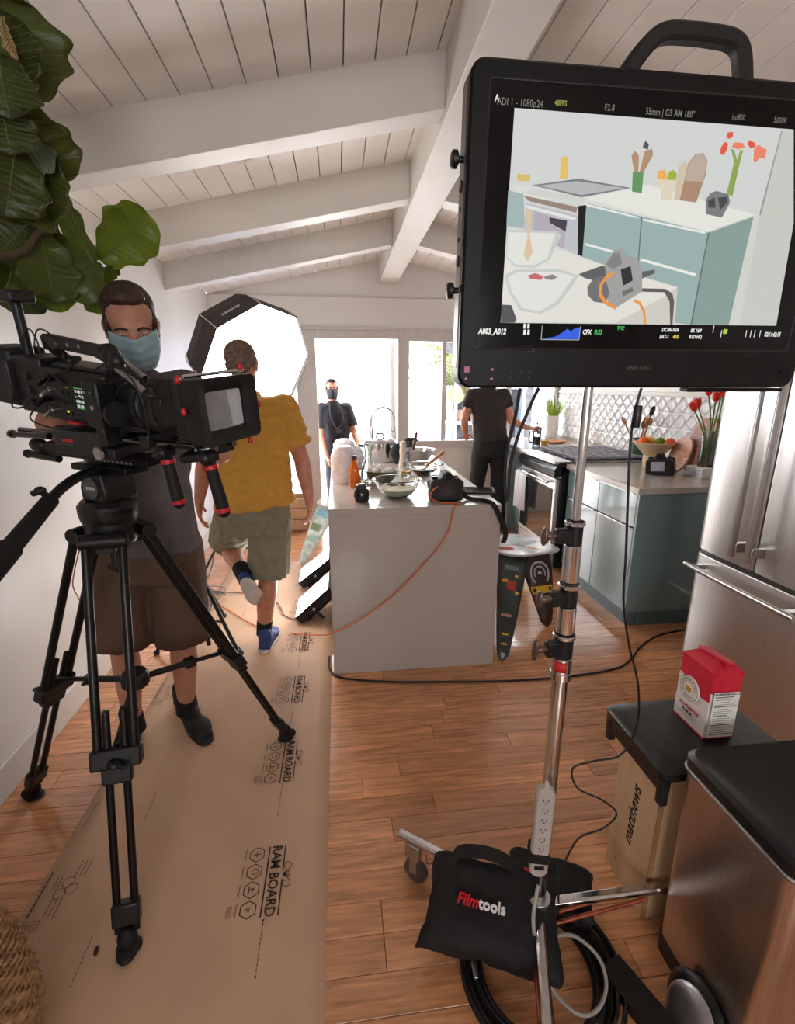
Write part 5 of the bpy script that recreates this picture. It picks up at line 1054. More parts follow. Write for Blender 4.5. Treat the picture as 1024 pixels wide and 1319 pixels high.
m.build('shirt', mat('dark_grey_jersey', (98, 92, 94), .85, var=.06, bump=.1, bs=200), p1, remesh=.010, sm=3, wob=.006, wf=9, ws=(1.6, 1.6, .7))
m = MB(); torso(m, [(pv + V((0, 0, .06)), (1, -.1, 0), (.1, -1, 0), .172, .130), (pv + V((0, 0, -.08)), (1, -.1, 0), (.1, -1, 0), .186, .138), (pv + V((0, 0, -.16)), (1, -.1, 0), (.1, -1, 0), .185, .125)])
for k in 'RL': h, kn = V(J['hip' + k]), V(J['kn' + k]); m.cap(h, lerp(h, kn, .2), .104, .104); m.cyl(lerp(h, kn, .1), lerp(h, kn, 1.04), .104, .108, 24)
m.build('shorts', mat('brown_twill', (92, 70, 56), .85, var=.05, bump=.1, bs=300), p1, remesh=.010, sm=2, wob=.006, wf=8, ws=(1.5, 1.5, .6))
SHB = mat('black_shoe_mesh', (22, 23, 22), .7, var=.15, bump=.2, bs=200); SOB = mat('dark_sole', (34, 35, 33), .7)
shoe('shoe', (-0.950,1.985,0.000), (-0.931,1.704,0.000), SHB, SOB, p1); shoe('shoe', (-0.822,2.171,0.000), (-0.602,1.836,0.000), SHB, SOB, p1)
for k in 'RL': m = MB(); a = V(J['an' + k]); m.cyl(a + V((0, 0, -.05)), a + V((0, 0, .035)), .049, .044); m.build('sock', mat('black_sock', (20, 20, 22), .9), p1, bevel=.004)

# ---- man in the yellow shirt walking away
J = dict(pelvis=(-.475, 2.62, .865), chest=(-.450, 2.60, 1.20), neck=(-.465, 2.58, 1.465), shR=(-.285, 2.60, 1.385), shL=(-.625, 2.60, 1.40),
         elR=(-.205, 2.63, 1.115), wrR=(-.175, 2.60, .905), elL=(-.70, 2.60, 1.12), wrL=(-.735, 2.55, .92), hipR=(-.385, 2.62, .83), hipL=(-.565, 2.62, .83),
         knR=(-.425, 2.64, .46), knL=(-0.697,2.900,0.576), anR=(-.475, 2.64, .10), anL=(-0.545,2.560,0.493), head=(-.472, 2.585, 1.590),
         hdR=((.05, -.1, -1), (-1, .2, 0), (0, 1, -.1), .42), hdL=((-.05, -.1, -1), (1, .2, 0), (0, 1, -.1), .4))
HT = head_frame((-.470, 2.585, 1.600), R(-8), R(-14), R(-4))
p2, _ = figure('balding man in mustard yellow T-shirt and olive shorts walking away between wall and island', J, SKIN2, (1, 0, 0), (0, 1, 0), .97, 1.04, HT)
eyes(HT, p2, .97); hair(HT, p2, mat('greying_brown_hair', (108, 86, 74), .7, var=.25, vs=70), .985, 1)
pv, ch, nk = V(J['pelvis']), V(J['chest']), V(J['neck']); m = MB()
torso(m, [(pv + V((.012, 0, .01)), (1, 0, .08), (0, 1, 0), .212, .170), (lerp(pv, ch, .3), (1, 0, 0), (0, 1, 0), .200, .168), (lerp(pv, ch, .65), (1, 0, 0), (0, 1, 0), .190, .155), (ch, (1, 0, 0), (0, 1, 0), .190, .140), (lerp(ch, nk, .5), (1, 0, -.05), (0, 1, 0), .185, .11), (lerp(ch, nk, .85), (1, 0, -.05), (0, 1, 0), .10, .075), (lerp(ch, nk, 1.0), (1, 0, 0), (0, 1, 0), .066, .062)])
for k in 'RL': m.cap(lerp(ch, nk, .6), J['sh' + k], .085, .074); sleeve(m, J['sh' + k], J['el' + k], .70, .074, .082)
m.build('shirt', mat('mustard_jersey', (204, 150, 62), .85, var=.04, bump=.1, bs=200), p2, remesh=.010, sm=3, wob=.009, wf=8, ws=(1.0, 1.0, 2.2))
m = MB(); torso(m, [(pv + V((0, 0, .06)), (1, 0, 0), (0, 1, 0), .185, .150), (pv + V((0, 0, -.06)), (1, 0, 0), (0, 1, 0), .196, .150), (pv + V((0, 0, -.14)), (1, 0, 0), (0, 1, 0), .188, .13)])
for k, e in (('R', .98), ('L', .88)): h, kn = V(J['hip' + k]), V(J['kn' + k]); m.cap(h, lerp(h, kn, .2), .108, .108); m.cyl(lerp(h, kn, .1), lerp(h, kn, e), .108, .112, 24)
m.build('shorts', mat('olive_grey_ripstop', (134, 128, 108), .85, var=.05, bump=.1, bs=300), p2, remesh=.010, sm=2, wob=.010, wf=9, ws=(1.6, 1.6, .8))
BSH = mat('blue_running_mesh', (44, 66, 124), .6, var=.12, bump=.15, bs=300); WSO = mat('white_foam_sole', (216, 214, 212), .5)
shoe('shoe', (-.475, 2.555, 0), (-.435, 2.80, 0), BSH, WSO, p2); 
_d = V((.16, .55, -.80)).normalized(); _u = V((-.38, .70, .58)); _u = (_u - _d * _u.dot(_d)).normalized(); _h = V(J['anL']) - _d * .05 - _u * .085
shoe('shoe', _h, _h + _d * .245, BSH, WSO, p2, roll=_u)
for k in 'RL':
    m = MB(); a = V(J['an' + k]); b = lerp(a, J['kn' + k], .20); m.cyl(a + (a - b) * .3, b, .043, .046); m.build('sock', mat('black_sock', (20, 20, 22), .9), p2, bevel=.003)

# ---- man in the doorway
J = dict(pelvis=(-.02, 5.80, .70), chest=(-.035, 5.80, 1.03), neck=(-.06, 5.79, 1.325), shR=(-.19, 5.79, 1.25), shL=(.10, 5.81, 1.25),
         elR=(-.205, 5.78, .93), wrR=(-.14, 5.70, .68), elL=(.175, 5.78, .95), wrL=(.215, 5.66, .84), hipR=(-.10, 5.82, .68), hipL=(.06, 5.82, .68),
         knR=(-.10, 5.80, .26), knL=(.08, 5.80, .26), anR=(-.10, 5.83, -.05), anL=(.10, 5.83, -.05), head=(-.066, 5.78, 1.44),
         hdR=((.2, -.2, -1), (1, 0, 0), (0, -1, 0), .4), hdL=((.2, -.5, -.6), (-1, 0, 0), (0, -1, .3), .5))
HT = head_frame((-.070, 5.775, 1.455), R(180 + 6), R(2), R(0))
p3, _ = figure('man in black T-shirt and black mask standing in the bright doorway', J, SKIN2, (-1, 0, 0), (0, -1, 0), .93, .92, HT)
eyes(HT, p3, .93); hair(HT, p3, mat('dark_hair', (50, 38, 36), .7, var=.2, vs=60), .945, 0); mask(HT, p3, mat('black_mask', (34, 34, 36), .7), .93)
pv, ch, nk = V(J['pelvis']), V(J['chest']), V(J['neck']); m = MB(); a = (1, 0, 0); b = (0, 1, 0)
torso(m, [(pv + V((0, 0, -.04)), a, b, .160, .125), (lerp(pv, ch, .5), a, b, .155, .12), (ch, a, b, .165, .12), (lerp(ch, nk, .5), a, b, .165, .10), (lerp(ch, nk, .85), a, b, .09, .07), (nk, a, b, .062, .058)])
for k in 'RL': m.cap(lerp(ch, nk, .6), J['sh' + k], .075, .062); sleeve(m, J['sh' + k], J['el' + k], .72, .062, .068)
m.build('shirt', mat('black_jersey', (42, 41, 46), .85, var=.08, bump=.1, bs=200), p3, remesh=.011, sm=3, wob=.006, wf=10)
m = MB(); torso(m, [(pv + V((0, 0, .03)), a, b, .15, .115), (pv + V((0, 0, -.12)), a, b, .155, .115)])
for k in 'RL': h, kn, an = V(J['hip' + k]), V(J['kn' + k]), V(J['an' + k]); m.cap(h, kn, .088, .068); m.cap(kn, an, .068, .055)
m.build('trousers', mat('charcoal_denim', (52, 52, 60), .85, var=.08), p3, remesh=.011, sm=3, wob=.005, wf=9)
shoe('shoe', (-.10, 5.88, -.14), (-.12, 5.62, -.14), SHB, SOB, p3); shoe('shoe', (.10, 5.88, -.14), (.12, 5.62, -.14), SHB, SOB, p3)
m = MB(); m.tube([(-.10, 5.70, 1.30), (-.09, 5.675, 1.15), (-.02, 5.668, 1.02), (.05, 5.675, 1.12), (.02, 5.70, 1.28)], .006, 6); m.build('lanyard', mat('grey_lanyard', (74, 74, 82), .7), p3)
m = MB(); m.box((-.0, 5.668, .99), (.07, .02, .05)); m.build('badge', mat('smoked_badge', (60, 60, 66), .3), p3, bevel=.004)

# ---- person in black with back to the camera at the far worktop
J = dict(pelvis=(1.55, 4.85, .95), chest=(1.52, 4.85, 1.25), neck=(1.50, 4.85, 1.50), shR=(1.66, 4.84, 1.41), shL=(1.345, 4.86, 1.41),
         elR=(1.735, 4.77, 1.155), wrR=(1.90, 4.72, 1.09), elL=(1.27, 4.86, 1.15), wrL=(1.33, 5.02, 1.0), hipR=(1.635, 4.85, .90), hipL=(1.465, 4.85, .90),
         knR=(1.66, 4.84, .48), knL=(1.43, 4.87, .48), anR=(1.68, 4.82, .09), anL=(1.42, 4.85, .09), head=(1.51, 4.86, 1.63),
         hdR=((.95, -.05, -.05), (0, 0, -1), (0, -1, .2), .7), hdL=((.3, .9, -.2), (0, 0, -1), (1, 0, 0), .5))
J['wrR'] = (1.885, 4.72, 1.085)
HT = head_frame((1.515, 4.865, 1.645), R(-20), R(-14), 0)
p4, _ = figure('person in black top and black trousers reaching for the french press by the window', J, SKIN2, (1, 0, 0), (0, 1, 0), .95, .98, HT)
eyes(HT, p4, .95); hair(HT, p4, mat('dark_brown_hair', (58, 40, 32)), .965, 2)
pv, ch, nk = V(J['pelvis']), V(J['chest']), V(J['neck']); m = MB()
torso(m, [(pv + V((0, 0, -.0)), a, b, .178, .135), (lerp(pv, ch, .5), a, b, .168, .13), (ch, a, b, .178, .125), (lerp(ch, nk, .5), a, b, .178, .10), (lerp(ch, nk, .85), a, b, .09, .07), (nk, a, b, .062, .058)])
for k in 'RL': m.cap(lerp(ch, nk, .6), J['sh' + k], .078, .064); sleeve(m, J['sh' + k], J['el' + k], .5, .064, .070)
sh = m.build('shirt', mat('faded_black_jersey', (50, 44, 43), .85, var=.08, bump=.1, bs=200), p4, remesh=.011, sm=3, wob=.006, wf=8)
m = MB(); m.box((1.685, 4.764, 1.335), (.055, .006, .013), rot(.3)); m.build('sleeve_logo', mat('white_logo_bar', (206, 204, 204)), sh)
m = MB(); torso(m, [(pv + V((0, 0, .06)), a, b, .165, .12), (pv + V((0, 0, -.04)), a, b, .182, .14), (pv + V((0, 0, -.16)), a, b, .175, .13)])
for k in 'RL': h, kn, an = V(J['hip' + k]), V(J['kn' + k]), V(J['an' + k]); m.cap(h, kn, .100, .076); m.cap(kn, an, .076, .064)
m.build('trousers', mat('black_trousers', (30, 30, 32), .85, var=.08), p4, remesh=.011, sm=3, wob=.006, wf=8, ws=(1, 1, .6))
shoe('shoe', (1.68, 4.75, 0), (1.71, 5.0, 0), SHB, SOB, p4); shoe('shoe', (1.42, 4.78, 0), (1.40, 5.03, 0), SHB, SOB, p4)

# ================================================================ tripod
tp = thing('camera_tripod', 'black heavy-duty twin-tube tripod with mid-level spreader and fluid head', 'tripod', (-.68, 1.47, 0))
TC = V((-.682, 1.465, 0)); BM_ = BLACKM; TBK = mat('tripod_black', (18, 18, 19), .4, var=.1); TRB = mat('tripod_tube', (30, 28, 28), .3, metal=.5)
feet = [(-1.181,1.636,0.000), (-0.616,1.057,0.000), (-0.274,1.834,0.000)]
m = MB(); m.lathe([(0, 1.03), (.045, 1.03), (.062, 1.045), (.070, 1.06), (.070, 1.115), (.05, 1.12), (0, 1.12)], (TC.x, TC.y, 0), n=32, cap=False)
m.build('crown', TBK, tp)
for k, F in enumerate(feet):
    F = V(F); d = V((F.x - TC.x, F.y - TC.y, 0)).normalized(); s_ = V((-d.y, d.x, 0)); top = TC + d * .085 + V((0, 0, 1.075)); ft = F + V((0, 0, .055)) - d * .01
    mid = lerp(top, ft, .50); knee = lerp(top, ft, .56)
    lg = MB(); lg.cyl(top - s_ * .062, top + s_ * .062, .022, n=16); lg.box(top + V((0, 0, -.012)) - d * .02, (.05, .05, .05), rot(math.atan2(d.y, d.x))); 
    lg = lg.build('leg', TBK, tp, bevel=.003)
    for s in (-1, 1):
        m = MB(); m.cyl(top + s_ * s * .046, knee + s_ * s * .046, .0125, n=14); m.build('upper_tube', TRB, lg)
        m = MB(); m.cyl(knee + s_ * s * .022 + (top - ft) * .12, ft + s_ * s * .022, .0105, n=14); m.build('lower_tube', TRB, lg)
    ax = (ft - top).normalized(); Q = M(((s_.x, ax.cross(s_).x, ax.x), (s_.y, ax.cross(s_).y, ax.y), (s_.z, ax.cross(s_).z, ax.z)))
    m = MB(); m.box(knee, (.128, .040, .055), Q); m.box(knee + ax * .045, (.076, .034, .05), Q); m.build('clamp_block', TBK, lg, bevel=.006)
    m = MB(); m.ell(knee + d * .03 + V((0, 0, .0)), (.018, .018, .012)); m.cap(knee + d * .03, knee + d * .05 + s_ * .03, .007); m.build('clamp_lever', TBK, lg)
    m = MB(); m.box(lerp(top, ft, .955), (.070, .034, .06), Q); m.build('end_block', TBK, lg, bevel=.006)
    m = MB(); m.ell(F + V((0, 0, .040)), (.026, .024, .034)); m.ell(F + V((0, 0, .016)) + d * .012, (.040, .028, .0155), rot(math.atan2(d.y, d.x))); m.ell(F + V((0, 0, .008)), (.034, .030, .0078)); m.build('rubber_foot', RUBBER, lg)
    # spreader arm
    hub = V((TC.x + .005, TC.y - .01, .585)); e = lerp(top, ft, .53)
    m = MB(); m.cyl(hub, lerp(hub, e, .55), .0105); m.cyl(lerp(hub, e, .45), e, .008); m.box(lerp(hub, e, .55), (.035, .03, .03), rot(math.atan2(d.y, d.x))); m.cyl(lerp(hub, e, .55), lerp(hub, e, .55) + s_ * .035, .006); m.build('spreader_arm', TBK, tp, bevel=.002)
m = MB(); m.lathe([(0, .56), (.034, .56), (.042, .57), (.042, .60), (.034, .612), (0, .612)], (TC.x + .005, TC.y - .01, 0), n=24, cap=False); m.build('spreader_hub', TBK, tp)
# bowl and fluid head
m = MB(); m.lathe([(0, 1.10), (.060, 1.10), (.074, 1.12), (.078, 1.145), (.078, 1.165), (.066, 1.18), (.0, 1.18)], (TC.x, TC.y, 0), n=36, cap=False); m.build('bowl', TBK, tp)
m = MB(); [m.cyl((TC.x + .0785 * cos(R(a)), TC.y + .0785 * sin(R(a)), 1.15), (TC.x + .084 * cos(R(a)), TC.y + .084 * sin(R(a)), 1.15), .007, n=10) for a in (-70, -55, -40, -25)]; m.build('bowl_rivets', BLACKM, tp)['kind'] = 'stuff'
m = MB(); m.cyl((TC.x, TC.y, 1.03), (TC.x, TC.y, .96), .016); m.cap((TC.x - .02, TC.y, .965), (TC.x + .03, TC.y - .02, .955), .011); m.build('bowl_clamp_handle', TBK, tp)
hd = M.Translation((TC.x + .012, TC.y - .008, 1.18)) @ M.Rotation(R(-32.7), 4, 'Z')
m = MB(hd); m.prism([(-.045, 0), (.052, 0), (.062, .03), (.050, .085), (-.030, .085), (-.047, .04)], fr((0, .052, 0), (1, 0, 0), (0, 0, 1)), .104); m.build('fluid_head', TBK, tp, bevel=.008, seg=3)
m = MB(hd); m.lathe([(0, 0), (.030, 0), (.031, .004), (.027, .005), (.026, .003), (0, .003)], (.008, -.052, .042), (0, -1, 0), 28, cap=False); dk = m.build('tilt_dial', mat('dial_grey', (88, 88, 92), .35, metal=.4), tp)
m = MB(hd); m.bb((-.011, -.0562, .038), (.027, -.0548, .046)); m.build('badge_bar', mat('badge_pale', (168, 168, 172), .4), dk)
m = MB(hd); m.bb((-.10, -.036, .085), (.14, .036, .105)); m.build('top_plate', BLACKM, tp, bevel=.004)
m = MB(); m.tube([(-0.650,1.440,1.284), (-0.679,1.400,1.272), (-0.695,1.340,1.262), (-0.705,1.280,1.244), (-0.713,1.240,1.221)], .0125, 12, 6); m.build('pan_bar', TBK, tp)
m = MB(); m.cyl((-0.710,1.250,1.229), (-0.724,1.080,1.149), .019, .021); m.cyl((-0.726,1.100,1.155), (-0.743,0.980,1.091), .026); m.build('pan_grip', RUBBER, tp, bevel=.003)
m = MB(); m.tube([(-0.707,1.240,1.235), (-0.714,1.220,1.253), (-0.732,1.220,1.250)], .008, 8); m.ell((-0.714,1.220,1.257), (.013, .013, .01)); m.build('pan_lock', TBK, tp)
# ================================================================ cinema camera rig
CT = M.Translation((-.638, 1.438, 1.296)) @ M.Rotation(R(-32.7), 4, 'Z') @ M.Rotation(R(1.0), 4, 'Y') @ M.Rotation(R(6), 4, 'X')
cc = thing('cinema_camera', 'black cinema camera rig with matte box, rods and hand grips on the tripod', 'camera', (-.665, 1.455, 1.288))
CB = mat('camera_black', (17, 17, 18), .42, var=.12); CG = mat('camera_dark_grey', (44, 44, 46), .4, var=.1, metal=.3)
def cbx(name, a, b, mt=CB, bev=.003, parent=None): return MB(CT).bb(a, b).build(name, mt, parent or cc, bevel=bev)
cbx('dovetail_plate', (-.27, -.035, .004), (.19, .035, .022), BLACKM); cbx('base_plate', (-.16, -.055, .022), (.10, .055, .052), CB)
m = MB(CT); m.lathe([(0, 0), (.017, 0), (.019, .004), (.017, .010), (.006, .012), (0, .010)], (.045, -.055, .037), (0, -1, 0), 20, cap=False); m.build('plate_lock', ALU, cc)
m = MB(CT); [m.bb((-.02 + k * .018, -.0365, .006), (-.012 + k * .018, -.034, .012)) for k in range(9)]; m.build('scale_marks', mat('scale_grey', (110, 110, 112), .5), cc, smooth=False)['kind'] = 'stuff'
for s in (-1, 1):
    m = MB(CT); m.cyl((-.36, s * .030, .072), (.44, s * .030, .072), .0078); m.build('rod', mat('rod_steel', (120, 116, 114), .25, metal=1), cc)
cbx('bridge_plate', (-.14, -.062, .05), (.06, .062, .092), CG)
CTL = CT; CT = CT @ M.Translation((.072, 0, .010)) @ M.Rotation(R(5), 4, 'Y')
body = cbx('body', (-.21, -.062, .095), (.045, .062, .232), CB, .006)
cbx('front_plate', (.045, -.055, .10), (.062, .055, .225), CG, .005)
# side of the body: buttons, display, connectors
dsp = cbx('side_display', (-.075, -.0655, .135), (.025, -.061, .195), mat('display_black', (8, 8, 9), .15), .001, body)
DW = ink('display_white', (200, 214, 200), .35); DGn = ink('display_green', (90, 190, 90), .35)
random.seed(5); m = MB(CT)
for r_ in range(4):
    x = -.070
    while x < .016:
        w_ = random.uniform(.004, .014); m.bb((x, -.0662, .142 + r_ * .0125), (min(x + w_, .02), -.0656, .149 + r_ * .0125)); x += w_ + .004
o = m.build('readout', DW, dsp, smooth=False); o['kind'] = 'stuff'
m = MB(CT); m.bb((-.072, -.0664, .139), (-.045, -.0658, .141)); m.bb((-.072, -.0664, .19), (-.04, -.0658, .192)); m.build('readout', DGn, dsp, smooth=False)
for i in range(4):
    for j in range(2): MB(CT).cyl((-.105 - j * .022, -.062, .12 + i * .026), (-.105 - j * .022, -.066, .12 + i * .026), .005, n=10).build('button', CG, body)
MB(CT).cyl((-.10, -.064, .19), (-.10, -.0668, .19), .0022, n=8).build('indicator', ink('led_yellow', (240, 220, 60), .6), body)
MB(CT).cyl((-.115, -.064, .125), (-.115, -.0668, .125), .0026, n=8).build('indicator', ink('led_yellow', (240, 220, 60), .6), body)
for k, (x, z) in enumerate(((-.16, .205), (-.16, .178), (-.185, .15), (-.165, .125))): m = MB(CT); m.cyl((x, -.06, z), (x, -.078, z), .008, n=12); m.cap((x, -.078, z), (x + .004, -.10, z - .012), .005); m.build('connector', ALU if k % 2 else BLACKM, body)
cbx('battery_plate', (-.335, -.060, .10), (-.21, .060, .250), CB, .006); cbx('rear_monitor', (-.355, -.075, .125), (-.335, .07, .235), CG, .005)
cbx('battery', (-.50, -.055, .105), (-.36, .055, .265), mat('battery_grey', (26, 26, 28), .55), .012); cbx('battery_cap', (-.56, -.05, .11), (-.50, .05, .258), CB, .01)
for k in range(3): MB(CT).cyl((-.27, -.060, .13 + k * .035), (-.27, -.068, .13 + k * .035), .009, n=14).build('port', CG, cc)
# top handle
hz = .295
hpth = [(-.26, 0, hz - .004), (-.245, 0, hz), (-.12, 0, hz - .006), (.0, 0, hz - .014), (.012, 0, hz - .018)]
m = MB(CT); m.prism([(-.255, hz - .028), (-.262, hz + .006), (-.25, hz + .014), (.005, hz - .004), (.018, hz - .016), (.018, .235), (-.004, .235), (-.004, hz - .045), (-.05, hz - .030), (-.19, hz - .022), (-.215, hz - .03), (-.155, .252), (-.155, .235), (-.19, .235), (-.19, .25), (-.235, hz - .028)], fr((0, .014, 0), (1, 0, 0), (0, 0, 1)), .028); hnd = m.build('top_handle', mat('handle_dark_steel', (56, 50, 50), .4, metal=.5), cc, bevel=.004)
for x in (-.19, -.145, -.10): MB(CT).cyl((x, -.016, hz - .008), (x, .016, hz - .008), .0045, n=12).build('screw', ALU, hnd)
cbx('top_plate', (-.18, -.045, .232), (.04, .045, .242), CG, .003)
# video transmitter on a post at the back
m = MB(CT); m.cyl((-.335, -.01, .24), (-.34, -.01, .385), .014, .013); m.build('post', CB, cc); m = MB(CT); m.bb((-.375, -.045, .382), (-.300, .025, .414)); m.build('transmitter', CG, cc, bevel=.008)
# articulating arm in front of the operator's chest
m = MB(CT); m.ell((.045, -.03, .275), (.026, .02, .03)); m.ell((.075, -.04, .262), (.02, .018, .028)); m.cyl((.03, -.03, .22), (.04, -.03, .26), .012); m.cyl((.02, -.035, .292), (.05, -.035, .296), .010); m.build('arm_clamp', CB, cc)
m = MB(CT); m.cyl((.06, -.045, .262), (.19, -.05, .195), .009); m.cyl((.085, -.03, .272), (.16, -.035, .236), .006); m.build('arm_rod', mat('arm_alu', (166, 166, 170), .25, metal=1), cc)
m = MB(CT); m.ell((.19, -.05, .195), (.022, .018, .022)); m.box((.215, -.05, .18), (.05, .03, .04)); m.build('arm_joint', CB, cc, bevel=.003)
cbx('wireless_box', (.035, -.115, .115), (.09, -.066, .225), CB, .006)
for x in (.05, .07): MB(CT).cyl((x, -.115, .20), (x, -.118, .20), .003, n=8).build('screw', ALU, cc)
MB(CT).cyl((.07, -.115, .165), (.07, -.119, .165), .006, n=12).build('screw', ALU, cc)
CTB = CT; CT = CTL
# lens
m = MB(CT); m.lathe([(.045, .06), (.050, .08), (.050, .11), (.044, .112), (.044, .118), (.056, .12), (.056, .150), (.050, .152), (.050, .158), (.058, .16), (.058, .20), (.064, .205), (.064, .235), (.060, .24), (.060, .25), (.066, .255), (.066, .30), (.07, .305), (.066, .33), (.066, .38), (.05, .385)], (0, 0, .160), (1, 0, 0), 40); ln = m.build('lens', CB, cc)
for x, r_ in ((.128, .0566), (.215, .0645), (.280, .0665)):
    m = MB(CT); n_ = 60; m.rings([[V((x + dx, (r_ + .002 * (k % 2)) * cos(2 * pi * k / n_), .160 + (r_ + .002 * (k % 2)) * sin(2 * pi * k / n_))) for k in range(n_)] for dx in (0, .016)], cap=False); m.build('gear_ring', CG, ln)
for x in (.155, .203, .252): m = MB(CT); m.lathe([(.0585, x), (.0608, x), (.0608, x + .003), (.0585, x + .003)], (0, 0, .160), (1, 0, 0), 36, cap=False); m.build('pale_ring', ALU, ln)
m = MB(CT); m.cyl((.115, -.085, .150), (.185, -.085, .150), .026, n=24); m.bb((.12, -.10, .072), (.15, -.055, .13)); m.build('focus_motor', CB, cc, bevel=.003)
m = MB(CT); m.cyl((.185, -.085, .150), (.195, -.085, .150), .030, n=24); m.build('motor_gear', CG, cc)
cbx('lens_support', (.20, -.05, .06), (.235, .05, .095), CB); cbx('rod_clamp', (.39, -.05, .05), (.42, .05, .095), CB)
# matte box: hollow tapered shade with filter stage
def sq(x, hy, hz_, c=.160, r=.012): return [V((x, p.x, c + p.y)) for p in rrect(-hy, hy, -hz_, hz_, r, 0, 3)]
m = MB(CT); m.rings([sq(.375, .064, .056), sq(.405, .080, .066), sq(.425, .085, .070), sq(.470, .090, .073), sq(.476, .090, .073, r=.014), sq(.474, .075, .060), sq(.462, .058, .045, r=.01), sq(.440, .055, .042, r=.01)], cap=False); mb_ = m.build('matte_box', mat('matte_box_black', (15, 15, 16), .5, var=.1), cc)
m = MB(CT); m.rings([sq(.452, .056, .043), sq(.456, .056, .043)]); m.build('filter_glass', mat('filter_glass', (128, 128, 130), .1, coat=1, spec=1), mb_)
m = MB(CT); m.add([V((.4568, .018, .119)), V((.4568, .054, .119)), V((.4568, .054, .201)), V((.4568, .012, .201))], [(0, 1, 2, 3)]); m.build('painted_reflection', mat('pale_reflection_paint', (176, 178, 186), .2, coat=1), mb_, smooth=False)  # paler strip on the filter glass: a reflection painted as colour
cbx('filter_stage', (.380, -.082, .095), (.412, .082, .225), CB, .008)
for z in (.240, .082): m = MB(CT); m.cyl((.44, -.088, z), (.44, .092, z), .0040); m.build('flag_rod', CHROME, mb_)
m = MB(CT); m.rings([[V((.46 + a, .100 + b, z)) for a, b in ((-.004, -.004), (.004, -.004), (.004, .004), (-.004, .004))] for z in (.11, .215)]); m.bb((.455, .088, .108), (.465, .104, .116)); m.bb((.455, .088, .210), (.465, .104, .218)); m.build('flag_bracket', CB, mb_)
for p in ((.44, .085, .246), (.46, .110, .155), (.45, .075, .070), (.42, -.085, .232), (.43, -.092, .165)): MB(CT).cap(p, (p[0], p[1], p[2] + .006), .007, .005, 12).build('red_knob', RED, mb_)
cbx('red_trim', (-.10, -.0635, .060), (-.05, -.0625, .068), RED, .001)
m = MB(CT); m.cyl((-.03, -.07, .118), (.02, -.072, .114), .005); m.build('red_plug', RED, cc)
# hand grips on rosette arms
for (x0, x1, x2, y, zz, lab) in ((.27, .310, .322, -.060, .050, 0), (.37, .455, .475, -.065, .050, 1)):
    m = MB(CT); m.cyl((x0, -.03, .060), (x0, y, .050), .011); m.cap((x0, y, .050), (x1, y - .01, .015 + zz), .011, .010); m.cyl((x1, y - .02, .012 + zz), (x1, y + .012, .012 + zz), .016); m.ell((x1, y - .012, .012 + zz), (.017, .017, .017)); m.build('grip_arm', CB, cc)
    g = V((x1 + .002, y - .005, -.006 + zz)); e = V((x2, y - .005, -.115 + zz)); m = MB(CT); m.cap(g, e, .0135, .0155); gp = m.build('hand_grip', RUBBER, cc)
    for t in (.04, .97): q = lerp(g, e, t); dd = (e - g).normalized() * .005; MB(CT).cyl(q - dd, q + dd, .0165).build('red_ring', RED, gp)
# wires
CT = CTB
WR = mat('dark_cord', (26, 22, 26), .5)
for k, pts in enumerate(([(-.27, -.03, .25), (-.275, -.02, .29), (-.25, -.02, .318), (-.21, -.02, .315), (-.17, -.02, .28), (-.16, -.02, .25)], [(-.30, -.04, .24), (-.315, -.03, .29), (-.29, -.02, .318), (-.265, -.02, .29), (-.262, -.02, .25)], [(-.16, -.07, .205), (-.12, -.09, .225), (-.06, -.09, .20), (-.02, -.085, .17)], [(-.185, -.10, .138), (-.21, -.11, .10), (-.14, -.10, .085), (-.05, -.09, .10), (.0, -.08, .114)],
                         [(.08, -.08, .225), (.12, -.09, .26), (.17, -.085, .25), (.20, -.08, .19), (.19, -.07, .10)], [(-.34, -.07, .15), (-.30, -.10, .12), (-.24, -.10, .13), (-.19, -.09, .175)], [(.0, -.05, .24), (.08, -.06, .265), (.17, -.065, .245), (.24, -.07, .20)], [(-.10, -.03, .25), (-.09, -.06, .235), (-.13, -.08, .215), (-.16, -.085, .18)])):
    MB(CT).tube(pts, .0022, 6, 8).build('wire', WR, cc)
CT = CTL
m = MB(CT); m.cyl((-.36, -.05, .062), (-.17, -.055, .068), .009); m.cyl((-.375, -.05, .062), (-.36, -.05, .062), .012); m.build('side_rod', mat('rod_grey', (60, 60, 62), .3, metal=.8), cc)
m = MB(CT); m.ell((-.285, -.03, .03), (.035, .02, .022)); m.cyl((-.33, -.035, .0), (-.20, -.03, -.006), .011); m.ell((-.345, -.035, .0), (.014, .014, .014)); m.box((-.23, -.02, .02), (.06, .03, .04)); m.build('rear_bracket', CB, cc)
cable('hanging_cord', 'thin red cord hanging behind the left tripod legs by the white wall', [(-0.929,1.750,0.942), (-0.978,1.780,0.844), (-1.004,1.800,0.775), (-0.991,1.800,0.721), (-0.977,1.800,0.630)], .0022, mat('red_cord', (176, 70, 60), .5))

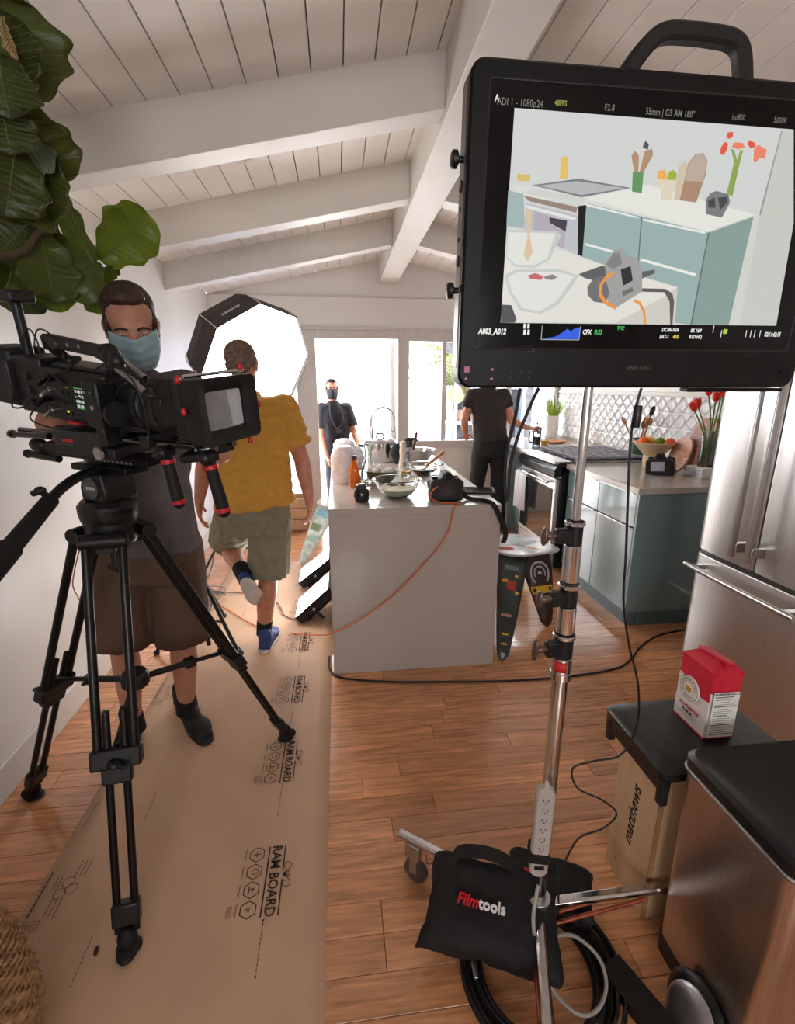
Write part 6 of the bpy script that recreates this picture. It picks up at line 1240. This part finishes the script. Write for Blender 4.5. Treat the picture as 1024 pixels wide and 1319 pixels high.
# ================================================================ floor protection board with its print
KRAFT = mat('kraft_board', (205, 168, 138), .6, var=.03, vs=5, bump=.03, bs=300)
pb = thing('floor_protection_board', 'long brown kraft floor protection board laid along the left side', 'floor covering', (-.5, 2, 0))
m = MB()
m.grid(lambda u, v: (-.965 + .885 * u + (.02 * v if u < .5 else 0), .30 + 3.72 * v + .02 * u, .0014 + .0008 * (noise.noise(V((u * 4, v * 9, 1))) + .6)), 12, 40); m.build('sheet', KRAFT, pb, solid=.0010)
PI_ = ink('board_ink', (52, 40, 38)); PI2 = ink('board_ink_soft', (112, 88, 74)); OB_ = M.Translation((.5, -2, 0))
def bars(T, rects, mt, nm='print'):
    m = MB(T); [m.add([V((a, b, 0)), V((c, b, 0)), V((c, d, 0)), V((a, d, 0))], [(0, 1, 2, 3)]) for a, b, c, d in rects]; o = m.build(nm, mt, pb, smooth=False); return o
def ringp(T, r, w, n, mt, x=0, y=0, a0=0):
    m = MB(T); m.rings([[V((x + q * cos(a0 + 2 * pi * k / n), y + q * sin(a0 + 2 * pi * k / n), 0)) for k in range(n)] for q in (r, r - w)], cap=False); return m.build('print', mt, pb, smooth=False)
def logo(yc, x=-.262, k=1.0):
    T = fr((x, yc, .0048), (0, -1, 0), (1, 0, 0)) @ M.Scale(k, 4)
    textmesh('print', 'RAM BOARD', .044, PI_, pb, OB_ @ T @ M.Translation((0, .0145, 0)), depth=0, bold=.0007, xs=.90)
    bars(T, [(-.112, -.011, .112, -.0065), (-.112, .0395, -.026, .0435), (.004, .0395, .112, .0435)], PI_)
    m = MB(T)
    for s in (-1, 1): m.tube([(-.011 + s * .004, .046, 0), (-.011 + s * .016, .062, 0), (-.011 + s * .034, .068, 0), (-.011 + s * .040, .052, 0), (-.011 + s * .026, .043, 0), (-.011 + s * .020, .052, 0)], .0009, 4); m.tube([(-.011 + s * .004, .044, 0), (-.011 + s * .010, .056, 0), (-.011, .066, 0)], .0008, 4)
    m.ell((-.011, .050, 0), (.005, .007, .0006), n=10, m=4); o = m.build('print', PI_, pb); o['kind'] = 'stuff'
    for i in range(4):
        cx = -.088 + i * .058; ringp(T, .027, .0032, 6, PI_, cx, -.048, 0)
        if i == 0: bars(T, [(cx - .010, -.050, cx + .010, -.0465), (cx - .002, -.060, cx + .002, -.036)], PI2)
        elif i == 1: ringp(T, .011, .003, 10, PI2, cx, -.046)
        elif i == 2: bars(T, [(cx - .010, -.058, cx + .008, -.053), (cx - .006, -.046, cx + .006, -.042), (cx - .003, -.053, cx + .001, -.038)], PI2)
        else: ringp(T, .010, .005, 3, PI2, cx, -.048, .4)
        bars(T, [(cx - .022, -.084, cx + .020, -.082), (cx - .016, -.088, cx + .012, -.0865)], PI2)
    bars(T, [(.070, -.098 - .004 * q, .104, -.0965 - .004 * q) for q in range(4)], PI2)
    # cut line with arrow heads
    bars(T, [(.128 + q * .0125, .0005, .128 + q * .0125 + .009, .0025) for q in range(10)], PI_)
    m = MB(T); m.add([V((.118, -.002, 0)), V((.118, .005, 0)), V((.125, .0015, 0))], [(0, 2, 1)]); m.add([V((.262, -.002, 0)), V((.262, .005, 0)), V((.255, .0015, 0))], [(0, 1, 2)]); m.build('print', PI_, pb, smooth=False)['kind'] = 'stuff'
for yc in (1.205, 1.70, 2.19, 2.66, 3.15, 3.62): logo(yc)
def side(yc, x=-.90):
    T = fr((x, yc, .0048), (0, -1, 0), (1, 0, 0))
    bars(T, [(-.07 + q * .014, -.046, -.07 + q * .014 + .011, -.042) for q in range(10)], PI_)
    bars(T, [(-.10, .03 + q * .014, -.045, .0325 + q * .014) for q in range(3)] + [(.02, .0 + q * .014, .075, .0025 + q * .014) for q in range(3)] + [(-.05, -.018 + .012 * q, -.005, -.016 + .012 * q) for q in range(2)], PI2)
    for cx, cy in ((-.03, .022), (-.008, .040), (.005, .012)): ringp(T, .018, .0022, 12, PI2, cx, cy)
    bars(T, [(.078, -.045, .080, .0), (.108, -.045, .110, .0), (.078, -.045, .110, -.043), (.078, -.002, .110, .0)], PI2); textmesh('print', 'EPIC', .018, PI2, pb, OB_ @ T @ M.Translation((.094, -.022, 0)) @ M.Rotation(R(90), 4, 'Z'), depth=0)
for yc in (1.24, 2.25, 3.25): side(yc)
for x, y in ((-.73, 1.04), (-.73, 1.53), (-.93, 1.53), (-.70, 2.05), (-.93, 1.95), (-.68, 2.55), (-.68, 3.1), (-.9, 2.75)):
    bars(fr((x, y, .0048), (0, -1, 0), (1, 0, 0)), [(-.06 + q * .0125, -.001, -.06 + q * .0125 + .009, .001) for q in range(10)], PI_)
m = MB(); m.ell((-0.702,1.058,0.006), (.006, .014, .003), rot(.2)); tag(m.build('dry_leaf', mat('dark_red_leaf', (60, 20, 24), .6)), 'tiny dark red leaf lying on the brown board', 'leaf')

# ================================================================ octagonal softbox on its stand
sx = thing('octagonal_softbox', 'large lit octagonal softbox with black sides and white front by the left wall', 'softbox', (-.62, 3.6, 1.7))
bc = V((-0.539,3.500,1.645)); nrm = V((.60, -.66, -.45)).normalized(); u0 = V((0, 0, 1)); ex = u0.cross(nrm).normalized(); ey = nrm.cross(ex)
TSX = M(((ex.x, ey.x, nrm.x, bc.x), (ex.y, ey.y, nrm.y, bc.y), (ex.z, ey.z, nrm.z, bc.z), (0, 0, 0, 1)))
SXB = mat('softbox_fabric', (58, 52, 52), .75, var=.06, bump=.1, bs=80); PIPE = mat('silver_piping', (208, 204, 202), .5)
RO = .41
def og(r, z, n=8, a0=R(12)): return [V((r * cos(a0 + 2 * pi * k / n), r * sin(a0 + 2 * pi * k / n), z)) for k in range(n)]
rimz = [og(RO, .03), og(RO * 1.0, 0), og(RO * .985, -.13), og(RO * .88, -.26), og(RO * .58, -.37), og(.07, -.42)]
for k in range(8):
    m = MB(TSX); k2 = (k + 1) % 8; rows = [[r_[k], r_[k2]] for r_ in rimz]
    m.add([p for r_ in rows for p in r_], [(2 * i, 2 * i + 1, 2 * i + 3, 2 * i + 2) for i in range(len(rows) - 1)]); pn = m.build('fabric_panel', SXB, sx, smooth=False, solid=.003)
    m = MB(TSX); m.tube([r_[k] * 1.008 for r_ in rimz], .0035, 6, 4); m.build('piping', PIPE, pn)
m = MB(TSX); m.add([p for p in og(RO * .985, .008)] + [V((0, 0, -.006))], [(k, (k + 1) % 8, 8) for k in range(8)])
m.build('front_diffuser', mat('lit_diffuser', (250, 248, 246), .8, var=0, emit=((255, 251, 246), 7)), sx, smooth=False)
m = MB(TSX); m.lathe([(0, -.57), (.055, -.57), (.06, -.54), (.06, -.43), (.075, -.425), (.075, -.41), (0, -.41)], n=24, cap=False); m.build('lamp_head', BLACK, sx)
kk = 3; a_ = R(12) + 2 * pi * (kk + .5) / 8
for kk in range(8):
    pts = [TSX @ ((r_[kk] + r_[(kk + 1) % 8]) / 2) for r_ in rimz]
    if kk == 2:
        xx = (TSX.to_3x3() @ (rimz[1][kk] - rimz[1][(kk + 1) % 8])).normalized(); yy = (pts[1] - pts[2]).normalized()
        zz = xx.cross(yy); c0 = (pts[1] + pts[2]) / 2 
        if zz.dot(c0 - TSX @ V((0, 0, -.05))) < 0: xx = -xx; zz = -zz
        textmesh('lettering', 'neewer', .045, PIPE, sx, M.Translation((.62, -3.6, -1.7)) @ fr(c0 + zz * .004, xx if xx.x > 0 else -xx, yy if (xx if xx.x > 0 else -xx).cross(yy).dot(zz) > 0 else -yy), bold=.001)
ls = thing('light_stand', 'black light stand holding the softbox near the left wall', 'stand', (-.86, 3.86, 0))
base = TSX @ V((0, 0, -.50)); bx_, by_ = base.x, base.y
m = MB(); m.cyl((bx_, by_, .25), (bx_, by_, base.z - .06), .014); m.build('pole', TBK, ls); m = MB(); m.cyl((bx_, by_, .2), (bx_, by_, 1.0), .018); m.cyl((bx_, by_, .98), (bx_, by_, 1.05), .025); m.build('lower_pole', TBK, ls)
for a in (100, 220, 340):
    m = MB(); d = V((cos(R(a)), sin(R(a)), 0)); c = V((bx_, by_, 0)); m.cyl(c + V((0, 0, .55)), c + d * .36 + V((0, 0, .015)), .010); m.cyl(c + V((0, 0, .22)), c + d * .2 + V((0, 0, .25)), .006); m.ell(c + d * .36 + V((0, 0, .014)), (.016, .016, .014)); m.build('leg', TBK, ls)
m = MB(); m.box((bx_, by_, base.z - .03), (.05, .05, .08)); m.build('tilt_bracket', BLACK, ls, bevel=.004)
m = MB(); m.box((-1.03, 3.86, 1.36), (.05, .04, .14), rot(.2)); tag(m.build('blue_clamp', mat('blue_clamp_plastic', (40, 90, 160), .4), bevel=.006), 'blue clamp handle at the left below the softbox', 'clamp')

# ================================================================ two floor lights leaning beside the island
def led(name_label, y0, y1, x0, z0, L, ang, e):
    t = thing('floor_light', name_label, 'light', (x0, (y0 + y1) / 2, 0), None)
    # near edge at (x0,z0), rises toward +x
    T = M.Translation((x0, (y0 + y1) / 2, z0)) @ M.Rotation(-ang, 4, 'Y'); w = y1 - y0
    MB(T).bb((0, -w / 2, -.055), (L, w / 2, -.004)).build('housing', BLACK, t, bevel=.006)
    MB(T).bb((.0, -w / 2, -.004), (L, w / 2, .006)).build('frame', BLACKM, t, bevel=.002)
    MB(T).bb((.010, -w / 2 + .008, .004), (L - .010, w / 2 - .008, .0085)).build('lit_face', mat('lit_panel', (255, 255, 255), .6, var=0, emit=((255, 250, 244), e)), t)
    m = MB(T); m.cyl((L * .45, -w / 2 - .001, -.03), (L * .45, -w / 2 - .012, -.03), .010, n=14); m.build('yoke_knob', ALU, t)
    m = MB(T); m.bb((L * .42, -w / 2 - .010, -.12), (L * .48, -w / 2 - .003, -.02)); m.bb((L * .15, -w / 2 - .009, -.045), (L * .27, -w / 2 - .001, -.033)); m.build('yoke', BLACK, t, bevel=.002)
    m = MB(T); m.bb((L * .1, -w / 2 + .02, -.075), (L * .9, w / 2 - .02, -.055)); m.build('heat_sink', BLACKM, t, bevel=.003)
    return t
led('nearer lit floor light panel tilted against the left side of the island', 2.88, 3.16, -.315, .045, .30, R(42), 12)
led('farther lit floor light panel tilted against the left side of the island', 3.42, 3.70, -.335, .06, .30, R(38), 12)

# ================================================================ cables and small gear on the floor at the left
TCB = mat('brown_grey_cord', (108, 80, 74), .5)
cable('trailing_cord', 'dark cord curving across the board to the nearer floor light', [(-0.438,3.142,0.010), (-0.404,3.020,0.010), (-0.326,2.944,0.010), (-0.263,2.917,0.020), (-0.212,2.913,0.030)], .004, TCB)
cable('brown_cord', 'brown grey cord lying across the brown board behind the walking man', [(-1.059,3.451,0.010), (-0.965,3.454,0.010), (-0.822,3.437,0.010), (-0.643,3.374,0.010), (-0.486,3.236,0.010), (-0.434,3.106,0.010)], .004, TCB)
cable('wall_cord', 'grey cord dropping down the wall and curling to the floor left of the walking man', [(-1.062,4.000,0.433), (-1.056,3.950,0.300), (-1.051,3.900,0.168), (-1.091,3.882,0.020), (-1.087,3.739,0.010), (-1.106,3.632,0.010)], .005, mat('grey_cord', (96, 88, 86), .5))
cable('left_cord', 'dark cord curling behind the operator legs on the floor', [(-0.911,2.719,0.008), (-0.851,2.730,0.008), (-0.809,2.800,0.008), (-0.804,2.983,0.008), (-0.848,3.159,0.008), (-0.927,3.293,0.008)], .004, TCB)
rp = thing('cord_bundle', 'small grey tangle of cords on the floor behind the operator', 'cable coil', (-1.0, 3.4, 0)); random.seed(9)
for k in range(6):
    c = V((-1.0 + random.uniform(-.04, .04), 3.42 + random.uniform(-.06, .06), .012 + k * .006)); r_ = random.uniform(.06, .10)
    MB().tube([c + V((r_ * 1.3 * cos(a), r_ * sin(a), .004 * sin(3 * a + k))) for a in [2 * pi * i / 16 for i in range(15)]], .0035, 6, 3).build('loop', mat('blue_grey_cord', (110, 116, 124), .5), rp)
gb_ = thing('battery_case', 'black equipment block with a white knob on the floor behind the operator legs', 'case', (-1.12, 2.95, 0))
m = MB(); m.box((-1.12, 2.95, .05), (.16, .12, .10), rot(.3)); m.build('case', BLACK, gb_, bevel=.008); m = MB(); m.cyl((-1.10, 2.90, .10), (-1.10, 2.90, .15), .012); m.build('post', BLACK, gb_); m = MB(); m.ell((-1.10, 2.90, .165), (.018, .018, .02)); m.build('knob', mat('white_knob', (220, 220, 220), .4), gb_)
ms = thing('folded_stand', 'small black stand with a leg reaching out onto the board behind the tripod', 'stand', (-.82, 2.68, 0))
m = MB(); m.cyl((-.80, 2.66, .02), (-.86, 2.75, 1.0), .013); m.build('pole', TBK, ms)
for e in ((-.575, 2.47, .02), (-1.08, 2.62, .015), (-.80, 3.05, .015)):
    m = MB(); m.cyl((-.835, 2.70, .50), e, .011); m.cyl((-.80, 2.67, .18), lerp((-.835, 2.70, .50), e, .6), .007); m.ell(e, (.018, .018, .016)); m.build('leg', TBK, ms)

# ================================================================ fiddle leaf fig and its basket
def leafmat(name, col, tr=.35):
    m = mat(name, col, .38, var=.12, vs=14, bump=.12, bs=40); nt = m.node_tree; N = nt.nodes
    b = N['Principled BSDF']; o = N['Material Output']; t = N.new('ShaderNodeBsdfTranslucent'); mx = N.new('ShaderNodeMixShader'); mx.inputs[0].default_value = tr
    c = lin(col); t.inputs[0].default_value = (c[0] * 1.5, c[1] * 1.5, c[2] * .8, 1); nt.links.new(b.outputs[0], mx.inputs[1]); nt.links.new(t.outputs[0], mx.inputs[2]); nt.links.new(mx.outputs[0], o.inputs[0]); return m
L1, L2, L3, L4 = leafmat('fig_leaf_bright', (120, 136, 44), .45), leafmat('fig_leaf_mid', (88, 98, 38)), leafmat('fig_leaf_dark', (70, 78, 36)), leafmat('fig_leaf_underside', (120, 134, 108), .2)
BR = leafmat('fig_leaf_dry', (190, 150, 116), .2)
VN = mat('leaf_vein', (98, 112, 50), .5)
fig = thing('fiddle_leaf_fig', 'fiddle leaf fig tree with broad wavy leaves reaching in at upper left', 'plant', (-1.04, .72, .40))
BARK = mat('fig_bark', (96, 78, 62), .8, bump=.3, bs=60)
m = MB(); m.tube([(-1.02, .74, .30), (-1.03, .85, .8), (-1.06, 1.02, 1.3), (-1.05, 1.2, 1.75), (-1.02, 1.38, 2.05), (-.99, 1.46, 2.15)], .018, 10, 6, rs=(.022, .010)); m.build('trunk', BARK, fig)
BRs = [((-1.05, 1.2, 1.75), (-0.875,1.550,1.838), (-0.842,1.660,1.930), (-0.830,1.720,1.917), (-0.801,1.780,1.894), (-0.758,1.830,1.872)), ((-1.03, 1.28, 1.95), (-0.838,1.500,1.953), (-0.818,1.580,2.035), (-0.760,1.600,2.100)), ((-1.0, 1.35, 2.15), (-0.790,1.450,2.103), (-0.763,1.500,2.175))]
for b in BRs: m = MB(); m.tube(b, .007, 8, 5, rs=(.010, .0045)); m.build('branch', BARK, fig)
CAMP = V((0, 0, 1.5))
def leaf(b, t, w, mt, tilt=0, bend=.12, name='leaf', lx=0, seed=0):
    b, t = V(b), V(t); d = t - b; L = d.length; ax = d / L; tc = (CAMP - (b + t) / 2).normalized() + V((lx, 0, .0)); nr = (tc - ax * tc.dot(ax)).normalized(); nr = M.Rotation(tilt, 3, ax) @ nr; sd = ax.cross(nr)
    def f(u, v):
        ww = w * (.20 + .92 * sin(pi * min(1, v ** 1.15 * .93 + .04)) ** .75 * (.60 + .45 * v)) * (1 if v < .97 else .75); ww = ww if v > .01 else w * .08
        x = (u - .5) * 2; e = abs(x)
        ww *= 1 + .07 * sin(v * 21 + seed * 2 + (0 if x > 0 else 2)) * e
        z = bend * L * (-(v - .35) ** 2) * 1.2 + .10 * w * e ** 1.6 + .045 * w * sin(v * 17 + seed * 3 + (0 if x > 0 else 1.5)) * e * e - .012 * w * math.cos(v * 46) * (1 - e) * e * 4
        return b + ax * (L * v) + sd * (x * ww * .5) + nr * z
    m = MB(); m.grid(f, 12, 26); o = m.build(name, mt, fig, solid=.0012)
    m = MB(); m.tube([f(.5, v) + nr * .0012 for v in [k / 12 for k in range(13)]], .0016, 5, 1, rs=(.0026, .0008))
    for k in range(2, 10):
        for s in (-1, 1): v0 = k / 11; m.tube([f(.5 + s * q * .46, min(.98, v0 + q * .12)) + nr * .0012 for q in (0, .35, .7, 1)], .0008, 4, 2)
    o2 = m.build('veins', VN, o); o2['kind'] = 'stuff'
LV = [
 ((-0.763,1.850,1.897), (-0.604,1.880,2.049), .185, L1, .25, .1, 0), ((-0.763,1.830,1.897), (-0.867,1.860,2.051), .15, L1, -.9, .2, 0),
 ((-0.841,1.720,1.930), (-0.735,1.700,1.756), .155, L2, .2, .3, 0), ((-0.849,1.680,1.931), (-0.828,1.660,1.743), .17, L2, -.3, .25, 0), ((-0.870,1.700,1.944), (-1.025,1.720,1.731), .22, L3, .1, .25, 0),
 ((-0.856,1.740,1.850), (-0.864,1.740,1.723), .12, L1, .5, .1, 0), ((-0.752,1.840,1.877), (-0.811,1.860,1.736), .13, L1, -.5, .1, 0), ((-0.747,1.840,1.877), (-0.735,1.900,1.861), .05, L2, 0, .1, 0),
 ((-0.761,1.500,2.169), (-0.710,1.580,2.029), .155, L2, -.15, .35, 0), ((-0.739,1.500,2.173), (-0.730,1.460,2.367), .235, L2, .25, .2, 0), ((-0.719,1.440,2.167), (-0.719,1.360,2.278), .17, L3, -.3, .2, 0),
 ((-0.726,1.560,2.127), (-0.799,1.440,2.034), .15, L4, .35, .5, 0), ((-0.745,1.560,2.102), (-0.800,1.540,1.924), .165, L2, .15, .15, 0), ((-0.761,1.460,2.060), (-0.788,1.420,1.903), .16, L3, 0, .2, 0),
 ((-0.843,1.480,1.919), (-0.736,1.600,2.005), .10, L3, .6, .3, 0), ((-0.821,1.460,1.931), (-0.741,1.560,1.947), .12, L2, -.6, .3, 0), ((-0.753,1.620,2.108), (-0.771,1.660,2.031), .07, L1, .8, .1, 0), ((-0.742,1.400,2.128), (-0.734,1.380,2.020), .13, L3, .2, .2, 0),
 ((-0.863,1.660,1.953), (-0.970,1.660,1.861), .15, L3, .3, .2, 0), ((-0.938,1.720,1.939), (-0.963,1.780,1.750), .17, L3, -.2, .2, 0), ((-0.711,1.360,2.196), (-0.714,1.360,2.081), .16, L3, .4, .2, 0), ((-0.989,1.700,1.764), (-0.916,1.720,1.940), .12, L2, .4, .2, 0),
 ((-0.904,1.700,1.945), (-0.851,1.760,2.020), .12, L2, .2, .2, 0)]
for i, (b, t, w, mt, ti, be, lx) in enumerate(LV): leaf(b, t, w, mt, ti, be, 'leaf', lx, i)
leaf((-0.681,1.340,2.255), (-0.676,1.340,2.185), .035, BR, 1.0, .4, 'dry_leaf', 0, 3)
bk = thing('woven_basket', 'round woven seagrass basket at the bottom left corner', 'basket', (-.945, .74, 0))
SG = mat('seagrass', (176, 138, 98), .8, var=.25, vs=70, bump=.3, bs=200); random.seed(2)
BCX, BCY = -.945, .74
for k in range(24):
    z = .012 + k * .0175; rr = .205 + .062 * sin(pi * min(1, (z + .05) / .48)); n_ = 44
    m = MB()
    for ph in (0, pi):
        pts = [V((BCX + (rr + .006 * sin(a * 22 + ph + k)) * cos(a), BCY + (rr + .006 * sin(a * 22 + ph + k)) * sin(a), z + .006 * cos(a * 22 + ph + k) + .002 * noise.noise(V((a * 3, k, 0))))) for a in [2 * pi * i / 132 for i in range(133)]]
        m.tube(pts, .0056, 5, 1)
    m.build('braid', SG, bk)['kind'] = 'stuff'
m = MB(); m.lathe([(0, 0), (.19, 0), (.20, .01), (.236, .2), (.20, .40), (.19, .40), (.225, .2), (.185, .02), (0, .02)], (BCX, BCY, 0), n=40, cap=False); m.build('liner', mat('dark_liner', (60, 44, 32), .9), bk)
m = MB(); m.lathe([(0, .30), (.20, .30), (.20, .33), (0, .345)], (BCX, BCY, 0), n=24, cap=False); m.build('soil', mat('potting_soil', (48, 36, 28), .95, bump=.6, bs=80), bk)

# ================================================================ outside, seen through the windows
PALM = leafmat('palm_frond', (92, 98, 34), .15)
pl = thing('palm_tree', 'palm fronds outside the window left of the monitor', 'palm tree', (1.86, 6.25, -.14))
m = MB(); m.tube([(1.84, 6.25, -.14), (1.80, 6.25, 1.0), (1.52, 6.38, 1.80)], .06, 10); m.build('trunk', BARK, pl)
for k in range(11):
    a = R(20 + k * 33); c = V((1.52, 6.38, 1.82)); e = c + V((cos(a) * .72, sin(a) * .40, .12 - .35 * (k % 3) * .6)); mid_ = c.lerp(e, .5) + V((0, 0, .10)); pth = smooth_path([c, mid_, e], 6)
    m = MB(); m.tube(pth, .006, 5, 1)
    for i in range(2, len(pth)):
        t_ = (pth[i] - pth[i - 1]).normalized(); s_ = t_.cross(V((0, 0, 1))).normalized()
        for q in (-1, 1):
            tip = pth[i] + s_ * q * .20 + t_ * .16 - V((0, 0, .08)); w_ = t_ * .018; m.add([pth[i] - w_, pth[i] + w_, tip], [(0, 1, 2)])
    m.build('frond', PALM, pl)
pst = tag(MB().bb((1.34, 6.85, -.14), (1.50, 6.95, 2.6)).build('porch_post', WHITE, bevel=.004), 'white square post of the porch outside the window', 'post')
shf = thing('garden_shelf', 'pale outdoor shelf with pots seen through the window left of the monitor', 'shelf', (1.9, 6.9, -.14))
for z in (.35, .95, 1.45): MB().bb((1.56, 6.85, z), (2.7, 7.1, z + .05)).build('board', mat('pale_blue_board', (150, 164, 186), .5), shf, bevel=.004)
for x in (1.57, 2.64): MB().bb((x, 6.86, -.14), (x + .05, 7.09, 1.5)).build('upright', mat('pale_blue_board', (190, 204, 220)), shf, bevel=.004)
MB().bb((1.52, 7.12, -.14), (2.9, 7.14, 2.2)).build('backboard', mat('weathered_grey', (66, 64, 68), .8, var=.3, vs=9), shf)
for k, (x, z, r, col, lb) in enumerate(((1.68, .40, .10, (150, 130, 90), 'olive pot on the lowest outdoor shelf'), (1.95, .40, .09, (196, 140, 110), 'terracotta pot on the lowest outdoor shelf'), (1.72, 1.0, .08, (206, 150, 120), 'terracotta pot on the middle outdoor shelf'), (1.98, 1.0, .09, (90, 90, 96), 'dark grey pot on the middle outdoor shelf'), (2.25, 1.0, .09, (190, 180, 150), 'beige pot on the middle outdoor shelf'), (1.7, 1.5, .08, (110, 120, 130), 'blue grey pot on the top outdoor shelf'))):
    m = MB(); m.lathe([(0, 0), (r * .7, 0), (r, r * 1.7), (r * 1.08, r * 1.7), (r * 1.08, r * 2), (r * .95, r * 2), (r * .8, r * .2), (0, r * .2)], (x, 6.9, z), n=20, cap=False); m.v = [p + V((0, .08, 0)) for p in m.v]; tag(m.build('plant_pot', mat('pot_%d' % k, tuple(c_ * .62 for c_ in col), .6)), lb, 'pot')
m = MB(); m.lathe([(0, 0), (.10, 0), (.12, .012), (.09, .01), (0, .008)], (1.62, 6.72, 1.37), (0, -1, .2), 24, cap=False); tag(m.build('round_plate', mat('pale_green_plate', (140, 150, 116), .4)), 'round pale green plate hanging on the outdoor shelf', 'plate')
cs = thing('reflector_stand', 'white stand standing outside the window behind the person in black', 'stand', (1.50, 6.2, -.14))
m = MB(); m.cyl((1.50, 6.2, .1), (1.50, 6.2, 1.55), .02); m.build('pole', mat('white_stand', (230, 230, 232), .4), cs)
for a in (30, 150, 270): m = MB(); m.cyl((1.50, 6.2, .5), (1.50 + .35 * cos(R(a)), 6.2 + .35 * sin(R(a)), -.13), .014); m.build('leg', mat('white_stand', (230, 230, 232)), cs)
nw = tag(MB().bb((2.2, 8.6, -.14), (6.0, 8.8, 2.6)).build('neighbour_wall', mat('pale_blue_render', (136, 156, 180), .8)), 'pale blue wall of the building beyond the right window', 'wall')
wd = thing('wooden_crate', 'pale wooden crate on the floor by the doorway behind the walking man', 'crate', (-.5, 5.1, 0))
for z in (.02, .14, .26): MB().bb((-.66, 4.98, z), (-.34, 4.995, z + .1)).build('slat', PLY, wd, bevel=.002); MB().bb((-.66, 5.215, z), (-.34, 5.23, z + .1)).build('slat', PLY, wd, bevel=.002)
for x in (-.66, -.355): MB().bb((x, 4.996, .02), (x + .015, 5.214, .36)).build('end_board', PLY, wd, bevel=.002)
MB().bb((-.645, 4.996, .005), (-.355, 5.214, .02)).build('base_board', PLY, wd)

for o in list(S.objects):
    if o.type == 'MESH' and o.parent is None and 'label' not in o and 'kind' not in o: print('UNTAGGED', o.name)
